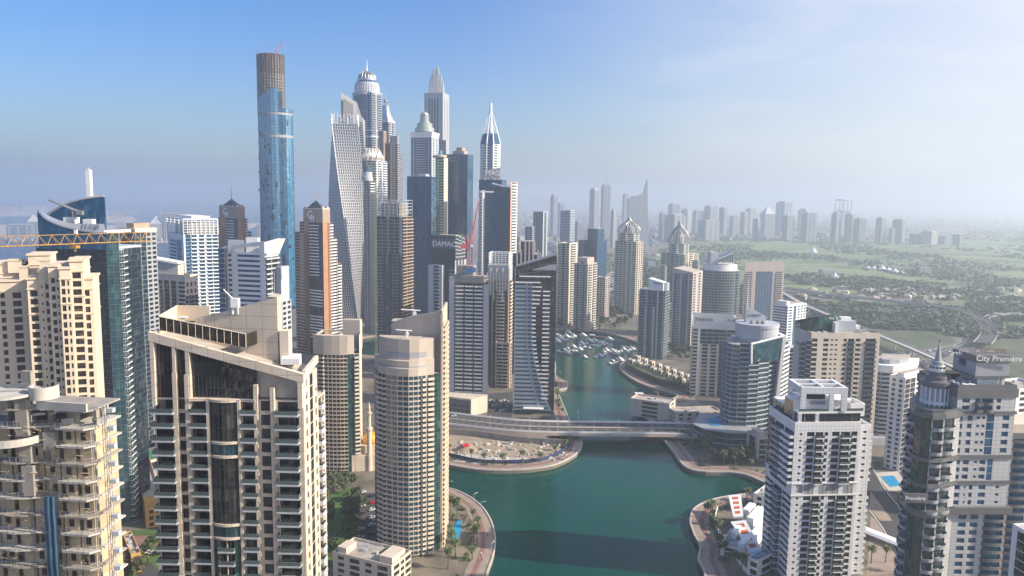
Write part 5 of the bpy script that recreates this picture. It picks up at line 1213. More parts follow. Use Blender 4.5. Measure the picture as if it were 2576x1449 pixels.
 # hoist / crane mast on its left edge
tower_K()
def slab_tower(name,label,uL,uC,uR,vt,Y,th,nb=16,fm=M_mullion,gm=G_blue,vis=60,lR=None,step=None):
 fp=fpq(uL,uC,uR,vt+30,Y,th,lR=lR);z1=Zt(uC,vt,Y);C,R,B,L=fp
 T=Tower(name,label,'tower',fp,wallm=M_mullion,glassm=gm,fh=3.6,zvis=vis,balm=M_grey)
 T.core(offset(fp,-.8),3,z1 - .3,M_mullion);T.curtain(L,C,3,z1,nb,vm=4,gm=gm,fm=fm,line=.55);T.curtain(C,R,3,z1,6,vm=3,gm=gm,fm=fm,line=.55);sides(T,fp,3,z1,M_grey)
 ac_units(T,fp,z1 - .3,6)
 return T,fp,z1
def tower_L():
 T,fp,z1=slab_tower('glass_tower','dark blue glass slab in front of the stepped drum-crowned tower',1024,1085,1088,444,900,80,lR=22)
 s=T.part('facade_slot',M_black)
 p,q=lerp2(fp[3],fp[0],.34),lerp2(fp[3],fp[0],.37);s.box(((p[0]+q[0])/2,(p[1]+q[1])/2 - .1,120),.9,.5,z1 - 122);roofbox(T,inset_fp(fp,4,-4,8,-12),z1,3,M_lgrey);T.done()
 T,fp,z1=slab_tower('glass_tower','taller dark blue glass slab with lettered parapet and small rooftop blocks',1118,1176,1183,388,1000,72,lR=20,nb=18)
 C,R,B,L=fp;s=T.part('facade_slot',M_black)
 for t,v0,v1 in ((.46,400,475),(.72,388,640)):p=lerp2(L,C,t);s.box((p[0],p[1] - .3,Zt(1150,v1,1000)),.9,.5,Zt(1150,v0,1000) - Zt(1150,v1,1000),0)
 roofbox(T,inset_fp(fp,2,-3,6,22),z1,4.5,M_grey);roofbox(T,inset_fp(fp,3,-4,9,17),z1+4.5,4.5,M_taupe)
 d=(V2(C) - V2(L)).normalized();ang=math.atan2(d.y,d.x);p=V2(L)+d*4.2+Vector((d.y,-d.x))*.5;Mo=mat('sign gold',(.42,.32,.12),.5)
 text('SELECT',3.6,.1,(p.x,p.y,z1 - 6),ang,Mo,T.root,'sign_lettering');text('GROUP',3.6,.1,(p.x+1,p.y,z1 - 9.8),ang,Mo,T.root,'sign_lettering');T.done()
 # pale tower with a hoist in green netting between the two slabs
 Y=985;fp=fpq(1095,1117,1119,420,Y,74,lR=14);z1=Zt(1105,396,Y);C,R,B,L=fp
 T=Tower('apartment_tower','pale balcony tower with green netted hoist shaft and round roof disc between two blue slabs','tower',fp,wallm=M_sandpale,glassm=G_green,balm=M_sandpale,fh=3.6,zvis=60)
 T.facade(L,C,3,z1,'#rbb',bd=1.0,wt={'r':3,'#':.8});T.core(offset(fp,-1.5),3,z1 - .1);sides(T,fp,3,z1,edges=((0,1),(1,2),(2,3)));
 p=lerp2(L,C,.3);b=T.part('hoist_shaft',mat('green mesh',(.08,.26,.15),.9));b.box((p[0],p[1] - 1.2,3),2.6,2.2,z1 - 3);d=T.part('roof_disc',M_sandpale);c=lerp2(L,C,.45);d.lathe((c[0],c[1]+5),[(7,z1),(9.2,z1+1),(9.4,z1+3),(.5,z1+3.2)],24);e=T.part('water_tank',mat('tank blue',(.10,.25,.42),.5));e.lathe((c[0]+1,c[1]+4),[(2.6,z1+3),(2.6,z1+8),(1.8,z1+9)],14);T.done()
tower_L()
def tower_M():
 Y=1150;fp=fpq(1033,1086,1095,345,Y,72,lR=26);z1=Zt(1086,332,Y);C,R,B,L=fp
 T=Tower('apartment_tower','white tower with stepped round drum crown and thin mast behind the dark glass slab','tower',fp,wallm=M_lgrey,glassm=G_blue,balm=M_lgrey,fh=3.6,zvis=90)
 T.facade(L,C,3,z1 - 8,'#g#gfffg#g#',wt={'f':3.4,'g':2.0,'#':.7},hw=.74,sill=.12);T.facade(C,R,3,z1 - 8,'#w#w#');T.core(offset(fp,-.8),3,z1 - 8.1);sides(T,fp,3,z1 - 8);w_=T.mb('crown_wall',M_white);q=offset(fp,1.2)
 for i in range(4):w_.q((*fp[i],z1 - 8),(*fp[(i+1) % 4],z1 - 8),(*q[(i+1) % 4],z1),(*q[i],z1))
 T.mb('roof',M_roofgrey).q(*[(*p,z1 - .2) for p in q]);c=(sum(p[0] for p in fp)/4,sum(p[1] for p in fp)/4);Md=mat('pale green metal',(.42,.48,.44),.4,.3);zc=lambda v:Zt(1062,v,Y)
 for i,(a,b_,v0,v1) in enumerate(((1039,1087,330,319),(1043,1081,319,308),(1049,1076,308,303),(1053,1075,303,285))):
  r=(XY(b_,310,Y)[0] - XY(a,310,Y)[0])/2;d=T.part('drum_tier',Md);d.lathe(c,[(r,zc(v0)),(r,zc(v1) - 1),(r*1.02,zc(v1) - 1),(r*1.02,zc(v1))],28)
  f=T.mb('drum_fins',M_lgrey)
  for k in range(28):t=2*math.pi*k/28;f.box((c[0]+r*math.cos(t),c[1]+r*math.sin(t),zc(v0)),.7,.3,zc(v1) - zc(v0),t)
 d=T.part('dome',Md);r=5;d.lathe(c,[(r*math.cos(t)+.5,zc(285)+4*math.sin(t)) for t in [i*math.pi/2/5 for i in range(6)]],20);spire(T,c[0] - 2,c[1],zc(285),zc(250),.5,M_metal,'mast');T.done()
tower_M()
def tower_N():
 Y=1300;fp=fpq(1067,1114,1124,245,Y,74,lR=30);z1=Zt(1114,233,Y);C,R,B,L=fp;Mn=mat('pale blue-grey cladding',(.33,.36,.40),.5,var=.05)
 T=Tower('skyscraper','second tallest tower in view, pale grey with dark vertical stripes and jagged crystalline crown','tower',fp,wallm=Mn,glassm=G_dark,fh=3.8,zvis=150)
 T.facade(L,C,3,z1 - 9,'#n##g#g#g#g##n#',wt={'g':1.3,'#':1.0,'n':.8});T.facade(C,R,3,z1 - 9,'#n#n#');T.core(offset(fp,-.8),3,z1 - 9.1);sides(T,fp,3,z1)
 for a,b_ in ((L,C),(C,R)):T.mb('wall',Mn).q((*a,z1 - 9),(*b_,z1 - 9),(*b_,z1),(*a,z1))
 T.core(offset(fp,-.8),z1 - 9,z1,Mn)
 # crown: upright blades of stepped heights leaning inward
 cr_=T.part('crystal_crown',Mn);dk=T.part('crown_slot',M_darkband);y0=Y+6
 prof=[(1077,232),(1081,203),(1085,185),(1088,187),(1090,170),(1095,173)],[(1097,173),(1102,167),(1105,186),(1109,186),(1112,205),(1114,205),(1118,233)]
 for k,pr in enumerate(prof):
  top=[P(u,v,y0+(2 if k else 0)) for u,v in pr];zb=z1
  for i in range(len(top) - 1):
   a,b_=top[i],top[i+1];e=Vector((0,14,0))
   cr_.q((a.x,a.y - 1.5,zb),(b_.x,b_.y - 1.5,zb),tuple(b_),tuple(a));cr_.q((b_.x,b_.y+14,zb),(a.x,a.y+14,zb),tuple(a+e*.8),tuple(b_+e*.8));cr_.q(tuple(a),tuple(b_),tuple(b_+e*.8),tuple(a+e*.8))
  for p,s in ((top[0],0),(top[-1],1)):cr_.q((p.x,p.y - 1.5,zb),(p.x,p.y+14,zb),tuple(p+Vector((0,11,0))),tuple(p)) if s else cr_.q((p.x,p.y+14,zb),(p.x,p.y - 1.5,zb),tuple(p),tuple(p+Vector((0,11,0))))
 a=P(1096,175,y0+1);dk.box((a.x,a.y+3,z1),1.6,6,a.z - z1)
 lo=fpq(1104,1122,1126,362,Y - 4,74,lR=14);zl=Zt(1120,352,Y - 4);T.facade(lo[3],lo[0],3,zl,'www',wm=M_grey);T.core(offset(lo,-.8),3,zl,M_grey);T.done()
tower_N()
def tower_mag():
 Y=1050;cx=(XY(1207,400,Y)[0]+XY(1258,400,Y)[0])/2;hw=(XY(1258,400,Y)[0] - XY(1207,400,Y)[0])/2;cyy=Y+hw
 ch=.34;pts=[(-ch,-1),(ch,-1),(1,-ch),(1,ch),(ch,1),(-ch,1),(-1,ch),(-1,-ch)];fp=[(cx+x*hw,cyy+y*hw) for x,y in pts]
 z1=Zt(1232,362,Y);zs=Zt(1232,335,Y);T=Tower('apartment_tower','octagonal blue and white tower with open needle frame and large lettered screen','tower',fp,wallm=M_white,glassm=G_blue,balm=M_white,fh=3.6,zvis=100)
 T.facade(fp[0],fp[1],3,z1,'#g#',wt={'g':4,'#':.5});T.facade(fp[7],fp[0],3,z1,'#w#b',bd=.8,wt={'w':1.6});T.facade(fp[1],fp[2],3,z1,'#b#w#',bd=.8,wt={'w':1.6});T.facade(fp[2],fp[3],3,z1,'#w#')
 for i in (3,4,5,6):T.mb('wall',M_white).q((*fp[i],3),(*fp[(i+1) % 8],3),(*fp[(i+1) % 8],z1),(*fp[i],z1))
 T.core(offset(fp,-.8),3,z1 - .1)
 def sc8(f):return [(cx+x*hw*f,cyy+y*hw*f) for x,y in pts]
 g=T.part('shoulder_glazing',G_blue);a,b_=sc8(.97),sc8(.74)
 for i in range(8):g.q((*a[i],z1),(*a[(i+1) % 8],z1),(*b_[(i+1) % 8],zs),(*b_[i],zs))
 g.q(*[(*p,zs) for p in b_]);zq=Zt(1232,290,Y);zt=Zt(1232,256,Y);fr=T.part('needle_frame',M_white)
 for x,y in sc8(1.0):
  m_=Vector((cx+(x - cx)*.74,cyy+(y - cyy)*.74,zs));p0=Vector((x,y,z1));p1=Vector((cx+(x - cx)*.26,cyy+(y - cyy)*.26,zq));fr.bar(p0,m_,.8,4);fr.bar(m_,p1,.7,4,.5);fr.bar(p1,(cx,cyy,zq+10),.45,4)
 for f,z in ((.5,zs+(zq - zs)*.5),):
  r=sc8(f);
  for i in range(8):fr.bar((*r[i],z),(*r[(i+1) % 8],z),.3,4);fr.bar((*r[i],z),(*sc8(.74)[(i+1) % 8],zs),.25,4)
 cn=T.part('inner_cone',M_metal);cn.lathe((cx,cyy),[(hw*.34,zs),(hw*.12,zq - 6),(1.6,zq+6)],8);nd=T.part('needle',M_white);nd.lathe((cx,cyy),[(2.0,zq),(1.9,zq+12),(1.5,zt - 6),(2.0,zt - 4),(1.4,zt)],10)
 s=T.part('sign_screen',M_grey);a,b_=P(1217,451,Y - 1.5),P(1258,449,Y - 1.5);zt0,zt1=Zt(1217,430,Y - 1.5),Zt(1258,421,Y - 1.5)
 s.q((a.x,a.y,a.z),(b_.x,b_.y,a.z),(b_.x,b_.y,zt1),(a.x,a.y,zt0));s.q((b_.x,b_.y,a.z),(b_.x,b_.y+1,a.z),(b_.x,b_.y+1,zt1),(b_.x,b_.y,zt1));st=T.part('screen_slats',M_lgrey)
 for i in range(14):x=a.x+(b_.x - a.x)*i/14;st.bar((x,a.y - .15,a.z+.3),(min(b_.x - .3,x+7),a.y - .15,a.z+.3+min(7,b_.x - .3 - x)),.16,4)
 text('MAG',9.6,.2,(a.x+1.6,a.y - .5,a.z+5.2),0,M_sign,T.root,'sign_lettering');text('17',2.8,.2,(a.x+10,a.y - .5,a.z+1.6),0,M_sign,T.root,'sign_lettering');T.done()
 # blue slabs below and in front
 T,fp,z1=slab_tower('glass_tower','teal-blue slab directly under the lettered octagonal tower',1205,1262,1270,452,960,74,lR=20);T.done()
 Y=890;fp=fpq(1213,1284,1293,520,Y,70,lR=24);z1=Zt(1284,488,Y);C,R,B,L=fp
 T=Tower('glass_tower','blue-green glass tower with butterfly wing roof and pink sunlit edge','tower',fp,wallm=M_white,glassm=G_teal,balm=M_white,fh=3.5,zvis=40)
 T.core(offset(fp,-.8),3,z1 - .2,M_mullion);k=lerp2(L,C,.8);T.curtain(L,k,3,z1,14,vm=3,gm=G_blue,line=.5);T.curtain(k,C,3,z1+6,4,vm=2,gm=G_teal,line=.5);T.facade(C,R,3,z1+14,'#b#',wm=mat('pink render',(.62,.36,.27),.7),bm=M_white,bd=.8);sides(T,fp,3,z1)
 ws=fpq(1206,1214,1216,520,Y+3,70,lR=12);T.facade(ws[3],ws[0],3,z1+4,'wn',wm=M_white);T.core(offset(ws,-.8),3,z1+3.9)
 b=T.part('white_frame',M_white);a=P(1207,484,Y - .5);c=P(1243,484,Y - .5);b.box(((a.x+c.x)/2,a.y,a.z),c.x - a.x,1.5,1.6);b=T.part('attic_storey',G_teal);q=inset_fp(fp,2,-2,2,24);b.prism(q,z1,z1+8)
 for (u0,v0),(u1,v1) in (((1238,461),(1268,469)),((1268,469),(1297,461))):
  a,c=P(u0,v0,Y+6),P(u1,v1,Y+6);r=T.part('wing_roof',M_metal);e=Vector((0,14,1));t=Vector((0,0,.8));r.q(a,c,c+e,a+e);r.q(a - t,a+e - t,c+e - t,c - t);r.q(a - t,c - t,c,a);r.q(c - t,c+e - t,c+e,c);r.q(a - t,a,a+e,a+e - t)
 T.core(inset_fp(fp,3,-3,1,14),z1,Zt(1270,472,Y+6),M_grey,'plant_room');T.done()
tower_mag()
# ================================================================== TOWERS BY THE BRIDGE AND ON THE RIGHT BANK
def tower_J():
 Y=760;fp=fpq(1085,1146,1170,600,Y,66,lR=22);z1=Zt(1146,592,Y);C,R,B,L=fp;zp=Zt(1110,625,Y)
 T=Tower('office_tower','green glass tower with rounded corner and dark lettered panel near its roof','tower',fp,wallm=M_grey,glassm=G_green,balm=M_grey,fh=3.6,zvis=50)
 arc=[C]+[tuple(lerp2(C,R,t)+Vector((math.sin(t*math.pi)*3.0,-math.sin(t*math.pi)*1.6)) if False else (lerp2(C,R,t)[0]+math.sin(t*math.pi*.6)*1.5,lerp2(C,R,t)[1] - math.sin(t*math.pi)*2.2)) for t in (.25,.5,.75)]+[R]
 zg=Zt(1146,655,Y);zk=Zt(1146,672,Y)
 T.curtain(L,C,zk,z1,12,gm=G_green,vm=4,line=.3)
 for i in range(4):T.curtain(arc[i],arc[i+1],zg,z1 - i*1.5,2,gm=G_green,fm=M_lgrey,vm=0,line=.7,ring=True);T.facade(arc[i],arc[i+1],3,zk - 10,'b',bd=.6,gm=G_teal)
 T.core([L]+arc[:1]+arc[1:]+[B],3,z1 - 6.5,M_mullion);T.core(offset(fp,-1),z1 - 7,z1 - .5,M_mullion);T.facade(lerp2(L,C,.55),C,3,zk,'gsb',gm=G_green);sides(T,fp,3,z1 - 3);T.core(fp[:1]+[C],3,4) if False else None
 wg=fpq(1077,1112,1114,668,Y - 2,66,lR=12);zw=Zt(1112,668,Y - 2);T.facade(wg[3],wg[0],3,zw,'##b#',wt={'#':2},wm=M_lgrey);T.core(offset(wg,-.8),3,zw,M_lgrey)
 cl=T.part('corner_columns',M_white)
 for i in range(5):cl.bar((*arc[i],zk - 12),(*arc[i],zg),.7,6)
 b=T.part('sign_panel',M_darkband);d=(V2(C) - V2(L)).normalized();n_=Vector((d.y,-d.x));a,c=V2(L)+d*.8+n_*.3,V2(L)+d*((V2(C) - V2(L)).length - .6)+n_*.3;za,zb=Zt(1110,626,Y),Zt(1110,602,Y);m_=(a+c)/2;ang=math.atan2(d.y,d.x);b.box((m_.x,m_.y,za),(c - a).length,.5,zb - za,ang)
 text('DAMAC',7.6,.3,(a.x+d.x*.9+n_.x*.5,a.y+d.y*.9+n_.y*.5,za+2.2),ang,M_sign,T.root,'sign_lettering')
 sl=T.part('panel_slats',M_steel)
 for i in range(20):p=a+(c - a)*(i/19);sl.box((p.x+n_.x*.3,p.y+n_.y*.3,za),.12,.12,zb - za,ang)
 T.ring([L,C]+arc[1:]+[B],z1 - .6,z1+.4,.2,M_lgrey,'roof_edge') if False else None
 T.done()
tower_J()
def tower_G():
 Y=640;fp=fpq(1131,1218,1230,700,Y,82,lR=20);z1=Zt(1180,694,Y);C,R,B,L=fp;zf=Zt(1180,712,Y)
 T=Tower('apartment_tower','dark tower with white balcony bands between two white side fins, still topped by building works','tower',fp,wallm=M_mullion,glassm=G_dark,balm=M_lgrey,fh=3.3,zvis=15)
 a,b_=lerp2(L,C,.15),lerp2(L,C,.99);z0=14;nf=int((zf - z0)/3.3)
 T.facade(a,b_,zf - nf*3.3,zf,'#bsbsb#',nf=nf,wt={'b':3,'s':.5,'#':.35},bd=1.3,bh=.9,bm=M_white);T.facade(C,R,z0,zf,'#b#',bm=M_lgrey)
 cw=T.mb('raw_top',M_concrete);T.core([a,b_,lerp2(b_,B,.9),lerp2(a,B,.5)],zf,z1,M_concrete,'raw_storeys',M_concrete2)
 for k in range(2):s=T.part('floor_slab',M_concrete);s.prism(offset([a,b_,R,B],.5),zf+3.0*k+1.5,zf+3.0*k+1.9,bottom=True)
 for t0,t1,vt in ((0,.15,697),(.99,1.13,716)):
  p,q=V2(lerp2(L,C,t0)),V2(lerp2(L,C,t1));zt=Zt(1180,vt,Y);b=T.part('side_fin',M_lgrey);b.box(((p.x+q.x)/2,(p.y+q.y)/2+1.2,12),(q - p).length - .05,3.4,zt - 12,math.atan2((q - p).y,(q - p).x))
 T.core(offset(fp,-.8),3,zf - .1,M_mullion);sides(T,fp,3,zf,M_lgrey)
 # building works on the roof
 p=inset_fp(fp,3,-4,10,24);b=T.part('lift_core',M_concrete);b.prism(p,z1 - .1,z1+8);bl=mat('blue hoarding',(.03,.16,.42),.6)
 for u0,u1,v0,v1 in ((1166,1178,686,680),(1183,1197,685,673),(1200,1207,668,660)):
  a2,c2=P(u0,v0,Y+2),P(u1,v1,Y+2);b=T.part('hoarding',bl);b.box(((a2.x+c2.x)/2,a2.y,a2.z),c2.x - a2.x,1.5,c2.z - a2.z)
 for i in range(14):q=lerp2(L,C,.12+.06*i);b=T.mb('guard_rail',M_steel);b.bar((*q,z1),(*q,z1+random.uniform(1.4,3)),.1,4)
 # podium
 pd=[XY(1128,1010,Y - 14),XY(1185,1010,Y - 22),XY(1226,1010,Y - 8),XY(1230,1010,Y+26),XY(1130,1010,Y+26)];zp=Zt(1190,1003,Y - 20)
 b=T.part('podium',M_sandpale);b.prism(pd,3,zp,mt=0);g=T.part('podium_front',M_darkband);n_=9
 for i in range(2):
  A,Bp=V2(pd[i]),V2(pd[i+1]);d=(Bp - A).normalized();nn=Vector((d.y,-d.x));m_=(A+Bp)/2+nn*.1
  if i == 0:g.box((m_.x,m_.y,3.1),(Bp - A).length - .2,.3,zp - 4.5,math.atan2(d.y,d.x))
 for j in range(5):
  for k in range(2):p=V2(pd[0])+(V2(pd[1]) - V2(pd[0]))*((j+.6)/5.6);d=(V2(pd[1]) - V2(pd[0])).normalized();nn=Vector((d.y,-d.x))*.3;T.win.append(((p.x+nn.x,p.y+nn.y,7+4*k),math.atan2(d.y,d.x),2.6,2.2,G_teal,(nn.x,nn.y)))
 T.done()
 p=P(1179,658,Y+6);r=thing('tower_crane','red luffing tower crane on the roof of the dark tower with white side fins','crane',tuple(p));m=MB();top=P(1181,620,Y+6);zb=z1+6
 for dx in (-1,1):
  for dy in (-1,1):m.bar((p.x+dx,p.y+dy,zb),(p.x+dx,p.y+dy,top.z),.2,4)
 z=zb;k=0
 while z < top.z - 2:s=1 if k % 2 else -1;m.bar((p.x - s,p.y - 1,z),(p.x+s,p.y - 1,z+2),.14,4);m.bar((p.x+1,p.y - s,z),(p.x+1,p.y+s,z+2),.14,4);z+=2;k+=1
 m.build('mast',M_redst,r);m=MB();tip=P(1207,494,Y+6);d=tip - top;s=Vector((-d.z,0,d.x)).normalized()*1.5;n=18;q0=top+Vector((1,0,0))
 m.bar(q0,tip,.25,4);m.bar(q0+s,tip,.25,4);m.bar(q0+s*.5+Vector((0,1.4,0)),tip,.2,4)
 for i in range(n):f0,f1=i/n,(i+.5)/n;a=q0+(tip - q0)*f0;b_=q0+s*(1 - f1)+(tip - q0)*f1;c_=q0+(tip - q0)*min(1,(i+1)/n);m.bar(a,b_,.13,4);m.bar(b_,c_,.13,4)
 m.build('jib',M_redst,r);m=MB();h=P(1174,592,Y+6);m.bar(top,h,.3,4);m.bar(top+Vector((-5,0,1)),h,.25,4);m.bar(top,h+Vector((2.5,0,-2)),.2,4);m.box((top.x - 4.5,top.y,top.z - 2),6,2.2,3.4);m.build('counter_frame',M_redst,r);m=MB();m.box((top.x+2.2,top.y - 1,top.z - .5),1.8,1.8,2.2);m.build('cab',M_sign,r);m=MB();m.bar(h,q0+(tip - q0)*.9,.07,4);m.build('cable',M_steel,r)
tower_G()
def tower_H():
 Y=628;fp=fpq(1296,1400,1402,700,Y,87,lR=26);C,R,B,L=fp;X=lambda t:lerp2(L,C,t);z0=6
 zl,zr=Zt(1296,672,Y),Zt(1400,641,Y);zb=Zt(1340,717,Y);zw=Zt(1340,712,Y)
 T=Tower('office_tower','black glass tower with slanted roof and curving pale windowed panel beside the bridge','tower',fp,wallm=M_black,glassm=G_dark,balm=M_white,fh=3.45,zvis=10)
 Mp=mat('pale blue-grey panel',(.27,.31,.36),.45,var=.05)
 nf=int((zw - z0)/3.45);fh=(zw - z0)/nf;pw=T.mb('panel',Mp);d=(V2(C) - V2(L)).normalized();ang=math.atan2(d.y,d.x);LL=(V2(C) - V2(L)).length;nn=Vector((d.y,-d.x));u0=.0
 def tb(z):s=(zw - z)/(zw - z0);return .42+.02*s+.50*max(0,(s - .35)/.65) ** 1.9 # curved edge of the pale panel
 g=T.part('dark_glazing',G_dark);n_=18
 for k in range(nf):
  za,zc=z0+k*fh,z0+(k+1)*fh;t0,t1=tb(za),tb(zc)
  def pt(t,z,o=0):p=V2(X(t))+nn*o;return (p.x,p.y,z)
  pw.q(pt(u0,za,.35),pt(t0,za,.35),pt(t0+(t1 - t0)*.42,za+fh*.42,.35),pt(u0,za+fh*.42,.35));pw.q(pt(u0,za+fh*.82,.35),pt(t0+(t1 - t0)*.82,za+fh*.82,.35),pt(t1,zc,.35),pt(u0,zc,.35))
  tt=(t0+t1)/2;edges=[u0,u0+.015,tt*.62,tt*.70,tt*.93];za2,zc2=za+fh*.42,za+fh*.82
  for a,b_ in ((u0,u0+.02),(tt*.66,tt*.74),(tt*.95,tt)):pw.q(pt(a,za2,.35),pt(b_,za2,.35),pt(b_,zc2,.35),pt(a,zc2,.35))
  for a,b_ in ((u0+.02,tt*.66),(tt*.74,tt*.95)):p=pt((a+b_)/2,(za2+zc2)/2,.05);T.win.append((p,ang,(b_ - a)*LL,fh*.4,G_blue,(nn.x,nn.y)))
  pw.q(pt(t0,za,.35),pt(t0,za,0),pt(t1,zc,0),pt(t1,zc,.35))
  # balconies on the dark side
  if .42 < tt < .72 and k > 1:T.bal.append((pt(tt+.045,za,0),ang,min(3.4,LL*.09),1.3,M_white,'b',(nn.x,nn.y),.85))
  if k > 2 and k < nf - 1:T.bal.append((pt(.765,za,0),ang,LL*.17,1.5,M_white,'b',(nn.x,nn.y),.8))
  if k > nf - 6 and tt < .5:T.bal.append((pt(tt+.13,za,0),ang,LL*.22*(1 - .12*(nf - k)),1.3,M_white,'b',(nn.x,nn.y),.7))
  for i in range(n_):a,b_=i/n_,(i+1)/n_;j=random.uniform(-.02,.02);g.q(pt(a,za,-.05+j),pt(b_,za,-.05 - j),pt(b_,zc,-.05+j),pt(a,zc,-.05 - j))
 T.core(offset(fp,-.8),3,zw,M_black);fl=T.mb('frame',M_black)
 for k in range(nf+1):p=V2(X(.5));fl.box((p.x,p.y,z0+k*fh - .1),LL,.25,.2,ang)
 # sloping glazed screen over the top storeys
 sc_=T.part('roof_screen',G_brown);fr=T.mb('roof_screen_frame',M_steel);n2=12
 for i in range(n2):
  for r in range(5):
   a,b_=i/n2,(i+1)/n2;ha,hb=zl+(zr - zl)*a - .8,zl+(zr - zl)*b_ - .8;f0,f1=r/5,(r+1)/5;j=random.uniform(-.03,.03)
   sc_.q(pt(a,zw+(ha - zw)*f0,.1+j),pt(b_,zw+(hb - zw)*f0,.1 - j),pt(b_,zw+(hb - zw)*f1,.1+j),pt(a,zw+(ha - zw)*f1,.1 - j))
 for a,b_ in ((0,1),):fr.bar(pt(0,zl,.2),pt(1,zr,.2),.55,4);fr.bar(pt(0,zl,.2),pt(0,zw,.2),.25,4)
 for r in (1,2,3):fr.bar(pt(0,zw+(zl - zw)*r/4,.2),pt(1,zw+(zr - zw)*r/4,.2),.12,4)
 b=T.part('roof_slope',M_steel);b.q((*L,zl),(*C,zr),(*B,zr) if False else (*R,zr),(*B,zl));b.q((*C,zw),(*R,zw),(*R,zr),(*C,zr));b.q((*B,zw),(*L,zw),(*L,zl),(*B,zl));b.q((*R,zw),(*B,zw),(*B,zl),(*R,zr))
 mesh_=T.part('metal_louvre',M_lgrey)
 for i in range(9):z=Zt(1370,679 - i*1.6,Y);a=.42+i*.05;p,q=pt(a,z,.35),pt(.985,z,.35);mesh_.bar(p,q,.22,4)
 for t0,t1,v in ((0,.62,712),(.10,.86,697)):
  p=V2(X((t0+t1)/2))+nn*.6;s=T.part('white_canopy',M_sign);s.box((p.x,p.y,Zt(1340,v,Y)),LL*(t1 - t0),1.2,.9,ang)
 T.curtain(C,R,z0,zw,5,gm=G_dark,vm=0);sides(T,fp,3,zw)
 b=T.part('entrance_awning',M_sign);p=V2(X(.5))+nn*3;b.box((p.x,p.y,8.4),LL*.5,5,.35,ang);T.facade(X(0),X(1),3,z0,'gggggg',nf=1,gm=G_teal)
 T.done()
tower_H()
def tower_I():
 Y=720;fp=fpq(1227,1280,1289,690,Y,80,lR=20);z1=Zt(1280,668,Y);C,R,B,L=fp
 T=Tower('apartment_tower','brown pier-clad tower with white lattice crown between two dark towers by the bridge','tower',fp,wallm=M_taupe,glassm=G_brown,balm=M_sandpale,fh=3.4,zvis=15)
 T.facade(L,C,3,z1 - 15,'#g#g#bbg#',wt={'g':1.6,'#':.9,'b':2.2},bd=.9);T.facade(C,R,3,z1 - 15,'#b#');T.core(offset(fp,-.8),3,z1 - .1,M_taupe);sides(T,fp,3,z1 - 15)
 pr=T.part('tall_piers',M_sandpale)
 for i in range(8):p=lerp2(L,C,i/7);pr.box((*p,z1 - 24 - (i % 3)*5),1.6,1.4,17+(i % 2)*4+(i % 3)*5)
 w_=T.part('attic_wall',M_lgrey);
 for a,b_ in ((L,C),(C,R),(R,B),(B,L)):w_.q((*a,z1 - 15),(*b_,z1 - 15),(*b_,z1),(*a,z1))
 la=T.part('lattice_crown',M_white);zt=Zt(1280,637,Y);q=offset(fp,-.6)
 for i in range(4):
  for k in range(7):p=lerp2(q[i],q[(i+1) % 4],k/6);la.bar((*p,z1),(*p,zt),.28,4)
  for k in range(6):z=z1+(zt - z1)*(k+1)/6;la.bar((*q[i],z),(*q[(i+1) % 4],z),.28,4)
 lo=fpq(1246,1282,1290,870,Y - 7,80,lR=14);zl=Zt(1280,866,Y - 7);T.facade(lo[3],lo[0],3,zl,'#bb#',wm=M_beige,bm=M_beige);T.facade(lo[0],lo[1],3,zl,'#w');T.core(offset(lo,-.8),3,zl - .1,M_beige);T.parapet(lo,zl,1.5,.5,M_beige);T.done()
 # dark block with stone fins behind the black tower
 Y=770;fp=fpq(1290,1352,1362,640,Y,78,lR=24);z1=Zt(1352,640,Y);C,R,B,L=fp
 T=Tower('apartment_tower','dark tower with grey stone fins rising behind the slanted black glass tower','tower',fp,wallm=M_darkband,glassm=G_blue,balm=M_darkband,fh=3.4,zvis=90)
 T.facade(L,C,3,z1,'#gg#gg#gg#',wt={'#':.6});T.facade(C,R,3,z1,'#g#');T.core(offset(fp,-.8),3,z1 - .1,M_darkband);sides(T,fp,3,z1)
 for u,v in ((1301,632),(1322,607),(1332,607),(1342,606),(1354,630),(1311,628)):p=XY(u,v,Y - .5);zt=Zt(u,v,Y);f=T.part('stone_fin',M_pink);f.box((*p,z1 - 40),1.6,3,zt - z1+40)
 q=inset_fp(fp,2,-3,6,18);T.core(q,z1,Zt(1330,608,Y),M_darkband,'plant_room');T.done()
tower_I()
def simple(name,label,uL,uC,uR,vt,Y,th,pl,pr,wm,gm,bm,fh=3.4,vis=20,lL=None,lR=None,top=0,wt=None,bd=1.3,par=1.4,vref=None,bh=1.0,cat='tower',fin=True,nL=None):
 fp=fpq(uL,uC,uR,vref or vt+40,Y,th,lL,lR);z1=Zt(uC,vt,Y);C,R,B,L=fp;T=Tower(name,label,cat,fp,wallm=wm,glassm=gm,balm=bm,fh=fh,zvis=vis)
 if pl:T.facade(L,C,3,z1 - top,pl,wt=wt,bd=bd,bh=bh)
 if pr:T.facade(C,R,3,z1 - top,pr,wt=wt,bd=bd,bh=bh)
 T.core(offset(fp,-.8),3,z1 - top - .1,wm);sides(T,fp,3,z1 - top)
 if top:
  for a,b_ in ((L,C),(C,R),(R,B),(B,L)):T.mb('wall',wm).q((*a,z1 - top),(*b_,z1 - top),(*b_,z1),(*a,z1))
 if par and not top:T.parapet(fp,z1,par,.5,wm)
 if vis < 80:ac_units(T,fp,z1 - (0 if not top else .2),5)
 if fin:T.done()
 return T,fp,z1
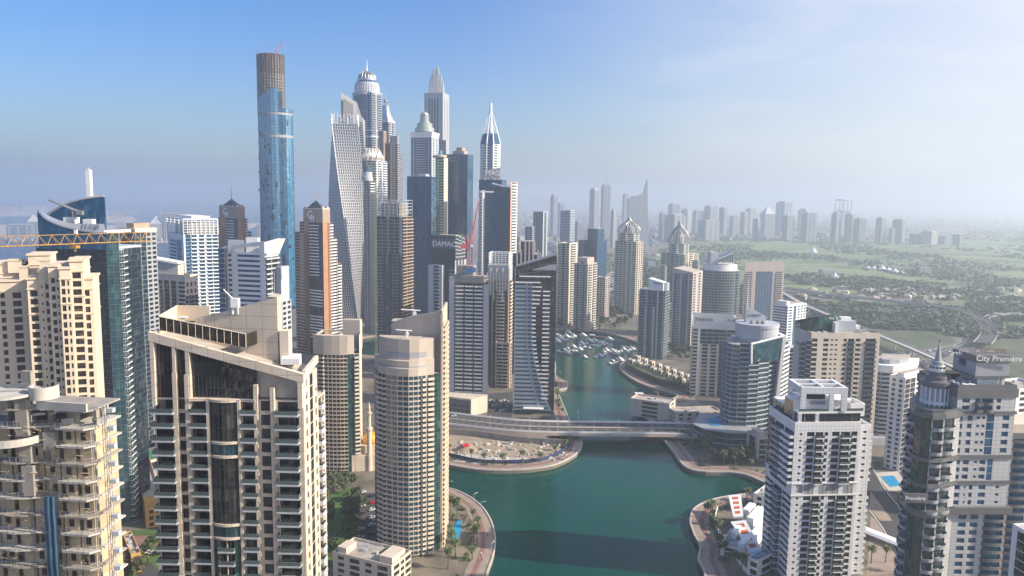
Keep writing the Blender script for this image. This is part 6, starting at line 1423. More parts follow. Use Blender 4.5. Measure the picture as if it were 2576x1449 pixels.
def onion(T,c,r,z0,h,m,n=20):
 """open crown of bent metal ribs closing to a point, with a spire"""
 rb=T.part('rib_crown',m);prof=[(1.0,0),(1.02,.12),(.98,.26),(.84,.42),(.60,.57),(.36,.69),(.17,.82),(.07,1.0)]
 for k in range(n):
  t=2*math.pi*k/n
  for (a,z),(b_,y) in zip(prof[:-1],prof[1:]):rb.bar((c[0]+r*a*math.cos(t),c[1]+r*a*math.sin(t),z0+h*z),(c[0]+r*b_*math.cos(t),c[1]+r*b_*math.sin(t),z0+h*y),.7,4)
 for a,z in ((1.02,.12),(.84,.42)):
  for k in range(n):t,s=2*math.pi*k/n,2*math.pi*(k+1)/n;rb.bar((c[0]+r*a*math.cos(t),c[1]+r*a*math.sin(t),z0+h*z),(c[0]+r*a*math.cos(s),c[1]+r*a*math.sin(s),z0+h*z),.3,4)
 k_=T.part('crown_core',M_steel);k_.lathe(c,[(r*.5,z0),(r*.45,z0+h*.3),(r*.12,z0+h*.6)],12)
def tower_domes():
 Mo=mat('steel ribs',(.42,.41,.40),.35,.5)
 Mg=mat('pale green render',(.50,.52,.45),.8,var=.06,streak=True)
 for i,(uL,uC,uR,vsh,vt,vd,vsp,Y,lab) in enumerate(((1547,1602,1617,606,575,552,538,1200,'slender pale tower with open ribbed onion crown, the left of the two, nearer the water'),(1664,1722,1757,623,603,560,545,1350,'pale stepped tower with open ribbed onion crown, the right and farther of the two'))):
  fp=fpq(uL,uC,uR,vsh,Y,62 if i == 0 else 50,lR=30 if i == 0 else None);C,R,B,L=fp;z1=Zt(uC,608 if i == 0 else 640,Y)
  T=Tower('domed_tower',lab,'tower',fp,wallm=Mg,glassm=G_teal,balm=Mg,fh=3.5,zvis=20)
  T.facade(L,C,3,z1,'#WWW#W#b' if i == 0 else 'b#bgb#b',bd=1.0,wt={'#':.6});T.facade(C,R,3,z1,'#b#b#b' if i == 0 else 'b#b#b',bd=1.6,bm=M_sandpale,wm=M_sandpale);T.core(offset(fp,-.8),3,z1 - .1,Mg);sides(T,fp,3,z1)
  c=V2(lerp2(lerp2(L,C,.52),lerp2(B,R,.52),.38));r=(XY((uL+uR)/2+(uC - uL)*.5,vsh,Y)[0] - XY((uL+uR)/2 - (uC - uL)*.5,vsh,Y)[0])*(.5 if i == 0 else .44)
  zt=Zt(uC,vt+12,Y);n=8;oc=[(c.x+r*math.cos(2*math.pi*(k+.5)/n),c.y+r*math.sin(2*math.pi*(k+.5)/n)) for k in range(n)]
  for k in range(n):
   if math.sin(2*math.pi*(k+1)/n) < .5:T.facade(oc[k],oc[(k+1) % n],z1,zt,'#W#',wt={'#':.4})
  T.core(offset(oc,-.8),z1,zt - .1,Mg);vdm=545 if i == 0 else 552;onion(T,(c.x,c.y),r*1.04,zt,Zt(uC,vd - 3,Y) - zt,Mo);spire(T,c.x,c.y,Zt(uC,vd+2,Y),Zt(uC,vsp,Y),.7,M_metal)
  if i == 1:
   for k,(uu0,uu1,vv,dy) in enumerate(((1660,1676,668,-4),(1742,1758,655,-2))):
    q=fpq(uu0,uu1 - 3,uu1,vv,Y+dy,62);zq=Zt(uu0,vv,Y+dy);T.facade(q[3],q[0],3,zq,'b',bd=1.4);T.facade(q[0],q[1],3,zq,'b');T.core(offset(q,-.8),3,zq,Mg)
  T.done()
tower_domes()
def tower_rest():
 simple('apartment_tower','cream stepped residential tower with open top frame right of the black glass tower',1403,1432,1452,614,1080,60,'bgb','#b#',M_sandpale,G_teal,M_sandpale,vis=15)
 T,fp,z1=simple('apartment_tower','beige tower with arched panel at its top, in front of the dark blue glass block',1444,1478,1500,666,1040,60,'wgbgw','#b#b',M_pink,G_teal,M_sandpale,vis=15,fin=False)
 C,R,B,L=fp;p=V2(lerp2(L,C,.5));b=T.part('arched_attic',M_pink);q=inset_fp(fp,2,-5,2,-4);zt=Zt(1470,660,1040);b.prism(q,z1,zt+6);d=(V2(C) - V2(L)).normalized();nn=Vector((d.y,-d.x));c=V2(lerp2(q[3],q[0],.5))+nn*.15;g=T.part('arched_window',G_dark);g.q(*[(c.x+d.x*x,c.y+d.y*x,z1 - 8+y) for x,y in ((-2.6,0),(2.6,0),(2.6,8),(1.8,10.5),(0,12),(-1.8,10.5),(-2.6,8))]);T.done()
 T,fp,z1=slab_tower('office_tower','plain dark blue glass block with lower side wings behind the beige twin towers',1478,1503,1519,576,1300,40,vis=30,fm=M_mullion)
 for uL,uC,uR,vt,dy in ((1456,1470,1484,604,6),(1508,1518,1527,606,12)):q=fpq(uL,uC,uR,vt,1300+dy,40);z=Zt(uC,vt,1300+dy);T.curtain(q[3],q[0],3,z,6,vm=3,line=.5);T.curtain(q[0],q[1],3,z,4,vm=2,line=.5);T.core(offset(q,-.8),3,z - .2,M_mullion)
 T.done()
 simple('apartment_tower','grey-beige office block low behind the beige arched-top tower',1500,1522,1533,700,1150,60,'www','ww',M_pink,G_dark,M_pink,vis=15)
 simple('apartment_tower','slim silver slab tower standing alone behind the grey fin tower',1341,1366,1377,534,1500,62,'gggg','#g#',M_lgrey,G_teal,M_lgrey,vis=60)
 simple('office_tower','blue and white banded office tower right of the slim silver slab tower',1409,1434,1446,531,1650,62,'fff','ff',M_lgrey,G_blue,M_lgrey,vis=60)
 simple('apartment_tower','small dark tower at the foot of the slim silver slab tower',1321,1338,1344,572,1400,62,'gfg','f',M_grey,G_blue,M_grey,vis=60)
 # AB: glass tower with white sign crown by the basin
 Y=857;T,fp,z1=simple('apartment_tower','teal glass tower with white lettered crown and open balconies beside the boat basin',1607,1668,1697,732,Y,64,'B#gg#g','BB',M_lgrey,G_teal,M_lgrey,fin=False,par=0,lR=24,bd=1.9,wt={'#':.7})
 C,R,B,L=fp;d=(V2(C) - V2(L)).normalized();nn=Vector((d.y,-d.x));a,b_=V2(lerp2(L,C,.38)),V2(lerp2(L,C,.98));ta,tb_=Zt(1634,702,Y),Zt(1672,712,Y);w_=T.part('sign_crown',M_white);e=V2(R) - V2(C)
 w_.q((*a,z1),(*b_,z1),(*b_,tb_),(*a,ta));w_.q((*b_,z1),(*(b_+e*.6),z1),(*(b_+e*.6),tb_),(*b_,tb_));w_.q((*(a+e*.6),z1),(*a,z1),(*a,ta),(*(a+e*.6),ta));w_.q((*a,ta),(*b_,tb_),(*(b_+e*.6),tb_),(*(a+e*.6),ta));w_.q((*(b_+e*.6),z1),(*(a+e*.6),z1),(*(a+e*.6),ta),(*(b_+e*.6),tb_))
 p=a+d*5+nn*.2;text('TRIDENT',3.0,.1,(p.x,p.y,ta - 6.2),math.atan2(d.y,d.x),M_black,T.root,'sign_lettering');wb=T.part('white_pier',M_lgrey)
 for t in (.28,.62):q=V2(lerp2(L,C,t))+nn*.3;wb.box((q.x,q.y,3),2.2,1.0,z1 - 22,math.atan2(d.y,d.x))
 rw=T.part('round_corner',M_lgrey);q=V2(lerp2(C,R,.3));rw.lathe((q.x,q.y),[(4.4,z1),(4.4,tb_ - 1),(4.3,tb_)],18);T.done()
 T,fp,z1=simple('apartment_tower','pinkish stone tower with vertical window strips and sloping top next to the teal glass tower',1691,1742,1766,690,913,62,'#gb#gg#b','w#w#',M_pink,G_blue,M_pink,fin=False,par=0,wt={'g':2,'b':2.4},bd=.9)
 C,R,B,L=fp;b=T.part('sloping_parapet',M_pink);zl,zr=Zt(1700,676,913),Zt(1745,686,913);b.prism(offset(fp,-.02),z1 - .02,z1,ztop=[zr,zr - 1,zl - 1,zl]);T.done()
 # AD: round glass tower with white balcony bands and a tilted glass crown
 Y=990;cx=(XY(1772,750,Y)[0]+XY(1868,750,Y)[0])/2;hw=(XY(1868,750,Y)[0] - XY(1772,750,Y)[0])/2;n=20;arc=[(cx+hw*math.cos(t),Y+hw*.8+hw*.8*math.sin(t)) for t in [math.pi+math.pi*k/n for k in range(n+1)]];z1=Zt(1820,682,Y)
 T=Tower('apartment_tower','round-fronted glass tower with stacked white balcony bands and tilted glazed crown','tower',arc+[(cx+hw,Y+40),(cx - hw,Y+40)],wallm=M_lgrey,glassm=G_teal,balm=M_lgrey,fh=3.6,zvis=20)
 for k in range(n):T.facade(arc[k],arc[k+1],3,z1,'B' if k % 7 else 'g',bd=1.4,bh=.9,gm=G_green if k < 4 else G_teal,bm=M_lgrey)
 T.core(offset(arc+[(cx+hw,Y+40),(cx - hw,Y+40)],-.8),3,z1 - .1,M_lgrey);s2=[(cx+(x - cx)*.86,Y+hw*.8+(y - Y - hw*.8)*.86) for x,y in arc];zz=Zt(1820,668,Y);b=T.part('upper_drum',M_white);b.prism(s2+[(cx+hw*.8,Y+34),(cx - hw*.8,Y+34)],z1,zz)
 a,b_,c=P(1788,650,Y+4),P(1852,650,Y+4),0;g=T.part('glazed_crown',G_teal);zl,zr=Zt(1792,640,Y+4),Zt(1846,636,Y+4);fr=T.part('crown_frame',M_white);xl,xr=XY(1793,650,Y+4)[0],XY(1846,650,Y+4)[0];xm=XY(1808,650,Y+4)[0]
 T.mb('wall',M_lgrey).prism([(xl - 2,Y+6),(xm,Y+6),(xm,Y+26),(xl - 2,Y+26)],zz,Zt(1790,635,Y+4));g.prism([(xm,Y+5),(xr,Y+5),(xr,Y+26),(xm,Y+26)],zz+3,zl,ztop=[zl - 6,zr,zr,zl - 6],bottom=True);fr.bar((xm,Y+4.6,zl - 6),(xr,Y+4.6,zr),.5,4);fr.bar((xm,Y+4.6,zz+3),(xr,Y+4.6,zz+3),.5,4)
 for k in range(9):x=xm+(xr - xm)*k/8;fr.bar((x,Y+4.6,zz),(x,Y+4.6,zl - 6+(zr - zl+6)*k/8),.22,4)
 T.done()
 # AE: tan slab with blue glass centre
 simple('hotel_tower','tan slab tower with tall blue glass centre and flat top before the golf course',1871,1872,1972,660,1150,10,'#w#','#b##gggggg##b#',M_pink,G_blue,M_pink,top=14,wt={'g':1.7,'#':.9,'w':1.6},vis=20,par=0)
 # AF: cream tower with lettered parapet
 Y=690;T,fp,z1=simple('apartment_tower','cream tower with lettered white parapet and green glazed upper floors on the right bank',1742,1850,1862,830,Y,80,None,'b',M_sandpale,G_green,M_sandpale,fin=False,par=0,lR=22)
 C,R,B,L=fp;zm=Zt(1800,867,Y);X=lambda t:lerp2(L,C,t);zc=Zt(1850,848,Y)
 T.facade(X(0),X(.12),3,z1,'b',bd=1.8);T.facade(X(.12),X(.17),3,z1,'#',nf=1,wm=M_white);T.facade(X(.17),X(.62),3,zm,'#W#W#',wm=M_sandpale,wt={'W':2.6,'#':.8});T.facade(X(.62),X(1),3,zc,'gBb',bm=M_sandpale,bd=1.6);T.curtain(X(.17),X(.78),zm,z1,8,gm=G_green,vm=2,fm=M_lgrey,line=.5);T.facade(X(.78),X(1),zc,z1,'B');T.mb('wall',M_sandpale).q((*X(.62),zm),(*X(1),zm),(*X(1),zm+.1),(*X(.62),zm+.1));
 d=(V2(C) - V2(L)).normalized();nn=Vector((d.y,-d.x));ang=math.atan2(d.y,d.x);pz=Zt(1800,798,Y);s=T.part('sign_parapet',M_white)
 for a,b_ in ((L,C),(C,R),(R,B),(B,L)):s.q((*a,z1),(*b_,z1),(*b_,pz),(*a,pz));s.q((*b_,z1),(*a,z1),(*a,pz),(*b_,pz))
 p=V2(L)+d*1.5+nn*.25;text('MARINA',4.4,.2,(p.x,p.y,pz - 4.6),ang,M_black,T.root,'sign_lettering');p2=p+d*10.5;wv=T.part('sign_script',M_black)
 pw=V2(L)+d*((V2(C) - V2(L)).length - 9.5)+nn*.3
 for pts in (((0,1.2),(.5,.6),(2.0,.6),(2.2,1.6)),((2.6,.6),(2.6,3.0)),((3.1,.3),(3.9,.6),(3.6,1.5)),((4.2,.7),(6.2,.7),(6.4,1.3)),((6.9,.6),(6.9,3.0)),((7.2,.8),(8.2,.8),(8.2,1.7),(7.3,1.6),(7.2,.8)),((4.9,2.0),(5.1,2.1)),((5.7,0),(5.9,.1))):
  for (x0,y0),(x1,y1) in zip(pts[:-1],pts[1:]):wv.bar((pw.x+d.x*x0,pw.y+d.y*x0,pz - 4.2+y0),(pw.x+d.x*x1,pw.y+d.y*x1,pz - 4.2+y1),.2,4)
 T.parapet([X(.2),X(.76),lerp2(X(.76),R,.2),lerp2(X(.2),B,.2)],z1,.3,.3,M_white);T.done()
 # AH: white stepped office block
 T,fp,z1=simple('office_block','white office block with ribbon windows and blue glass stair strip behind the curved glass tower',1944,1980,2026,772,900,40,'fff','#f#g#www',M_white,G_blue,M_white,fin=False,vis=20);roofbox(T,inset_fp(fp,2,9,3,-3),z1,6,M_white);T.core(inset_fp(fp,3,-3,3,-4),z1,z1+2,M_white,'plant_room');T.done()
 simple('apartment_tower','slim grey-white balcony tower wedged between the curved glass tower and the beige block',1985,2004,2016,880,640,60,'b#b','b',M_lgrey,G_dark,M_white,vis=10)
tower_rest()
def tower_AG():
 """rounded glass tower with a white leaning fin, drum roof, sail with lettering and a mast"""
 Y=556;zt=lambda v,dy=0:Zt(1890,v,Y+dy)
 S=[(1817,Y+26),(1818,Y+16),(1824,Y+8),(1836,Y+3),(1855,Y),(1880,Y - 1),(1905,Y+1),(1930,Y+6),(1950,Y+13)];arc=[XY(u,1000,y) for u,y in S];bk=[XY(1975,1000,Y+34),XY(1830,1000,Y+44)];fp=arc+bk
 T=Tower('apartment_tower','rounded teal glass tower with leaning white fin, drum roof and mast beside the bridge','tower',fp,wallm=M_lgrey,glassm=G_teal,balm=M_lgrey,fh=3.4,zvis=8)
 z1=zt(868);n=len(arc) - 1;zc=zt(1106)
 for i in range(n):
  T.facade(arc[i],arc[i+1],zc,z1 if i < 4 else z1+(i - 3)*1.2,'bb' if i < 2 else 'f',bd=1.5,bh=.9,nf=21,bm=M_grey,wm=M_lgrey,hw=.78,sill=.12,rec=.6)
  T.facade(arc[i],arc[i+1],3,zc - .2,'g',nf=2,gm=G_blue)
 T.facade(arc[-1],bk[0],3,z1 - 2,'bbb',bd=1.6,bm=M_white);sides(T,[arc[-1],bk[0],bk[1],arc[0]],3,z1 - 2,edges=((1,2),(2,3)));T.core(offset(fp,-.8),3,z1 - .3,M_grey)
 # tilted white frame: leaning fin on the right, sloping beam across, short post on the left
 b=T.part('white_fin',M_white);tp,bt=P(1974,845,Y+8),P(1944,1110,Y+6);e=Vector((.4,16,0));w_=Vector((1.5,0,0))
 for q in ((bt - w_,bt+w_,tp+w_*.8,tp - w_*.8),(bt+w_,bt+w_+e,tp+w_*.8+e,tp+w_*.8),(bt+e - w_,bt - w_,tp - w_*.8,tp+e - w_*.8),(tp - w_*.8,tp+w_*.8,tp+w_*.8+e,tp - w_*.8+e)):b.q(*[tuple(x) for x in q])
 lp=P(1890,866,Y - 2.0);f=T.part('white_frame',M_white);f.bar(lp,tp,.9,4);f.bar(lp,P(1890,915,Y - 2.0),.8,4)
 g=T.part('frame_glazing',G_teal);lo=P(1890,912,Y - 1.4);ro=P(1966,905,Y+9);g.q(tuple(lo),tuple(ro),tuple(tp - Vector((1,0,1))),tuple(lp));
 # drum and sail
 c=XY(1904,830,Y+22);r=(XY(1958,830,Y+22)[0] - XY(1854,830,Y+22)[0])/2;d=T.part('roof_drum',M_lgrey);d.lathe(c,[(r,z1 - 1),(r,zt(820,20)),(r*1.03,zt(820,20)),(r*1.03,zt(812,20))],36);T.ring([(c[0]+r*.99*math.cos(2*math.pi*k/24),c[1]+r*.99*math.sin(2*math.pi*k/24)) for k in range(24)],z1,z1+3,.3,M_grey,'drum_base')
 s0,s1,s2,s3=P(1875,818,Y+22),P(1926,818,Y+22),P(1927,795,Y+22),P(1876,768,Y+22);s=T.part('roof_sail',M_lgrey);e=Vector((0,4,0));s.q(s0,s1,s2,s3);s.q(s1+e,s0+e,s3+e,s2+e);s.q(s3,s2,s2+e,s3+e);s.q(s1,s1+e,s2+e,s2);s.q(s0+e,s0,s3,s3+e)
 text('TRIDENT',2.2,.1,(P(1887,795,Y+21.6).x,Y+21.6,P(1887,795,Y+21.6).z),0,M_darkband,T.root,'sign_lettering');st=T.part('sail_slots',M_darkband)
 for v in (783,790,797):a,c2=P(1877,v,Y+21.8),P(1885,v,Y+21.8);st.bar(a,c2,.15,4)
 spire(T,*XY(1881,750,Y+23),zt(775,23),zt(698,23),.45,M_white,'mast')
 for u in (1892,1908,1920):p=P(u,812,Y+16);k=T.part('cooling_unit',M_steel);k.lathe((p.x,p.y),[(1.8,zt(812,20)),(1.8,zt(812,20)+1.8),(1.4,zt(812,20)+2.2)],14)
 # podium with decks and blue pool
 pod=[XY(u,1080,y) for u,y in ((1747,560),(1775,548),(1815,543),(1840,540),(1880,540),(1900,556),(1900,590),(1760,590))];b=T.part('podium',G_teal);b.prism(pod,3,16);T.ring(pod,7.0,7.6,1.6,M_grey,'podium_deck');T.ring(pod,11.4,12.0,1.2,M_grey,'podium_deck');T.ring(pod,16,16.6,1.0,M_grey,'podium_deck')
 w2=T.part('podium_pool',M_pool);pp=[XY(u,1075,y) for u,y in ((1772,572),(1790,556),(1812,556),(1822,568),(1805,580))];w2.prism(pp,16.6,17.0);cn=T.part('curved_canopy',M_lgrey);q=smooth([XY(1788,1130,528),XY(1805,1130,520),XY(1830,1130,518),XY(1848,1130,522)],4)
 for a,b_ in zip(q[:-1],q[1:]):cn.q((*a,8),(*b_,8),(b_[0],b_[1]+4,8.6),(a[0],a[1]+4,8.6));cn.q((*a,7.2),(*b_,7.2),(*b_,8),(*a,8))
 T.done()
 # small pale annex on its right
 fp=fpq(1895,1906,1945,1105,520,10,lL=16);z1=Zt(1906,1104,520);C,R,B,L=fp;T=Tower('annex_block','low pale annex block at the foot of the leaning white fin','building',fp,wallm=M_sandpale,glassm=G_dark,fh=3.6);T.facade(C,R,3,z1,'#BB',bd=.8);T.facade(L,C,3,z1,'#g#');T.core(offset(fp,-.8),3,z1 - .1);sides(T,fp,3,z1);T.parapet(fp,z1,1.2,.4);roofbox(T,inset_fp(fp,2,7,2,-3),z1,4,M_sandpale);T.done()
tower_AG()
def tower_AI():
 """white tiled tower in the right foreground"""
 Y=345;fp=fpq(1932,2000,2166,1075,Y,5);C,R,B,L=[V2(p) for p in fp];er=(R - C).normalized();el=(L - C).normalized();z1=Zt(2080,1068,Y);zm0,zm1=Zt(2080,1248,Y),Zt(2080,1218,Y)
 T=Tower('apartment_tower','white tiled tower with open square roof frame in the right foreground by the water','tower',fp,wallm=M_whitetile,glassm=G_dark,balm=M_white,fh=3.25,zvis=5)
 nu=8;nl=int((zm0 - 6)/((z1 - 4 - zm1)/nu));fh=(z1 - 3.5 - zm1)/nu;X=lambda t:tuple(C+(R - C)*t)
 pat=[(0,.13,'#n',{'#':1.5,'n':1.6}),(.13,.18,'#',{}),(.18,.31,'W',{}),(.31,.44,'B',{}),(.44,.52,'w',{'w':1.6}),(.52,.56,'#',{}),(.56,.69,'W',{}),(.69,.85,'B',{}),(.85,.96,'W',{}),(.96,1.0,'#',{})]
 for z0,zt,n in ((zm0 - nl*fh,zm0,nl),(zm1,z1 - 3.5,nu)):
  for a,b_,p,wt in pat:T.facade(X(a),X(b_),z0,zt,p,nf=n,wt=wt,bd=1.5)
 w_=T.mb('wall',M_whitetile)
 for a,b_ in ((C,R),):w_.q((*a,z1 - 3.5),(*b_,z1 - 3.5),(*b_,z1),(*a,z1))
 # service storey half-way up, with grey louvres
 T.facade(X(0),X(1),zm0,zm1,'#Wg#gg#g#',nf=1,gm=M_grey,wt={'#':1.0,'W':2.0,'g':2.6});T.ring(fp,zm1 - .3,zm1+.3,.35,M_white,'floor_band');T.ring(fp,zm0 - .3,zm0+.3,.35,M_white,'floor_band')
 # left face: stacked angled balconies
 for z0,zt,n in ((zm0 - nl*fh,zm0,nl),(zm1,z1 - 3.5,nu)):T.facade(tuple(L),tuple(C),z0,zt,'gBb' if z0 > zm0 else 'fBf',nf=n,bd=2.2,wt={'f':4});
 w_.q((*L,z1 - 3.5),(*C,z1 - 3.5),(*C,z1),(*L,z1));T.facade(tuple(L),tuple(C),zm0,zm1,'#f#',nf=1)
 # right wing, one bay set back
 wg=fpq(2160,2161,2192,1080,Y+5,5,lL=14);zw=Zt(2175,1070,Y+5)
 for z0,zt,n in ((zm0 - nl*fh,zm0,nl),(zm1,zm1+fh*nu,nu)):T.facade(wg[0],wg[1],z0,zt,'#n#',nf=n,wt={'#':.9,'n':1.6});T.facade(wg[1],wg[2],z0,zt,'bb',nf=n,bd=1.0)
 T.facade(wg[0],wg[1],zm0,zm1,'#',nf=1);T.core(offset(wg,-.8),3,zw - 1);T.parapet(wg,zm1+fh*nu,2.2,.4,M_white)
 T.core(offset(fp,-.8),3,z1 - 1,M_whitetile,roof=M_roofgrey);sides(T,fp,3,z1)
 T.parapet(fp,z1,.9,.4,M_white)
 # penthouse storey: dark glazing, then terrace slab, then the tall square frame
 ph=inset_fp(fp,2.5,None,1.5,-2);za=Zt(2080,1040,Y+2);T.curtain(ph[0],ph[1],z1,za,12,gm=G_dark,vm=1,line=0,fh=6);T.curtain(ph[3],ph[0],z1,za,6,gm=G_dark,vm=1,line=0,fh=6);T.core(offset(ph,-.8),z1,za,M_mullion)
 for t in (.0,.3,):p=V2(ph[0])+er*(t*28) - Vector((0,.4));c=T.part('pier',M_whitetile);c.box((p.x,p.y,z1),1.6,1.4,za - z1)
 sl=T.part('terrace_slab',M_white);sl.prism(offset(ph,1.0),za,za+1.0,bottom=True);gl=T.mb('glass_parapet',M_rail);q=offset(ph,.9)
 for i in (0,1):gl.q((*q[i],za+1),(*q[i+1],za+1),(*q[i+1],za+2.3),(*q[i],za+2.3))
 fx0,fx1=XY(2018,980,Y+1)[0],XY(2136,980,Y+1)[0];y0,y1=Y+2,Y+19;zf=Zt(2080,975,Y+2);fr=T.part('roof_frame',M_whitetile);wdt=2.6;zb=za+1
 for x,xx in ((fx0,fx0+wdt),(fx0+13.6,fx0+13.6+wdt*.8),(fx1 - wdt,fx1)):fr.prism([(x,y0),(xx,y0),(xx,y0+1.5),(x,y0+1.5)],z1 if x == fx0 else zb,zf - 3.2)
 for x,xx in ((fx0,fx0+1.5),(fx1 - 1.5,fx1)):fr.prism([(x,y1 - 2),(xx,y1 - 2),(xx,y1),(x,y1)],zb,zf - 3.2)
 for x0,x1_,ya,yb in ((fx0,fx1,y0,y0+1.5),(fx0,fx1,y1 - 1.5,y1),(fx0,fx0+1.5,y0+1.5,y1 - 1.5),(fx1 - 1.5,fx1,y0+1.5,y1 - 1.5),((fx0+fx1)/2 - .5,(fx0+fx1)/2+.5,y0+1.5,y1 - 1.5)):fr.prism([(x0,ya),(x1_,ya),(x1_,yb),(x0,yb)],zf - 3.2,zf,bottom=True)
 fr.prism([(fx0+1.5,(y0+y1)/2 - .5),((fx0+fx1)/2 - .5,(y0+y1)/2 - .5),((fx0+fx1)/2 - .5,(y0+y1)/2+.5),(fx0+1.5,(y0+y1)/2+.5)],zf - 2,zf - .02,bottom=True);fr.prism([((fx0+fx1)/2+.5,(y0+y1)/2 - .5),(fx1 - 1.5,(y0+y1)/2 - .5),(fx1 - 1.5,(y0+y1)/2+.5),((fx0+fx1)/2+.5,(y0+y1)/2+.5)],zf - 2,zf - .02,bottom=True)
 rl=T.part('roof_louvres',M_steel)
 for i in range(26):x=fx0+2+(fx1 - fx0 - 4)*i/25;rl.bar((x,y0+1.6,zf - 1.2),(x,y1 - 1.6,zf - 1.2),.12,4)
 rm=T.part('penthouse_block',M_white);rm.prism([(fx0+4,y0+4),(fx1 - 1,y0+4),(fx1 - 1,y1 - 1),(fx0+4,y1 - 1)],zb,zf - 6.8);lp=T.part('louvre_panel',M_grey);lp.box((fx0+9.6,y0+3.9,zb+2.2),7.2,.25,4.2);up=T.part('upper_deck',M_white);up.prism([(fx0+2,y0+2.2),(fx1+3,y0+2.2),(fx1+3,y1 - .5),(fx0+2,y1 - .5)],zf - 6.9,zf - 6.4,bottom=True);dg=T.part('deck_glazing',G_dark);dg.box((fx0+8,y0+5,zf - 6.4),9,4,3.0);
 for u,v in ((2016,941),(2134,962),(2095,944)):p=P(u,v+8,Y+3);b=T.mb('warning_light',M_redst);b.box((fx0+(u - 2016)*.2,y0+.6,zf),.35,.35,.8)
 sd=fpq(1976,1996,2016,1010,Y+6,5,lL=9);zs=Zt(1996,1005,Y+6);b=T.part('side_penthouse',M_white);b.prism(sd,z1,zs);b2=T.part('side_glazing',G_brown);a,c=V2(sd[3]),V2(sd[0]);b2.q((*(a+Vector((-.1,-.0))),z1),(*(c+Vector((-.1,0))),z1),(*(c+Vector((-.1,0))),zs - 1),(*(a+Vector((-.1,0))),zs - 1));ac_units(T,inset_fp(fp,2,12,2,-2),z1 - 1,5)
 e=fpq(2140,2141,2176,1020,Y+4,5,lL=10);b=T.part('terrace_wall',M_white);z=Zt(2160,1015,Y+4);T.parapet(e,z1+3,z - z1 - 3,.4,M_white,'terrace_parapet');T.done(99)
tower_AI()
def tower_AJ():
 Y=500;fp=fpq(2040,2041,2214,850,Y,4,lL=26);z1=Zt(2120,838,Y);C,R,B,L=fp;X=lambda t:lerp2(C,R,t)
 T=Tower('apartment_tower','beige tower with punched windows and curved green glass corner behind the white tiled tower','tower',fp,wallm=M_sandpale,glassm=G_dark,balm=M_mullion,fh=3.3,zvis=5)
 zt=z1 - 3.5;n=int((zt - 4)/3.3);zb=zt - n*3.3
 for a,b_,p,wt in ((0,.10,'W',{}),(.10,.16,'#',{}),(.16,.27,'w',{}),(.27,.40,'nn',{}),(.40,.46,'#',{}),(.46,.53,'w',{}),(.53,.63,'B',{}),(.63,.73,'w',{}),(.73,.78,'#',{}),(.78,.95,'B',{}),(.95,1,'#',{})):T.facade(X(a),X(b_),zb,zt,p,nf=n,wt=wt,bd=1.0,bh=.8)
 for a,b_ in ((C,R),(R,B),(B,L),(L,C)):T.mb('wall',M_sandpale).q((*a,zt),(*b_,zt),(*b_,z1),(*a,z1))
 T.facade(R,B,zb,zt,'#w#w#',nf=n);sides(T,fp,3,zt,edges=((2,3),(3,0)));T.core(offset(fp,-.8),3,z1 - 1.2)
 S=[(2010,Y+22),(2009,Y+12),(2014,Y+5),(2026,Y+1),(2040,Y - .5)];arc=[XY(u,900,y) for u,y in S];zg=Zt(2020,815,Y+8)
 for i in range(4):T.curtain(arc[i],arc[i+1],zb,zt - 6+i*1.5,3,gm=G_green,fm=M_lgrey,vm=0,line=.6,ring=True)
 T.core([arc[0],arc[1],arc[2],arc[3],arc[4],L],3,zt - 7,M_mullion)
 # tall curved green glass screen on the roof
 g=T.part('glass_screen',G_green);e=[(2013,812),(2035,806),(2060,799),(2085,793),(2104,788)];ys=[Y+18,Y+12,Y+11,Y+13,Y+17];fr=T.part('screen_edge',M_mullion)
 for i in range(4):
  a,c=P(*e[i],ys[i]),P(*e[i+1],ys[i+1])
  for r in range(6):f0,f1=r/6,(r+1)/6;z0=zt - 3;g.q((a.x,a.y+random.uniform(-.05,.05),z0+(a.z - z0)*f0),(c.x,c.y,z0+(c.z - z0)*f0),(c.x,c.y,z0+(c.z - z0)*f1),(a.x,a.y,z0+(a.z - z0)*f1))
  fr.bar(a,c,.4,4)
 a=P(*e[0],ys[0]);c=P(*e[-1],ys[-1]);g.q((a.x,a.y+10,zt),(a.x,a.y,zt),tuple(a),(a.x,a.y+10,a.z));g.q((c.x,c.y,zt),(a.x,a.y+10,zt),(a.x,a.y+10,a.z),tuple(c))
 for u0,u1,v,dy,m in ((2104,2150,806,14,M_lgrey),(2112,2138,797,18,M_white),(2150,2160,818,16,M_white),(2098,2106,810,10,M_white)):p,q=P(u0,v,Y+dy),P(u1,v,Y+dy);b=T.part('plant_room',m);b.box(((p.x+q.x)/2,p.y,z1 - 1.2),q.x - p.x,5,p.z - z1+1.2)
 ac_units(T,inset_fp(fp,25,None,3,-3),z1 - 1.2,10,M_steel);ac_units(T,inset_fp(fp,2,18,2,10),z1 - 1.2,7,M_white,(1.2,1,1));T.done()
tower_AJ()
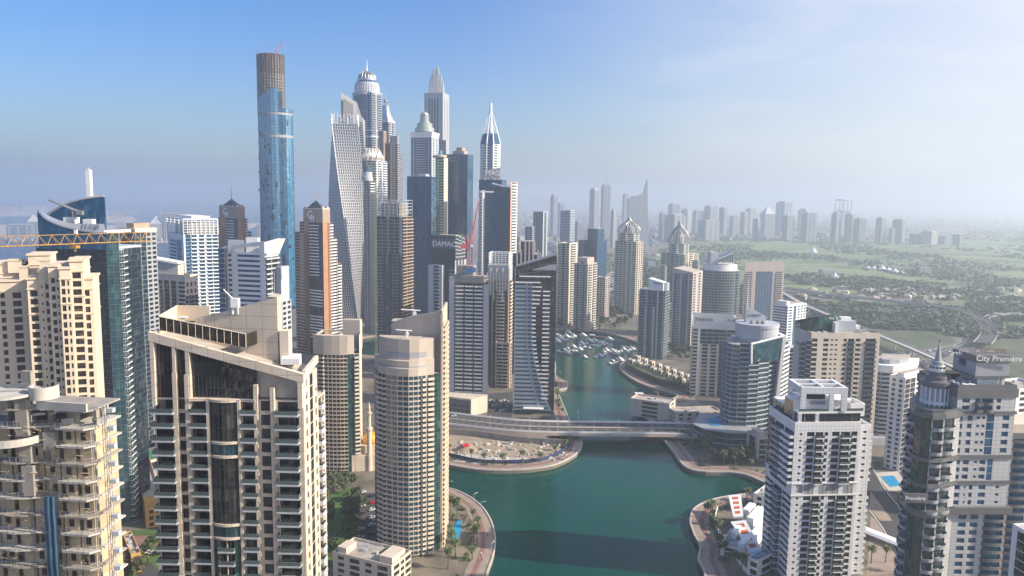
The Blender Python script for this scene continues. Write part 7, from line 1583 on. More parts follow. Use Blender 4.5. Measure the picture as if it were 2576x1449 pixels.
def tower_AK():
 """grey and slate tower with round corner, colonnaded drum, cone spire and roof lettering"""
 Y=285;Mt=M_greytile;fp=fpq(2404,2405,2552,1050,Y,3,lL=26);C,R,B,L=[V2(p) for p in fp];X=lambda t:tuple(C+(R - C)*t);zt=lambda v:Zt(2450,v,Y)
 T=Tower('apartment_tower','large grey stone tower with slate bands, round balconied corner, cone spire and roof lettering','tower',fp,wallm=Mt,glassm=G_blue,balm=M_darkband,fh=3.3,zvis=15)
 T.core(offset(fp,-.8),3,zt(978),Mt,roof=M_roofgrey)
 bands=[(1000,1035,2),(1042,1145,5),(1155,1210,3),(1218,1275,3),(1292,1470,9)]
 layouts=[[(0,.30,'#w#'),(.30,.40,'b'),(.40,.62,'c'),(.62,.8,'#w#'),(.8,1,'#')],
 [(0,.14,'w'),(.14,.34,'#w#'),(.34,.52,'nn'),(.52,.66,'g'),(.66,1,'##w#')],
 [(0,.16,'w'),(.16,.36,'w#'),(.36,.6,'nw'),(.6,.7,'g'),(.7,1,'##')],
 [(0,.2,'w'),(.2,.40,'#n#w'),(.40,.7,'#w#'),(.7,1,'#n##')],
 [(0,.16,'#'),(.16,.36,'w'),(.36,.56,'w'),(.56,.62,'#'),(.62,1.0,'c')]]
 for (v0,v1,nf),lay in zip(bands,layouts):
  for a,b_,p in lay:T.facade(X(a),X(b_),zt(v1),zt(v0),p,nf=nf,bd=1.7)
 vs_=[(978,1000),(1035,1042),(1145,1155),(1210,1218),(1275,1292),(1470,1484)]
 for v0,v1 in vs_:T.ring(fp,zt(v1),zt(v0),.5 if v0 != 1275 else 1.6,M_darkband,'slate_band')
 sides(T,fp,3,zt(978));T.facade(tuple(R),tuple(B),40,zt(978),'#w#',fh=3.4)
 # round balconied corner on the left, green glass strip and outer balconies
 S=[(2290,Y+24),(2282,Y+16),(2283,Y+8),(2292,Y+2),(2310,Y - 2.5),(2335,Y - 4.5),(2365,Y - 4),(2392,Y - 1),(2405,Y)];arc=[XY(u,1180,y) for u,y in S];zc=zt(1045)
 for i in range(len(arc) - 1):
  p,gm,kw=('c',G_navy,dict(bd=2.0)) if i < 3 else ('g',G_green,{}) if i in (3,) else ('gg',G_green,{}) if i == 4 else ('c',G_navy,dict(bd=1.8)) if i < 7 else ('#',G_dark,{})
  T.facade(arc[i],arc[i+1],zt(1484),zc,p,nf=15,gm=gm,wm=M_mullion if p[0] == 'g' else Mt,bm=M_grey,**kw)
 cp=[XY(u,1180,y) for u,y in ((2405,Y+26),(2300,Y+26))];T.core(offset(arc+cp,-.8),3,zc - .2,Mt)
 for v0,v1 in vs_[1:]:T.ring(arc+cp,zt(v1),zt(v0),.8,M_darkband,'slate_band')
 T.ring(arc+cp,zc - .2,zc+1.6,.9,M_darkband,'slate_band')
 tr=T.part('terrace',M_darkband);tr.prism(arc+cp,zc+1.6,zc+1.9);gp=T.mb('glass_parapet',M_rail)
 for i in range(3,8):gp.q((*arc[i],zc+1.9),(*arc[i+1],zc+1.9),(*arc[i+1],zc+3),(*arc[i],zc+3))
 # drum with white columns, slate hood, upper drums, cone
 c=V2(XY(2352,1000,Y+9));r=(XY(2383,960,Y+9)[0] - XY(2318,960,Y+9)[0])/2;zd=lambda v:Zt(2350,v,Y+9);d=T.part('drum_core',M_lgrey);d.lathe((c.x,c.y),[(r*.84,zc),(r*.84,zd(968))],28);ct=T.mb('column',M_white)
 for k in range(18):t=2*math.pi*k/18;ct.bar((c.x+r*math.cos(t),c.y+r*math.sin(t),zc),(c.x+r*math.cos(t),c.y+r*math.sin(t),zd(968)),.28,8)
 bn=T.part('white_band',M_white);bn.lathe((c.x,c.y),[(r*1.02,zd(1012)),(r*1.02,zd(1004)),(r*.85,zd(1004))],28)
 h=T.part('slate_hood',M_darkband);h.lathe((c.x,c.y),[(r*1.05,zd(970)),(r*1.12,zd(964)),(r*1.12,zd(956)),(r*.95,zd(955)),(r*.78,zd(953)),(r*.78,zd(944)),(r*.74,zd(943))],32)
 u=T.part('upper_drum',M_darkband);u.lathe((c.x,c.y),[(r*.55,zd(944)),(r*.55,zd(934)),(r*.48,zd(934))],28);u2=T.part('lantern',M_white);u2.lathe((c.x,c.y),[(r*.5,zd(934)),(r*.56,zd(932)),(r*.56,zd(926)),(r*.5,zd(926)),(r*.5,zd(918)),(r*.42,zd(918))],24);lw=T.mb('lantern_window',M_black)
 for k in range(12):t=2*math.pi*k/12;lw.box((c.x+r*.52*math.cos(t),c.y+r*.52*math.sin(t),zd(925)),.3,.7,zd(920) - zd(925),t)
 cn=T.part('cone_spire',M_grey);cn.lathe((c.x,c.y),[(r*.40,zd(918)),(r*.42,zd(912)),(r*.40,zd(909)),(r*.26,zd(907)),(r*.03,zd(862))],20);fn=T.part('finial',M_black);fn.bar((c.x,c.y,zd(864)),(c.x,c.y,zd(855)),.12,5);fn.lathe((c.x,c.y),[(.05,zd(859)),(.35,zd(857.5)),(.05,zd(856))],8)
 # roof: parapet, dishes, sign block
 T.parapet(fp,zt(978),1.4,.5,M_darkband);zr=zt(978)
 for uu in (2427,2444):p=P(uu,982,Y+2);s=T.part('satellite_dish',M_white);s.lathe((p.x,p.y),[(.15,zr+.5),(.8,zr+.8),(1.25,zr+1.3),(1.28,zr+1.35)],14);s.bar((p.x,p.y,zr),(p.x,p.y,zr+.6),.1,5)
 jk=T.mb('roof_clutter',M_lgrey)
 for i in range(26):p=P(random.uniform(2385,2445),975,Y+random.uniform(3,18));jk.box((p.x,p.y,zr),random.uniform(.4,1.8),random.uniform(.4,1.6),random.uniform(.4,2.2),random.random())
 sb=fpq(2414,2452,2537,960,Y+4,3,lL=14);zs0,zs1=Zt(2480,949,Y+4),Zt(2480,896,Y+4);b=T.part('sign_block',M_grey);b.prism(sb,zs0,zs1,bottom=True)
 for uu,vv in ((2460,975),(2520,975)):
  p=P(uu,vv,Y+6);q=T.part('pier',M_white);q.box((p.x,p.y,zr),1.2,1.2,zs0 - zr)
 cr_=T.part('white_room',M_white);p,q=P(2462,980,Y+6),P(2515,980,Y+6);cr_.box(((p.x+q.x)/2,p.y+4,zr),q.x - p.x,6,zs0 - zr - .1);lv=T.part('slatted_screen',M_lgrey);p,q=P(2458,975,Y+3),P(2516,975,Y+3)
 for i in range(30):x=p.x+(q.x - p.x)*i/29;lv.box((x,p.y,zr),.12,.1,Zt(2490,957,Y+3) - zr)
 T.ring(sb,zs1 - 2.6,zs1+.2,.3,M_darkband,'slate_band');T.ring(sb,zs0 - .2,zs0+.5,.3,M_darkband,'slate_band');a,c2=V2(sb[3]),V2(sb[0]);wq=lerp2(a,c2,.42);dd=(c2 - a).normalized();nn=Vector((dd.y,-dd.x));T.win.append(((wq[0]+nn.x*.05,wq[1]+nn.y*.05,(zs0+zs1)/2+.4),math.atan2(dd.y,dd.x),4.2,3.4,G_blue,(nn.x,nn.y)))
 rt=T.part('sign_frame',mat('rusty steel',(.20,.09,.05),.8));p=P(2455,897,Y+4)
 for i in range(22):x=V2(sb[3]).x+(V2(sb[1]).x - V2(sb[3]).x)*i/21;rt.bar((x,sb[0][1]+4,zs1),(x,sb[0][1]+4,zs1+2.2),.07,4)
 for z in (.8,1.6,2.2):rt.bar((V2(sb[3]).x,sb[0][1]+4,zs1+z),(V2(sb[1]).x,sb[0][1]+4,zs1+z),.07,4)
 s0=P(2455,908,Y+3.2);text('City Première',3.15,.12,(s0.x,s0.y,s0.z),0,M_sign,T.root,'sign_lettering');s1=P(2500,895,Y+12);text('City Première',3.0,.1,(s1.x,s1.y,s1.z),0,M_sign,T.root,'sign_lettering',mirror=True)
 p=P(2341,1264,Y - 7.4);s2=P(2277,1258,Y - 6.4);text('Première',2.1,.1,(s2.x,s2.y,s2.z),.02,M_sign,T.root,'sign_lettering');pl=T.part('sign_board',M_darkband);pl.box((s2.x+4.2,s2.y+.7,s2.z - 1.2),9.4,1.0,3.6)
 # lower right wing
 wg=fpq(2538,2539,2700,1090,Y+10,3,lL=14);zw=Zt(2560,1092,Y+10);T.facade(wg[0],wg[1],3,zw,'#cg#c#',fh=3.4);T.facade(wg[3],wg[0],zw - 40,zw,'#c#');T.core(offset(wg,-.8),3,zw - .1,Mt);T.ring(wg,zw - 2,zw+.4,.4,M_darkband,'slate_band');wp=T.part('wing_parapet',M_sandpale);wp.prism(wg,zw+.4,zw+4);T.done(99)
tower_AK()
def right_back():
# curved white-capped block and its neighbour
 Y=560;S=[(2190,Y+20),(2194,Y+8),(2212,Y+2),(2240,Y),(2270,Y+2),(2296,Y+10)];arc=[XY(u,1000,y) for u,y in S];bk=[XY(2302,1000,Y+30),XY(2195,1000,Y+34)];z1=Zt(2240,938,Y);T=Tower('apartment_block','curved grey apartment block with white cap and stacked balcony bands behind the slate tower','building',arc+bk,wallm=M_grey,glassm=G_dark,balm=M_lgrey,fh=3.2,zvis=5)
 for i in range(5):T.facade(arc[i],arc[i+1],3,z1,'b' if i < 4 else 'g',bd=1.3,nf=int((z1 - 3)/3.2))
 T.core(offset(arc+bk,-.8),3,z1);sides(T,[arc[-1]]+bk+[arc[0]],3,z1,edges=((0,1),(1,2),(2,3)));T.ring(arc+bk,z1,Zt(2240,920,Y),.7,M_white,'white_cap');q=offset(arc+bk,-5);T.core(q,z1+5,z1+9,M_grey,'plant_room');p=T.part('podium',M_lgrey);p.prism(offset([arc[0],arc[2],arc[4],bk[0],bk[1]],6),3,9);T.done()
 T,fp,z1=simple('apartment_block','white office block with small dark windows between the curved block and the slate tower',2235,2275,2330,955,500,36,'#w#w#','ggww#',M_white,G_dark,M_white,fin=False,vis=5,cat='building');T.core(inset_fp(fp,2,-4,2,-4),z1,z1+3.5,M_white,'plant_room');T.done()
 simple('apartment_block','white balcony block at the right edge of the frame behind the slate tower',2545,2546,2640,985,420,20,'b','#wb',M_white,G_dark,M_white,lL=20,vis=5,cat='building')
 T,fp,z1=simple('white_villa_block','white curved block with rooftop lawn cut off at the bottom right corner',2541,2590,2680,1352,250,8,'#g','#g#b',M_white,G_dark,M_white,lR=20,vis=5,cat='building',fin=False);g=T.part('roof_lawn',M_grass);g.prism(inset_fp(fp,6,None,4,-4),z1,z1+.3);T.done()
right_back()

# ================================================================== FAR SKYLINE, ISLAND BUILDINGS AND LOW BUILDINGS
FW=[mat('far wall %s' % 'abcde'[i],c,.8,panel=(3.4,3.6,.55)) for i,c in enumerate(((.30,.31,.33),(.21,.23,.27),(.44,.44,.45),(.19,.24,.32),(.36,.32,.29)))]
def far(name,label,uL,uR,vt,Y,m,th=35,crown=None,cat='tower',dep=.8,z0=3,group=None):
 xl,xr=XY(uL,vt+20,Y)[0],XY(uR,vt+20,Y)[0];w_=xr - xl;t=rad(th);s=w_/(math.cos(t)+dep*math.sin(t));c=Vector(((xl+xr)/2,Y+w_*.5));e=Vector((math.cos(t),math.sin(t)))*s/2;f=Vector((-math.sin(t),math.cos(t)))*s*dep/2
 fp=[tuple(c - e - f),tuple(c+e - f),tuple(c+e+f),tuple(c - e+f)];z1=Zt((uL+uR)/2,vt,Y);r=thing(name,label,cat,(c.x,c.y,z0),group);b=MB()
 b.prism(fp,z0,z1);ins=offset(fp,-s*.12)
 b.build('wall',m,r);k=MB();k.prism(ins,z1,z1+(z1 - z0)*.05);k.build('roof',M_grey,r);g=MB()
 for i in (0,3):
  a,d_=V2(fp[i]),V2(fp[(i+1) % 4]);d=(d_ - a).normalized();n=Vector((d.y,-d.x));L_=(d_ - a).length
  for q in (.12,.5,.88):p=a+d*L_*q+n*.3;g.box((p.x,p.y,z0),L_*.09,1.2,z1 - z0 - 4,math.atan2(d.y,d.x))
 g.build('pier',M_grey,r)
 h=MB();top=z1+(z1 - z0)*.05
 if crown == 'twin':
  for x in (-.25,.15):p=c+e*2*x;h.bar((p.x,p.y,top),(p.x,p.y,top+(z1 - z0)*.18),s*.045,6,s*.015)
 elif crown == 'frame':
  zt=top+(z1 - z0)*.42
  for p in fp:h.bar((*p,z1),(*p,zt),s*.06,4)
  for i in range(4):h.bar((*fp[i],zt),(*fp[(i+1) % 4],zt),s*.06,4);h.bar((*lerp2(fp[i],fp[(i+1) % 4],.5),z1),(*lerp2(fp[i],fp[(i+1) % 4],.5),zt),s*.03,4)
 elif crown == 'point':
  for i in range(4):h.q((*fp[i],z1),(*fp[(i+1) % 4],z1),(c.x,c.y,z1+s*.7))
 elif crown == 'crane':h.bar((c.x,c.y,top),(c.x,c.y,top+s*.5),1,4);h.bar((c.x,c.y,top+s*.4),(c.x+s*.5,c.y,top+s*.9),.7,4)
 elif crown == 'sail':
  y=Y - .5;p=[P(1581,614,Y+2),P(1581,500,Y),P(1620,487,Y),P(1629,452,Y),P(1631,614,Y)];h.q(*p);h.q(*[q+Vector((0,30,0)) for q in p[::-1]])
  for i in range(5):a,d=p[i],p[(i+1) % 5];h.q(a+Vector((0,30,0)),d+Vector((0,30,0)),d,a)
 if crown:h.build('crown',M_lgrey if crown != 'sail' else M_grey,r)
 return r
FAR=[(1385,1405,493,3900,3,0,'hazy blue slab tower, left one of a pair far behind the slim silver slab'),(1404,1418,513,3800,3,0,'hazy shorter slab, right one of a pair far behind the slim silver slab'),
(1484,1509,479,3700,1,'crane','hazy tower with rooftop crane beside the twin-spired tower'),(1514,1537,468,3900,1,'twin','hazy tall tower with twin spires, highest on the far skyline'),(1537,1553,531,2900,2,0,'hazy pale mid-rise in front of the twin-spired tower'),(1567,1581,490,4600,3,0,'faint blue tower left of the sail-shaped tower'),
(1582,1630,500,3100,1,'sail','hazy sail-shaped tower with sharp spire on its right edge'),(1660,1675,537,3400,4,'point','hazy small pointed block right of the sail-shaped tower'),(1677,1731,542,3300,1,0,'wide hazy hotel slab behind the right onion-crowned tower'),(1684,1714,515,4300,1,'point','hazy stepped tower rising above the wide hotel slab'),
(1716,1744,528,4200,2,0,'hazy block just right of the stepped tower over the hotel slab'),(1746,1772,532,4400,0,0,'hazy pale block second right of the stepped tower'),(1775,1809,520,4400,1,'point','hazy grey block with pointed roof, middle of the far cluster'),(1763,1815,556,3500,0,0,'broad low hazy block at the foot of the far cluster'),(1811,1833,524,4200,1,0,'hazy tower left of the paired slim towers in the far cluster'),
(1840,1862,545,4000,2,0,'hazy low tower in the gap of the far cluster'),(1865,1886,536,4100,1,0,'hazy slim tower, left of the white stepped one'),(1880,1907,527,4300,2,'point','hazy white stepped tower with pointed top'),(1896,1917,552,3650,1,0,'hazy dark tower standing in front of the white stepped one'),(1919,1953,538,3900,0,'point','hazy tower with triangular crowns left of the big curved slab'),
(1959,2000,510,4300,3,0,'big hazy curved-top slab, tallest of the far right group'),(1974,2003,545,3600,1,0,'hazy dark tower in front of the big curved slab'),(2012,2044,528,4400,2,0,'hazy pale slab right of the big curved slab'),(2025,2058,538,3600,1,0,'hazy grey tower in front of the pale slab'),(2096,2120,537,3600,1,0,'hazy grey tower left of the open frame tower'),
(2110,2146,532,4300,3,'frame','hazy tower topped by a large open square frame'),(2130,2158,541,3600,1,0,'hazy grey tower right of the open frame tower'),(2158,2183,551,3600,1,0,'hazy grey tower second right of the open frame tower'),(2209,2235,550,3600,1,0,'hazy grey tower alone between two groups at far right'),(2240,2258,576,3600,4,0,'hazy low wing left of the last far right tower'),(2252,2290,554,3600,1,0,'hazy broad tower, last tall one toward the right edge'),
(2297,2327,589,3500,0,0,'hazy low block left of the pale right-edge block'),(2328,2370,583,3450,2,0,'hazy pale low block with sunlit end near the right edge'),(2370,2401,595,3500,3,0,'hazy lowest block among the right-edge row'),(2401,2431,591,3400,1,0,'hazy low block, farthest right of the row'),
(1448,1470,560,2600,0,0,'hazy mid-rise behind the dark blue glass block'),(1300,1320,600,2000,2,0,'pale low block right of the pink-edged glass tower'),(1296,1330,612,1500,2,0,'white stepped low-rise at the foot of the butterfly-roofed tower'),(1640,1662,640,2500,2,0,'hazy low mall block beside the sail-shaped tower'),(1625,1650,660,2100,3,0,'blue-grey low block under the sail-shaped tower')]
for i,(a,b_,v,Y,m,cr_,lab) in enumerate(FAR):far('hazy_tower' if v < 575 else 'low_block',lab,a,b_,v,Y,FW[m],(35,22,48,15)[i % 4],cr_ if cr_ != 'point' or 'triangular' in lab else None)
# the needle skyscraper and its cluster about twenty kilometres off
c=P(1343,490,16500);r=thing('needle_skyscraper','extremely tall needle tower, faint in haze on the horizon','tower',(c.x,c.y,3));b=MB();zt=Zt(1343,427,16500)
b.lathe((c.x,c.y),[(52,3),(46,zt*.25),(38,zt*.25),(34,zt*.45),(26,zt*.45),(22,zt*.62),(14,zt*.62),(11,zt*.76),(6,zt*.76),(1.5,zt)],12);b.build('shaft',FW[1],r)
random.seed(3);SK=MB()
for i in range(60):u=random.gauss(1345,26) if i < 36 else random.uniform(1290,1600);p=P(u,495,15500+random.random()*1500);h_=abs(random.gauss(90,70))+40+(120 if abs(u - 1345) < 18 and i % 3 == 0 else 0);SK.box((p.x,p.y,3),random.uniform(30,60),50,h_,random.random())
SK.build('distant_skyline',FW[3])['kind']='stuff'
# islands
IS=[('hotel_block','pink hotel block at the left edge of the farthest island',-10,28,519,536,4),('hotel_block','pale hotel block in the middle of the farthest island',42,95,518,534,2),('hotel_block','reddish hotel block right of the middle one on the farthest island',100,140,517,533,4),('hotel_block','cream hotel on the tip of the farthest island just left of the sail roof',165,190,520,535,0),
('apartment_block','long blue-grey apartment block on the near island left of the sail roof',0,62,566,602,3),('apartment_block','cream domed apartment block on the near island beside the sail roof',60,92,558,600,0),('resort_block','stepped cream resort right of the sail roof out at sea',275,300,535,552,4),
('apartment_block','grey-white block on the inner island, right of the sail-roofed tower',285,310,560,596,0),('apartment_block','pale blue block on the inner island behind the crane tip',336,368,562,606,3),('apartment_block','white stepped pyramid block on the inner island',368,404,563,606,2),('resort_block','frame-like stacked white resort block behind the white lattice tower',404,440,538,606,3),('apartment_block','pale block on the inner island between the two hotel towers',640,660,566,604,3)]
for nm,lab,a,b_,v,vb,m in IS:far(nm,lab,a,b_,v,G((a+b_)/2,vb,1.5).y,FW[m],20,'point' if 'domed' in lab or 'pyramid' in lab else None,'building',z0=1.4)
b=MB()
for i in range(150):u=random.uniform(-20,640);v=random.choice((random.uniform(594,612),random.uniform(533,539)));p=G(u,v,1.5);b.box(p,random.uniform(8,22),random.uniform(8,20),random.uniform(5,14),random.random())
b.build('island_houses',FW[2])['kind']='stuff'
# low-rise city in the haze: more houses than anyone could count
def scatter(name,regs,mats_,seed):
 random.seed(seed);b=MB()
 for n,u0,u1,v0,v1,s0,s1,h0,h1 in regs:
  for i in range(n):
   u,v=random.uniform(u0,u1),random.uniform(v0,v1);p=G(u,v);k=random.randrange(len(mats_));t=random.choice((.35,.35,.9,-.2));w_=random.uniform(s0,s1);h_=random.uniform(h0,h1)
   b.box(p,w_,random.uniform(s0,s1),h_,t,k);b.box((p.x,p.y,p.z+h_),w_*.3,w_*.3,2,t,k)
 b.build(name,mats_)['kind']='stuff'
scatter('low_rise_district',[(260,1296,1660,552,620,14,40,5,22),(160,1640,2100,575,606,14,40,5,20),(420,1250,2600,526,560,25,90,6,28),(90,1300,1480,620,690,14,34,6,20),(60,2430,2576,575,600,15,40,4,10),(50,1500,1560,690,740,10,24,4,8)],[FW[0],FW[2],FW[4],FW[1]],5)
scatter('garden_villas',[(70,2000,2560,728,756,9,15,5,7)],[M_beige,FW[4],M_sandpale],8)
# clubhouse, white tents, floodlight masts, range nets on the golf course
def tent(u,v,r_,h_,lab,n=6):
 p=G(u,v);t=thing('fabric_tent',lab,'tent',tuple(p));b=MB();pr=[(r_*(1 - f) ** 1.7+.3,p.z+2.5+h_*f) for f in (0,.25,.5,.75,1)];b.lathe((p.x,p.y),pr,10);b.build('canopy',M_white,t);m=MB()
 for k in range(n):a=2*math.pi*k/n;m.bar((p.x+r_*.95*math.cos(a),p.y+r_*.95*math.sin(a),p.z),(p.x+r_*.95*math.cos(a),p.y+r_*.95*math.sin(a),p.z+3),.3,4)
 m.build('mast',M_steel,t)
for i,(u,v,r_,h_) in enumerate(((2184,677,10,8),(2199,678,12,10),(2219,680,17,14),(2235,683,15,12),(2251,687,15,12),(2269,691,11,9))):tent(u,v,r_,h_,'white peaked clubhouse tent on the golf course, %s from the left in the row' % nth(i))
tent(2046,636,15,26,'solitary tall white tent far out on the golf course');tent(2100,700,12,14,'small white tent on the golf course nearest the tan slab tower')
far('clubhouse','long white low building left of the clubhouse tents',2070,2112,680,G(2090,688).y,FW[2],5,cat='building',dep=.4);far('clubhouse','sunlit orange-white low house right of the clubhouse tents',2315,2345,673,G(2330,690).y,FW[4],5,cat='building',dep=.5);far('clubhouse','long flat grey-roofed building behind the clubhouse tents',2250,2312,674,G(2280,682).y,FW[0],5,cat='building',dep=.3)
for i in range(16):
 u=2398+i*11+(i % 3)*3;p=G(u,712+(i % 2)*6);t=thing('net_mast','tall thin driving range mast at far right, %s from the left' % nth(i),'mast',tuple(p),'driving range masts');b=MB();b.bar(p,p+Vector((0,0,62)),.5,4,.3);b.build('pole',M_lgrey,t)
 # ---- low buildings close to the water
def lowb(name,label,uL,uC,uR,vt,Y,th,pl,pr,wm,gm=None,lL=None,lR=None,fh=3.6,par=1.0,cat='building',fin=True,wt=None):
 fp=fpq(uL,uC,uR,vt+8,Y,th,lL,lR);z1=Zt(uC,vt,Y);C,R,B,L=fp;T=Tower(name,label,cat,fp,wallm=wm,glassm=gm or G_dark,balm=wm,fh=fh,zvis=0)
 T.facade(L,C,3,z1,pl,wt=wt);T.facade(C,R,3,z1,pr,wt=wt);T.core(offset(fp,-.8),3,z1 - .1,wm,top=False);T.mb('roof',M_roofgrey if wm is M_white else M_roof).q(*[(*p,z1 - .1) for p in fp]);sides(T,fp,3,z1);T.parapet(fp,z1,par,.4,wm);ac_units(T,fp,z1,4,M_plant,(1.6,1.2,1.2))
 if fin:T.done()
 return T,fp,z1
T,fp,z1=lowb('ochre_building','small ochre building with flat roof beside the cream foreground tower base',331,366,412,1283,395,30,'#w#','#ww#',M_ochre,fin=False);b=T.part('stair_tower',M_ochre);b.prism(inset_fp(fp,0,6,3,9),z1,z1+4);T.done()
lowb('villa','little house with reddish hip roof among trees at the bottom left',310,330,355,1400,345,35,'#w','#w',M_ochre,fh=3);p=P(333,1397,352);h=thing('hip_roof','reddish tiled hip roof resting on the little house at the bottom left','roof',(p.x,p.y,p.z));b=MB()
for k in range(4):a,d=rad(45+35+90*k),rad(135+35+90*k);b.q((p.x+6.4*math.cos(a),p.y+6.4*math.sin(a),p.z),(p.x+6.4*math.cos(d),p.y+6.4*math.sin(d),p.z),(p.x,p.y,p.z+3.2))
b.build('tiles',mat('roof tiles',(.30,.11,.07),.8),h)
T,fp,z1=lowb('school_building','long pale building with green sports court on its roof, left of the cream tower',322,350,470,1170,470,55,'#w#','#w#w#w#w#w#',M_sandpale,lR=80,lL=24,fin=False);b=T.part('sports_court',mat('court green',(.03,.16,.11),.9));b.prism(inset_fp(fp,4,-6,3,-3),z1,z1+.1);b=T.part('court_border',mat('court red',(.36,.08,.06),.9));b.prism(inset_fp(fp,46,-2,2,-2),z1,z1+.06);T.done()
lowb('parking_podium','flat grey podium with louvred wall behind the school building',322,384,420,1085,560,50,'####','#f#',M_lgrey,lL=40,lR=46)
T,fp,z1=lowb('terrace_house','low cream building with pergola and roof garden at the bottom edge below the round tower',838,985,1042,1428,330,66,'#w#W#w#W#','#WwW',M_sandpale,lR=17,fin=False,fh=3.2)
b=T.part('roof_pergola',M_lgrey);q=inset_fp(fp,3,13,14,22)
for i in range(9):a,d=lerp2(q[0],q[1],i/8),lerp2(q[3],q[2],i/8);b.bar((*a,z1+3),(*d,z1+3),.14,4)
for p in q:b.bar((*p,z1),(*p,z1+3),.18,4)
for a0,a1,b0,b1,h_ in ((2,9,1,8,3.5),(10,15,2,9,2.6),(1,9,26,-2,3.4)):k=T.part('roof_room',M_sandpale);k.prism(inset_fp(fp,a0,a1,b0,b1),z1,z1+h_)
g=T.part('roof_garden',M_grass);g.prism(inset_fp(fp,9.5,16,10,13),z1,z1+.5);T.done()
# mosque
p=G(925,1180);t=thing('mosque','small cream mosque with golden domes and tall minaret between the two beige round towers','mosque',tuple(p));Mc=mat('mosque cream',(.62,.52,.40),.7);Mg=mat('mosque gold',(.62,.34,.05),.45,.3);b=MB();b.box((p.x+1,p.y+8,3),26,22,11,.2);b.box((p.x+1,p.y+8,14),14,14,5,.2);b.build('prayer_hall',Mc,t)
for dx,dy,r_,z in ((1,8,6,19),(-8,0,2.6,14),(9,2,2.6,14),(-8,15,2.6,14),(8,16,2.6,14)):d=MB();d.lathe((p.x+dx,p.y+dy),[(r_*.95,z),(r_,z+r_*.3),(r_*.92,z+r_*.6),(r_*.6,z+r_),(.2,z+r_*1.35)],16);d.build('dome',Mg,t)
d=MB();q=XY(929,1100,p.y - 2);d.lathe(q,[(2.2,3),(2.2,14),(1.6,14),(1.6,30),(2.3,31),(2.3,32.4),(1.2,32.5),(1.2,41),(1.8,42),(1.8,43),(.9,43),(.9,46),(.1,50)],12);d.build('minaret',Mc,t)
# right bank: white resort building, villas on a terrace, restaurant pavilion
T,fp,z1=lowb('resort_wing','white two-storey resort wing beside the bridge end on the right bank',1690,1700,1812,1040,600,12,'#ww#','#w#w#w#w#w#',M_sandpale,lL=14);lowb('resort_wing','long white flat-roofed wing running back from the water behind the resort',1664,1684,1712,1018,612,62,'#w#','#w#',M_sandpale,lL=34,lR=18)
for i in range(17):u,v=1588+i*9+(i % 2)*4,908+i*3.4 - (i % 2)*13;lowb('terrace_villa','cubic white villa on the green terrace of the right bank, %s from the left' % nth(i),u - 7,u+3,u+11,v,806 - i*6+(i % 2)*16,40,'#w','w#',M_sandpale,fh=4.5)
b=MB();q=[g2(u,v) for u,v in ((1575,928),(1612,948),(1660,968),(1742,985),(1750,960),(1680,935),(1600,905))];b.prism(q,3,9);tag(b.build('villa_podium',M_verge),'long curved grey podium carrying the white villas along the right bank','podium')
# orange-louvred white building in the lower right
T,fp,z1=lowb('louvre_house','white terraced house complex with orange roof slots in the lower right by the water',1836,1866,1945,1385,368,60,'#W#','#W#w',M_white,lL=11,lR=22,fin=False,fh=3.3);C,R,B,L=[V2(x) for x in fp]
Mo=mat('orange louvre',(.55,.12,.03),.7);pa,pb=[P(1832,1246,425),P(1864,1244,425),P(1870,1298,399),P(1845,1300,399)],[P(1838,1312,396),P(1876,1308,396),P(1917,1384,366),P(1886,1390,366)]
for k,q in enumerate((pa,pb)):
 b=T.part('roof_canopy',M_white);q=[tuple(x) for x in q];b.prism([(x[0],x[1]) for x in (q[3],q[2],q[1],q[0])],0,0,ztop=[x[2] for x in (q[3],q[2],q[1],q[0])]) if False else b.q(q[3],q[2],q[1],q[0]);b.q(*[(x[0],x[1],x[2] - .8) for x in q])
 for i in range(4):x,y=q[i],q[(i+1) % 4];b.q((*x[:2],x[2] - .8),(*y[:2],y[2] - .8),y,x)
 for i in range(4):f0,f1=.1+i*.22,.22+i*.22;s=T.part('orange_slot',Mo);e=lambda a,f,g:tuple(Vector(q[a]).lerp(Vector(q[(3 - a)]),f).lerp(Vector(q[1 if a == 0 else 0]).lerp(Vector(q[2 if a == 0 else 3]),f),g)+Vector((0,0,.05)));s.q(e(0,f1,.25),e(0,f1,.75),e(0,f0,.75),e(0,f0,.25))
for u0,u1,u2,v,Y in ((1868,1884,1900,1284,405),(1878,1896,1922,1305,395),(1838,1850,1866,1340,380),(1856,1872,1892,1370,368),(1880,1900,1925,1352,380)):q=fpq(u0,u1,u2,v,Y,55);b=T.part('roof_room',M_white);b.prism(q,3.2,Zt(u1,v,Y))
w2=T.part('curved_wall',M_white);q=smooth([g2(u,v) for u,v in ((1805,1283),(1798,1310),(1803,1335),(1830,1375),(1868,1430),(1885,1449))],4)
for a,d in zip(q[:-1],q[1:]):w2.box(((a[0]+d[0])/2,(a[1]+d[1])/2,3),math.hypot(a[0]-d[0],a[1]-d[1])+.1,.4,2.4,math.atan2(d[1]-a[1],d[0]-a[0]))
T.done()
lowb('annex_house','white house half hidden behind the white tiled tower, north of the louvred one',1895,1925,1960,1252,425,50,'#w#','#',M_white);T,fp,z1=lowb('pool_house','white low block with dark front at the bottom edge left of the white tiled tower',1880,1905,1960,1415,350,40,'#W','#W#',M_white,fin=False);b=T.part('pool',M_pool);b.prism(inset_fp(fp,3,10,3,7),z1,z1+.2);T.done()
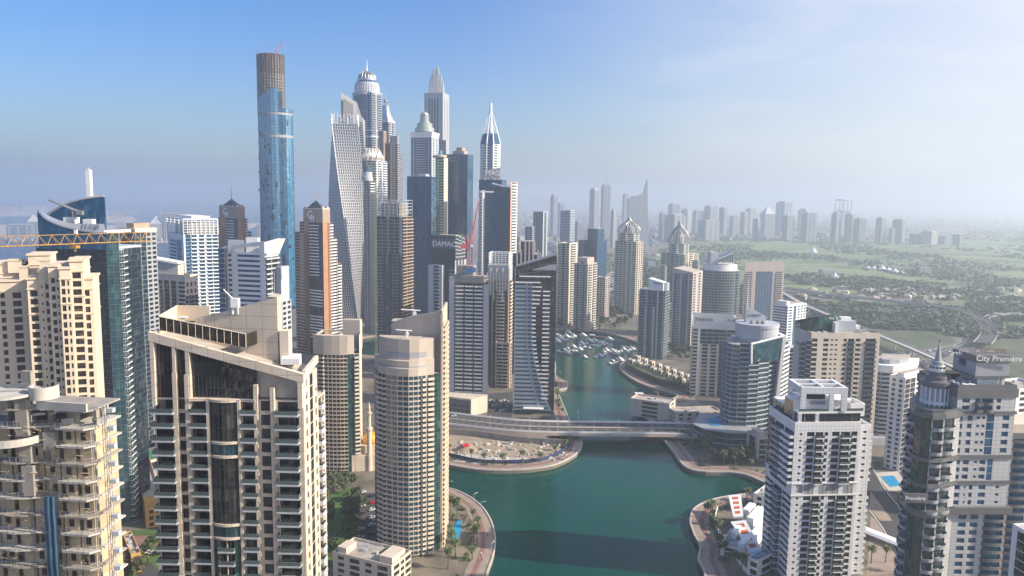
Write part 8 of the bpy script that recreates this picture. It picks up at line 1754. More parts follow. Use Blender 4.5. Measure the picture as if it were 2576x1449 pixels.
# carports and pool deck by the right-hand street
for i,(u,v,l_) in enumerate(((2195,1350,26),(2225,1365,34))):p=G(u,v);t=thing('carport',('left','right')[i]+' curved white carport canopy beside the street below the slate tower','canopy',tuple(p));b=MB();d=Vector((.55,-.83));n=Vector((.83,.55))
for t_ in [o for o in COL.objects if o.name.startswith('carport')]:
 p=Vector(t_.location);b=MB();pr=[(-3.2,2.6),(-1.6,3.5),(0,3.8),(1.6,3.5),(3.2,2.6)];a=p - Vector((d.x,d.y,0))*17;e=p+Vector((d.x,d.y,0))*17
 for (x0,z0),(x1,z1) in zip(pr[:-1],pr[1:]):b.q((a.x+n.x*x0,a.y+n.y*x0,3+z0),(e.x+n.x*x0,e.y+n.y*x0,3+z0),(e.x+n.x*x1,e.y+n.y*x1,3+z1),(a.x+n.x*x1,a.y+n.y*x1,3+z1))
 b.build('canopy',M_sign,t_);m=MB()
 for k in range(7):q=a+(e - a)*(k/6);m.bar((q.x,q.y,3),(q.x,q.y,6.7),.15,5)
 m.build('post',M_steel,t_)
b=MB();q=[G(u,v) for u,v in ((2215,1200),(2247,1197),(2268,1222),(2240,1226))];b.prism([(x.x,x.y) for x in q[::-1]],3.2,3.35);tag(b.build('swimming_pool',M_pool),'rectangular blue swimming pool on the deck left of the slate tower','pool')
b=MB();q=[G(u,v) for u,v in ((2200,1190),(2258,1186),(2290,1230),(2236,1238))];b.prism([(x.x,x.y) for x in q[::-1]],3.05,3.2);struct(b.build('pool_deck',M_kerb))
b=MB();q=[G(u,v,3.2) for u,v in ((1137,1340),(1152,1310),(1160,1312),(1158,1345),(1146,1362),(1138,1362))];q=[(x.x,x.y) for x in q];q=q if sum(q[i-1][0]*q[i][1] - q[i][0]*q[i-1][1] for i in range(6)) > 0 else q[::-1];b.prism(smooth(q,3,True),3.1,3.5);tag(b.build('swimming_pool',M_pool),'curved bright blue pool beside the round tower on the promenade','pool')

T,fp,z1=lowb('sales_pavilion','flat cream pavilion with long blank wall on the street between white and slate towers',2160,2166,2262,1378,392,6,'#','#####',M_sandpale,lL=12)
# ================================================================== BRIDGE, BOATS, VEHICLES, LAMPS, PEOPLE
random.seed(11)
M_deck=mat('bridge concrete',(.56,.47,.40),.8,var=.1,streak=True);BZ=9.0
bpts=smooth([g2(u,v,BZ) for u,v in ((1040,1040),(1125,1052),(1200,1061),(1290,1070),(1400,1074.5),(1550,1076),(1680,1078),(1765,1081),(1850,1086))],5)
br=thing('road_bridge','low concrete road bridge crossing the marina water in the middle of the scene','bridge',(*bpts[len(bpts)//2],BZ))
def ribbon(pts,o0,o1,z0,z1):
 b=MB();n=len(pts);A=[]
 for i in range(n):
  a=Vector(pts[max(0,i-1)]);c=Vector(pts[min(n-1,i+1)]);d=(c - a).normalized();nn=Vector((-d.y,d.x));p=Vector(pts[i]);A.append((p+nn*o0,p+nn*o1))
 for i in range(n - 1):
  (a,e),(c,f)=A[i],A[i+1]
  for q in (((*a,z1),(*c,z1),(*f,z1),(*e,z1)),((*a,z0),(*e,z0),(*f,z0),(*c,z0)),((*a,z0),(*c,z0),(*c,z1),(*a,z1)),((*e,z0),(*e,z1),(*f,z1),(*f,z0))):b.q(*q)
 return b
W2=14.5
ribbon(bpts,-W2,W2,BZ - 2.4,BZ).build('deck',M_deck,br);ribbon(bpts,-W2+2.6,-.9,BZ+.003,BZ+.03).build('roadway',M_asph,br);ribbon(bpts,.9,W2 - 2.6,BZ+.003,BZ+.03).build('roadway',M_asph,br)
for o in (-W2+.1,W2 - .4):ribbon(bpts,o,o+.3,BZ+.002,BZ+1.1).build('parapet',M_sign,br)
for o in (-W2+2.3,-.5,W2 - 2.5):ribbon(bpts,o,o+(.9 if o == -.5 else .25),BZ+.002,BZ+.55).build('kerb_rail',M_kerb,br)
mk=MB();
for o in (-8.6,-5.2,5.2,8.6):
 for i in range(0,len(bpts) - 1):
  a,c=Vector(bpts[i]),Vector(bpts[i+1]);d=(c - a).normalized();nn=Vector((-d.y,d.x));k=0
  while k < (c - a).length - 3:p=a+d*(k+1.5)+nn*o;mk.box((p.x,p.y,BZ+.035),3,.25,.01,math.atan2(d.y,d.x));k+=8
mk.build('lane_marking',M_line,br)
for u0,u1,a in ((1290,1382,0),(1690,1790,1)):
 q=[XY(u,1085,Y) for u,Y in ((u0,566),(u1,560),(u1,592),(u0,596))];b=MB();b.prism(q,0,BZ - 2.42,bottom=True);b.build('abutment',M_deck,br)
ribbon(bpts[:20],-W2,-W2+.6,3,BZ - 2.41).build('retaining_wall',M_deck,br);ribbon(bpts[:20],W2 - .6,W2,3,BZ - 2.41).build('retaining_wall',M_deck,br)
def lamp(p,h,label,ang=0,grp=None):
 t=thing('street_lamp',label,'street lamp',tuple(p),grp);b=MB();p=Vector(p);e=Vector((math.cos(ang),math.sin(ang),0));b.bar(p,p+Vector((0,0,h)),.16,5,.09);b.build('pole',M_lgrey,t);m=MB();m.bar(p+Vector((0,0,h)),p+Vector((0,0,h+.5))+e*2,.08,4);q=p+Vector((0,0,h+.45))+e*2.2;m.box(q,1.1,.4,.16,ang);m.build('lamp_head',M_sign,t)
for i,u in enumerate((1228,1335,1400,1478,1556,1634,1698)):p=P(u,1080,1);k=min(range(len(bpts)),key=lambda j:abs(proj((*bpts[j],BZ))[0] - u));a=Vector(bpts[k]);lamp((a.x,a.y - W2+1.2,BZ),9,'street lamp on the near side of the bridge, %s from the left' % nth(i),1.57)
for i,u in enumerate((1300,1455,1530,1610,1690)):k=min(range(len(bpts)),key=lambda j:abs(proj((*bpts[j],BZ))[0] - u));a=Vector(bpts[k]);lamp((a.x,a.y+W2 - 1.2,BZ),9,'street lamp on the far side of the bridge, %s from the left' % nth(i),-1.57)
for i,(u,v) in enumerate(((1210,1288),(1236,1396),(1215,1427),(1207,1175),(1317,1172),(1440,1147),(1128,1235),(1192,1268))):lamp(G(u,v,3.1),6,'promenade lamp post beside the water, %s' % ('inside the round tower bend','lowest on the round bend','near the bottom edge','left on the building site bank','middle of the building site bank','at the tip of the site bank','behind the round tower','top of the round bend')[i],i)
# elevated rail viaduct behind the right-hand towers
vp=[g2(u,v,13) for u,v in ((1945,722),(1975,738),(2019,764),(2110,802),(2212,842),(2297,877),(2401,922),(2470,955),(2600,1015))];vd=thing('rail_viaduct','pale elevated rail viaduct running diagonally behind the right hand towers','viaduct',(*vp[4],3))
ribbon(vp,-4.5,4.5,11,12.6).build('deck',M_deck,vd);ribbon(vp,-4.6,-4.2,12.6,13.6).build('parapet',M_lgrey,vd);ribbon(vp,4.2,4.6,12.6,13.6).build('parapet',M_lgrey,vd)
for a,c in zip(vp[:-1],vp[1:]):
 n=max(1,int((V2(c) - V2(a)).length/32))
 for k in range(n):p=lerp2(a,c,k/n);b=MB();b.lathe(p,[(1.1,3),(1.1,9),(2.6,11)],8);b.build('pier',M_deck,vd)
for lab,px,wd,z in (('long pale motorway flyover curving across the golf course edge',((1969,724),(2124,745),(2262,759),(2401,776),(2453,794),(2481,815),(2488,839),(2471,863)),20,10),('second motorway flyover sweeping below the first one',((1990,768),(2158,778),(2332,787),(2410,795)),18,8),('white curved ramp bridge at the right edge',((2474,803),(2499,792),(2530,789),(2620,789)),10,9)):
 q=smooth([g2(u,v,z) for u,v in px],5);f=thing('flyover',lab,'flyover',(*q[len(q)//2],3));ribbon(q,-wd/2,wd/2,z - 1.5,z).build('deck',M_grey if wd != 10 else M_lgrey,f);ribbon(q,-wd/2+1,wd/2 - 1,z+.004,z+.04).build('roadway',M_asph,f)
 for o in (-wd/2,wd/2 - .4):ribbon(q,o,o+.4,z+.002,z+1.1).build('parapet',M_grey,f)
 for k in range(2,len(q) - 1,2):b=MB();b.lathe(q[k],[(1.3,3),(1.3,z - 1.5)],8);b.build('pier',M_deck,f)
 # ---- boats
M_hull=mat('white gelcoat',(.78,.78,.77),.25,var=.03);M_wood=mat('dark teak',(.16,.07,.04),.6,var=.2);M_navy=mat('navy canvas',(.03,.05,.12),.8)
def hull(L,W,H,m,r):
 b=MB();S=[(-.5,.42,0),(-.2,.5,0),(.15,.46,.05),(.36,.27,.12),(.5,.02,.22)]
 for (x0,w0,s0),(x1,w1,s1) in zip(S[:-1],S[1:]):
  for sg in (1,-1):q=[(x0*L,sg*w0*W,H*(1+s0)),(x1*L,sg*w1*W,H*(1+s1)),(x1*L*.94,sg*w1*W*.7,-.3),(x0*L*.97,sg*w0*W*.75,-.3)];b.q(*(q if sg < 0 else q[::-1]))
  b.q((x0*L,-w0*W,H*(1+s0)),(x0*L,w0*W,H*(1+s0)),(x1*L,w1*W,H*(1+s1)),(x1*L,-w1*W,H*(1+s1))) if False else b.q((x0*L,w0*W,H*(1+s0)-.02),(x0*L,-w0*W,H*(1+s0)-.02),(x1*L,-w1*W,H*(1+s1)-.02),(x1*L,w1*W,H*(1+s1)-.02))
 b.q((-.5*L,.42*W,H),(-.485*L,.31*W,-.3),(-.485*L,-.31*W,-.3),(-.5*L,-.42*W,H));return b.build('hull',m,r)
def wedge(x0,x1,w_,z0,z1,fr,bk):b=MB();b.prism([(x0,-w_),(x1,-w_),(x1,w_),(x0,w_)],z0,z1);v=b.v;b.v=v[:4]+[(v[4][0]+bk,v[4][1]*.85,z1),(v[5][0] - fr,v[5][1]*.85,z1),(v[6][0] - fr,v[6][1]*.85,z1),(v[7][0]+bk,v[7][1]*.85,z1)];return b
def boat(kind):
 r=thing({'yacht':'motor_yacht','cruiser':'cabin_cruiser','sail':'sailing_boat'}[kind],None,None,(0,0,0))
 if kind == 'yacht':hull(20,5.2,1.9,M_hull,r);wedge(-7,4.5,2.1,1.9,3.7,3.2,.3).build('cabin',M_hull,r);wedge(-6.6,2.6,2.16,2.5,3.2,1.4,.2).build('cabin_window',G_dark,r);wedge(-6,0,1.6,3.7,4.7,1.5,.2).build('flybridge',M_hull,r);b=MB();b.bar((-4,0,4.7),(-4.6,0,6.6),.12,4);b.box((-4.3,0,5.6),.8,2.6,.2);b.build('radar_arch',M_hull,r)
 elif kind == 'cruiser':hull(12,3.6,1.3,M_hull,r);wedge(-3.2,3,1.3,1.3,2.4,2,.2).build('cabin',M_hull,r);wedge(-3.0,1.7,1.34,1.7,2.1,.9,.1).build('cabin_window',G_dark,r);wedge(-5,-2.6,1.3,2.0,2.3,.2,.1).build('awning',M_navy,r)
 else:hull(11,3.2,1.1,M_hull,r);wedge(-2,2,1,1.1,1.7,.8,.2).build('cabin',M_hull,r);b=MB();b.bar((1,0,1),(1,0,14),.1,5);b.bar((1,0,2.4),(-4,0,2.4),.08,4);b.build('mast',M_lgrey,r)
 return r
PB={k:boat(k) for k in ('yacht','cruiser','sail')};used=set()
ROWS=[('in the crowded far-left cluster',((130,330),(170,345),(210,362),(250,350),(292,372),(330,365),(372,372),(402,358),(140,402),(190,396),(242,412),(292,412),(130,440),(172,430)),'c'),
('in the middle pontoon row',((490,495),(530,480),(562,522),(600,470),(642,540),(652,430),(692,500),(730,492),(762,517),(802,502),(842,480),(872,492),(912,470),(702,450),(742,430),(802,442),(862,440)),'c'),
('in the near-left pontoon group',((250,565),(300,545),(352,512),(382,592),(430,592),(292,622),(400,532),(462,562)),'c'),
('in the right pontoon row',((880,600),(930,590),(982,612),(1012,570),(1062,580),(1102,605),(1152,590),(1202,570),(1252,590),(1292,570),(1332,560),(1062,630),(1182,520),(1232,525)),'c'),
('among the single berths',((320,300),(560,350),(980,415),(505,570),(570,690),(1150,745)),'y'),('by the near berths',((740,690),(880,650),(820,672),(970,790),(1020,750),(1250,710)),'c'),('at the outer pontoon ends',((160,595),(765,660),(985,600)),'s')]
for where,pts,k in ROWS:
 for i,(zx,zy) in enumerate(sorted(pts)):
  kind={'c':'cruiser','y':'yacht','s':'sail'}[k]
  if k == 'c' and i % 4 == 1:kind='yacht'
  p=G(1381.9+zx*.1574,791.6+zy*.1574,.5);a=rad(-62)+random.uniform(-.12,.12);src=PB[kind]
  if kind in used:o=copy_tree(src,p,a,random.uniform(.7,.92))
  else:o=src;o.location=p;o.rotation_euler=(0,0,a);used.add(kind)
  tag(o,'white %s %s, %s from the left' % ({'cruiser':'cabin cruiser','yacht':'motor yacht','sail':'sailing boat'}[kind],where,nth(i)),'boat','boats moored in the marina')
for lab,u,v,a,s in (('brown wooden dhow with white awning off the right bank restaurant',1629,1001,-.15,1),('brown wooden dhow moored by the far quay of the boat basin',1503,850,-.3,.9)):
 p=G(u,v,.5);r=thing('dhow',lab,'boat',tuple(p));b=hull(26,6,2.2,M_wood,r);b.location=(0,0,0);w_=wedge(-12,-4,2.4,4.0,4.4,.1,.1);w_.build('awning',M_sign,r);c=wedge(-11,-3,2.2,2.2,3.6,.3,.2);c.build('cabin',M_wood,r)
 for ch in r.children:
  for vv in ch.data.vertices:vv.co=Vector(vv.co)+p
 r.rotation_euler=(0,0,a);r.scale=(s,)*3
o=copy_tree(PB['yacht'],G(338,512,0),0,3.2);tag(o,'tiny white ship far out on the sea, left of the blue round tower','ship')
for p0,p1 in (((105,390),(440,330)),((480,540),(960,440)),((220,600),(560,520)),((860,620),(1370,545)),((960,790),(1300,690))):
 a,c=G(1381.9+p0[0]*.1574,791.6+p0[1]*.1574,.5),G(1381.9+p1[0]*.1574,791.6+p1[1]*.1574,.5);q=MB();m_=(a+c)/2;q.box((m_.x,m_.y,.3),(c - a).length,2.4,.6,math.atan2((c-a).y,(c-a).x));tag(q.build('pontoon',M_roof),'floating pontoon walkway between moored boats, '+{105:'far left',480:'middle',220:'near left',860:'right',960:'nearest the villas'}[p0[0]],'pontoon')
 # ---- vehicles
def car_mesh(col):
 b=MB();pr=[(-2.2,.35),(-2.2,.95),(-1.9,1.0),(.9,.98),(2.1,.85),(2.25,.4)];
 for s in (-1,1):q=[(x,s*.88,z) for x,z in pr];b.q(*(q if s > 0 else q[::-1]))
 n=len(pr)
 for i in range(n):(x0,z0),(x1,z1)=pr[i],pr[(i+1) % n];b.q((x0,-.88,z0),(x1,-.88,z1),(x1,.88,z1),(x0,.88,z0))
 k=len(b.v);cb=[(-1.9,1.0),(-1.5,1.5),(.1,1.52),(.95,.98)]
 for s in (-1,1):q=[(x,s*.76,z) for x,z in cb];b.q(*(q if s > 0 else q[::-1]),m=1)
 for i in range(3):(x0,z0),(x1,z1)=cb[i],cb[i+1];b.q((x0,-.76,z0),(x1,-.76,z1),(x1,.76,z1),(x0,.76,z0),m=0 if i == 1 else 1)
 for x in (-1.35,1.35):
  for y in (-.82,.82):b.bar((x,y - .1,.33),(x,y+.1,.33),.34,10,m=2)
 return b.mesh('car',[mat('car paint '+col,{'white':(.75,.75,.74),'black':(.02,.02,.022),'silver':(.45,.46,.47),'red':(.42,.02,.02),'blue':(.03,.08,.25)}[col],.25,var=.02),G_dark,M_black])
CM={c:car_mesh(c) for c in ('white','black','silver','red','blue')}
def car(x,y,z,a,col,label,grp):o=bpy.data.objects.new('parked_car' if 'parked' in label else 'car',CM[col]);COL.objects.link(o);o.location=(x,y,z);o.rotation_euler=(0,0,a);tag(o,label,'car',grp)
def traffic(pts,n,z,offs,where,grp):
 for i in range(n):
  k=random.randrange(1,len(pts) - 2);t=random.random();a,c=V2(pts[k]),V2(pts[k+1]);d=(c - a).normalized();nn=Vector((-d.y,d.x));o=random.choice(offs);p=a+(c - a)*t+nn*o;col=random.choice(('white','white','white','silver','black','blue'))
  car(p.x,p.y,z,math.atan2(d.y,d.x)+(math.pi if o > 0 else 0),col,'%s car driving on the %s' % (col,where),grp+', '+col)
traffic(R_H3,46,3.13,(-5,-1.8,1.8,5),'curved interchange loop at far right','cars on the interchange');traffic(R_H4,34,3.16,(-6,-2,2,6),'straight road meeting the interchange at right','cars on the straight road');traffic(R_SZR,36,3.24,(-16,-11,-6,6,11,16),'wide hazy motorway behind the onion towers','cars on the motorway')
p=P(1540,1076,1);k=min(range(len(bpts)),key=lambda j:abs(proj((*bpts[j],BZ))[0] - 1624));car(bpts[k][0],bpts[k][1]+5,BZ+.04,math.pi,'red','red car crossing the bridge toward the left',None);k2=max(0,k - 22);car(bpts[k2][0],bpts[k2][1]+7,BZ+.04,math.pi+.2,'white','white car on the left approach of the bridge',None)
for i in range(17):u,v=1232+(i % 6)*9,1008+(i // 6)*12+(i % 2)*2;q=G(u,v,3.1);col=('white','silver','black','white')[i % 4];car(q.x,q.y,3.1,1.2,col,'%s car parked between the dark tower and the slanted black tower' % col,'cars parked by the dark towers, '+col)
for i in range(13):q=Vector((*lerp2(R_GARDEN[0],R_GARDEN[8],i/12),0));col=('white','black','silver','red','white')[i % 5];car(q.x+(3.2 if i % 2 else -3.2),q.y,3.16,.5,col,'%s car parked in the lane beside the lawn, %s from the far end' % (col,nth(i)),'cars parked by the lawn')
for i in range(6):q=G(350+i*9,1385+i*2,3.12);car(q.x,q.y,3.12,.3,('white','silver','black')[i % 3],'%s car parked at the bottom left by the little house, %s' % (('white','silver','black')[i % 3],nth(i)),'cars at the bottom left')
# ---- people on the promenades: one small figure grown from a skinned skeleton
me=bpy.data.meshes.new('person');J=[(0,0,.95),(0,0,1.25),(0,0,1.46),(0,.02,1.62),(0,.02,1.74),(.1,0,.92),(.13,.1,.5),(.13,.02,.06),(.13,.16,.03),(-.1,0,.92),(-.12,-.08,.5),(-.12,-.2,.08),(-.12,-.08,.03),(.2,0,1.42),(.27,-.05,1.14),(.27,.08,.9),(-.2,0,1.42),(-.27,.06,1.14),(-.27,.16,.92)]
me.from_pydata(J,[(0,1),(1,2),(2,3),(3,4),(0,5),(5,6),(6,7),(7,8),(0,9),(9,10),(10,11),(11,12),(2,13),(13,14),(14,15),(2,16),(16,17),(17,18)],[]);ob=bpy.data.objects.new('person',me);COL.objects.link(ob);sk=ob.modifiers.new('skin','SKIN');R_=[.14,.15,.07,.1,.08,.1,.075,.05,.04,.1,.075,.05,.04,.07,.05,.04,.07,.05,.04]
for v,r in zip(me.skin_vertices[0].data,R_):v.radius=(r,r)
me.skin_vertices[0].data[0].use_root=True;bpy.context.view_layer.update();pm=bpy.data.meshes.new_from_object(ob.evaluated_get(bpy.context.evaluated_depsgraph_get()));bpy.data.objects.remove(ob);pm.materials.clear();pm.materials.append(mat('dark clothes',(.05,.06,.09),.9));
pm.materials.append(mat('skin',(.35,.2,.13),.7))
for f in pm.polygons:f.material_index=1 if f.center.z > 1.5 or (f.center.z < 1.0 and abs(f.center.x) > .22) else 0
for i,(u,v) in enumerate(((1166,1318),(1171,1341),(1199,1268),(1213,1412),(1226,1349),(1426,1151),(1719,1150),(1716,1158),(1766,1390),(1764,1329),(1699,1122),(2170,1228),(2205,1252),(2203,1275))):o=bpy.data.objects.new('person',pm);COL.objects.link(o);o.location=G(u,v,3.1);o.rotation_euler=(0,0,i*1.7);tag(o,'person in dark clothes walking %s' % ('by the pool railing','below the pool on the round promenade','near the top of the round promenade','near the bottom edge on the round promenade','along the water edge of the round promenade','at the tip of the building site promenade','on the right bank, left of two','on the right bank, right of two','low on the lower right promenade','at the bend of the lower right promenade','just past the bridge on the right bank','at the top of the right hand street','on the pavement by the right hand pool','lower on the pavement by the right hand pool')[i],'person')
# ---- building site on the left bank
hd=MB();q=smooth([g2(u,v) for u,v in ((1100,1140),(1200,1163),(1290,1166),(1370,1158),(1425,1132),(1438,1112))],5)
for a,c in zip(q[:-1],q[1:]):hd.box(((a[0]+c[0])/2,(a[1]+c[1])/2,3),math.hypot(a[0]-c[0],a[1]-c[1]),.2,2.6,math.atan2(c[1]-a[1],c[0]-a[0]))
tag(hd.build('site_hoarding',mat('navy hoarding',(.03,.05,.14),.6)),'dark blue hoarding fence curving round the building site by the water','fence');b=MB();q=smooth([g2(u,v) for u,v in ((1090,1090),(1200,1098),(1300,1112),(1430,1122))],5)
for a,c in zip(q[:-1],q[1:]):
 b.box(((a[0]+c[0])/2,(a[1]+c[1])/2,3),math.hypot(a[0]-c[0],a[1]-c[1])+.1,.8,4.6,math.atan2(c[1]-a[1],c[0]-a[0]))
 for t in (0,.33,.66):p=lerp2(a,c,t);b.box((p[0],p[1] - .5,3),.6,.6,5.2)
tag(b.build('retaining_wall',M_concrete),'ribbed concrete retaining wall between the bridge ramp and the building site','wall')
p=G(1172,1132);b=MB();b.lathe((p.x,p.y),[(9,3),(7,4.2),(4,6),(1,7)],14);tag(b.build('sand_heap',M_sand),'pale sand heap on the building site','heap');b=MB();b.box((p.x,p.y - 2,7),5,4,.6,.4);b.box((p.x+1,p.y - 1,7.6),2.5,2,.5,.9);tag(b.build('red_tarpaulin',mat('red sheet',(.65,.02,.03),.6)),'bright red tarpaulin lying on the sand heap','tarpaulin');b=MB()
for i in range(120):p=G(random.uniform(1130,1430),random.uniform(1112,1158));b.box(p,random.uniform(.6,4),random.uniform(.5,1.6),random.uniform(.3,1.6),random.random()*3)
b.build('building_materials',M_concrete2)['kind']='stuff'
# ================================================================== PALMS, TREES, PLANTING
random.seed(21)
def leafmat(name,c):
 m=mat(name,c,.75,var=.35,scale=.9);return m
M_frond=leafmat('palm leaf',(.085,.115,.04));M_leaf=leafmat('tree leaf',(.05,.085,.025));M_leaf2=leafmat('olive leaf',(.075,.09,.04));M_trunk=mat('palm trunk',(.17,.12,.08),.9,var=.3,scale=2)
def palm(h,n,seed):
 random.seed(seed);t=thing('date_palm',None,None,(0,0,0));b=MB();bx_,by_=random.uniform(-.3,.3),random.uniform(-.3,.3);b.bar((0,0,-.1),(bx_*.5,by_*.5,h*.5),.30,8,.24);b.bar((bx_*.5,by_*.5,h*.5),(bx_,by_,h),.24,8,.26);b.build('trunk',M_trunk,t);c=MB()
 for k in range(n):
  a=2.4*k+random.uniform(-.2,.2);up=1.15 - 1.5*(k/n)+random.uniform(-.15,.15);L=random.uniform(2.9,3.7);e=Vector((math.cos(a),math.sin(a),0));s=Vector((-e.y,e.x,0));p=Vector((bx_,by_,h));ang=up
  for j in range(6):
   d=e*math.cos(ang)+Vector((0,0,math.sin(ang)));q=p+d*L/6;w0,w1=(.55,.62,.6,.5,.36,.2)[j],(.62,.6,.5,.36,.2,.04)[j];dz=Vector((0,0,-.28))
   for sg in (1,-1):c.q(p,q,q+s*sg*w1+dz*w1*1.6,p+s*sg*w0*(.55 if j % 2 else 1)+dz*w0*1.6)
   p=q;ang -= .34
 c.build('crown',M_frond,t);return t
def tree(r,h,seed,m,n=620):
 random.seed(seed);t=thing('leafy_tree',None,None,(0,0,0));b=MB();b.bar((0,0,-.1),(0,0,h*.5),.3,7,.2)
 L=[(Vector((random.uniform(-.6,.6)*r,random.uniform(-.6,.6)*r,h*random.uniform(.5,.9))),r*random.uniform(.35,.6)) for _ in range(8)]
 for c,_ in L[:5]:b.bar((0,0,h*.4),c,.15,5,.05)
 b.build('trunk',M_trunk,t);f=MB()
 for k in range(n):
  c,rr=random.choice(L);d=Vector((random.gauss(0,1),random.gauss(0,1),random.gauss(0,.8))).normalized();p=c+d*rr*random.uniform(.6,1.08);x=(d+Vector((random.uniform(-.7,.7),random.uniform(-.7,.7),random.uniform(-.7,.7)))).orthogonal().normalized();y=d.cross(x).normalized();s=random.uniform(.28,.6);f.q(p - x*s - y*s*.6,p+x*s - y*s*.4,p+x*s*.7+y*s*.6,p - x*s*.8+y*s*.5)
 f.build('crown',m,t);return t
PP=[palm(7.5,30,1),palm(9,34,2),palm(6,26,3)];TT=[tree(3.4,7,4,M_leaf),tree(4.2,9,5,M_leaf2),tree(2.6,5.5,6,M_leaf)];seen=set()
def put(protos,i,p,label,cat,grp,sc_=1.0):
 k=i % len(protos);src=protos[k];a=random.uniform(0,6)
 if (cat,k) in seen:o=copy_tree(src,p,a,sc_)
 else:o=src;o.location=p;o.rotation_euler=(0,0,a);o.scale=(sc_,)*3;seen.add((cat,k))
 tag(o,label,cat,grp)
PAL=[('on the round promenade below the beige round tower',((1134,1290),(1150,1300),(1190,1312),(1201,1330),(1200,1372),(1188,1408),(1132,1345),(1146,1404),(1127,1432),(1121,1272),(1139,1318),(1135,1390))),('in the row along the building site promenade',((1130,1145),(1185,1160),(1218,1166),(1265,1173),(1315,1169),(1359,1163),(1397,1147),(1422,1136),(1434,1120))),
('at the foot of the slanted black tower',((1405,958),(1403,1013),(1407,1041),(1414,1044),(1401,998),(1404,1028))),('beside the resort near the bridge end',((1704,972),(1650,1017),(1660,1026),(1653,1036),(1640,1040),(1668,1034),(1690,1020))),('on the right bank below the rounded glass tower',((1727,1112),(1741,1129),(1757,1145),(1790,1152),(1805,1161),(1850,1168),(1735,1120),(1772,1150),(1822,1172),(1888,1182))),
('on the lower right promenade by the louvred house',((1779,1303),(1792,1292),(1803,1357),(1813,1380),(1811,1395),(1835,1420),(1865,1445),(1790,1320),(1878,1262),(1822,1402),(1850,1436),(1786,1312))),('behind the hoarding wall right of the white tiled tower',((2227,1415),(2191,1417),(2260,1440)),),('on the terrace beside the villas',tuple((1580+i*13,912+i*6+(i % 3)*5) for i in range(12))),('along the far quay of the boat basin',tuple((1404+i*13,822+(i % 3)*4) for i in range(14))),('in the interchange verge at far right',tuple((2330+(i*37) % 190,800+(i*23) % 52) for i in range(18)))]
for where,pts in PAL:
 for i,(u,v) in enumerate(sorted(pts)):put(PP,i,G(u,v,3.05),'date palm %s, %s from the left' % (where,nth(i)),'palm','palms '+where,random.uniform(.85,1.25))
TRS=[('by the lawn left of the beige round tower',((850,1225),(868,1218),(884,1222),(862,1240),(840,1240),(895,1262),(905,1290),(890,1300),(880,1330),(830,1290),(822,1330),(835,1400),(850,1390),(868,1382),(884,1350),(826,1260)),1.35),('around the little house at the bottom left',((280,1398),(292,1420),(300,1440),(345,1425),(356,1442),(385,1385),(372,1392),(270,1440),(335,1448),(318,1436)),1.0),('in front of the rounded glass tower',((1862,1162),(1872,1156),(1884,1160),(1850,1170),(1835,1160),(1815,1150),(1780,1138),(1765,1128)),1.3),
('on the far shore of the boat basin',tuple((1400+(i*29) % 190,806+(i*7) % 18) for i in range(26)),1.3),('between the beige twin towers and the onion tower',tuple((1500+(i*17) % 60,755+(i*11) % 36) for i in range(16)),1.5),('in the gardens behind the villas',tuple((1690+(i*13) % 60,880+(i*9) % 30) for i in range(10)),1.2),('in the yards by the right hand street',((2205,1180),(2230,1172),(2270,1240),(2285,1260),(2262,1262),(2276,1290)),.8)]
for where,pts,s in TRS:
 for i,(u,v) in enumerate(sorted(pts)):put(TT,i,G(u,v,3.05),'leafy tree %s, %s from the left' % (where,nth(i)),'tree','trees '+where,s*random.uniform(.8,1.15))
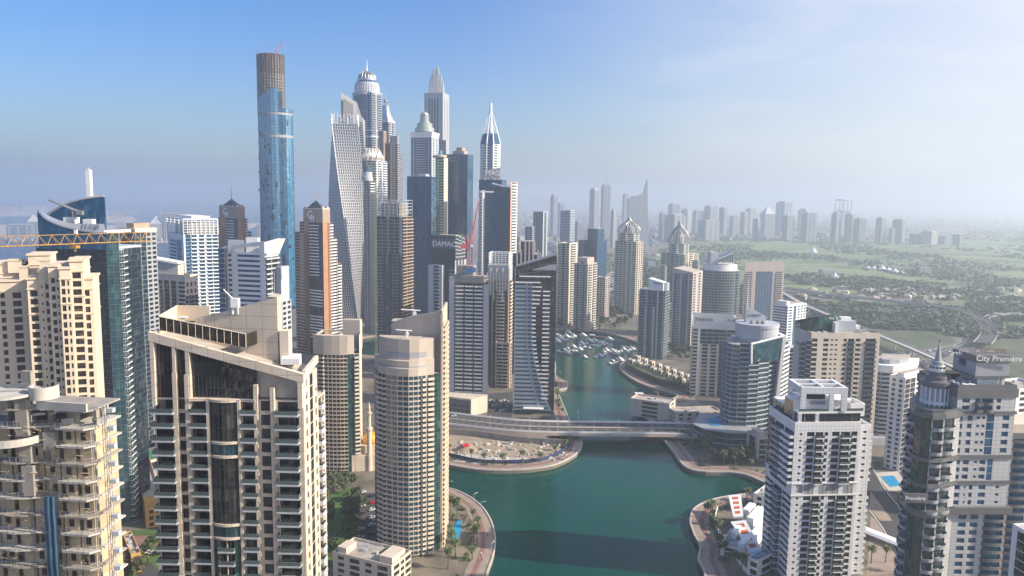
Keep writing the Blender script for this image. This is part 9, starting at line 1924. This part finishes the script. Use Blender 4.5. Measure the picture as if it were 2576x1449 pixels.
 # far woods and scrub: thousands of crowns that read as one mass
from mathutils import noise
random.seed(9);b=MB();N=0
for i in range(26000):
 u,v=random.uniform(1400,2620),560+380*random.random() ** 1.5;p=G(u,v)
 if u < 1640 and v < 640:continue
 if v > 900 and u < 2280 or (v > 790 and u < 2030 and not (1690 < u < 1770 and v < 890)) or (u < 1620 and v > 822):continue
 w_=noise.noise(Vector((p.x*.004,p.y*.0026,1)))+.5*noise.noise(Vector((p.x*.013,p.y*.011,4)))
 if w_ < (.02 if v < 780 else -.08):continue
 s=random.uniform(3,6.5)*(1 if p.y < 2500 else 1.5);h_=random.uniform(4,9);k=0 if random.random() < .6 else 1;N+=1
 for j in range(9 if p.y < 2000 else 6):
  d=Vector((random.gauss(0,.5),random.gauss(0,.5),random.uniform(.2,1)));c=p+Vector((d.x*s,d.y*s,d.z*h_));x=Vector((random.uniform(-1,1),random.uniform(-1,1),random.uniform(-.4,.4))).normalized()*s*.5;y=x.cross(Vector((random.uniform(-1,1),random.uniform(-1,1),1))).normalized()*s*.42;b.q(c - x - y,c+x - y*.8,c+x*.8+y,c - x*.9+y,m=k)
 if N > 9000:break
b.build('far_woods',[M_leaf,M_leaf2])['kind']='stuff'
hb_=MB()
for i in range(420):
 k=random.randrange(len(SH));p=Vector(offset(SH,random.uniform(11.5,14))[k]);q=proj((p.x,p.y,3))
 if not q or q[1] > 1500 or q[0] > 2300:continue
 for j in range(8):c=Vector((p.x+random.gauss(0,1.2),p.y+random.gauss(0,1.2),3+random.uniform(.2,1.3)));x=Vector((random.uniform(-1,1),random.uniform(-1,1),random.uniform(-.4,.4))).normalized()*.5;y=x.cross(Vector((random.uniform(-1,1),random.uniform(-1,1),1))).normalized()*.45;hb_.q(c - x - y,c+x - y,c+x+y,c - x+y)
hb_.build('shore_planting',M_leaf)['kind']='stuff'
# ================================================================== HAZE
hb=MB();hb.prism([(-44000,-2400),(39000,-2400),(39000,44000),(-44000,44000)],-3.5,445,bottom=True)
hz=hb.build('haze',bpy.data.materials.new('haze air'));hz['kind']='stuff'
hm=hz.data.materials[0];hm.use_nodes=True;hn=hm.node_tree
for nd in list(hn.nodes):
 if nd.type != 'OUTPUT_MATERIAL':hn.nodes.remove(nd)
pv=hn.nodes.new('ShaderNodeVolumePrincipled');pv.inputs['Density'].default_value=0.00021
pv.inputs['Color'].default_value=(0.77,0.875,0.99,1);pv.inputs['Anisotropy'].default_value=0.5
hn.links.new(pv.outputs[0],[x for x in hn.nodes if x.type == 'OUTPUT_MATERIAL'][0].inputs['Volume'])
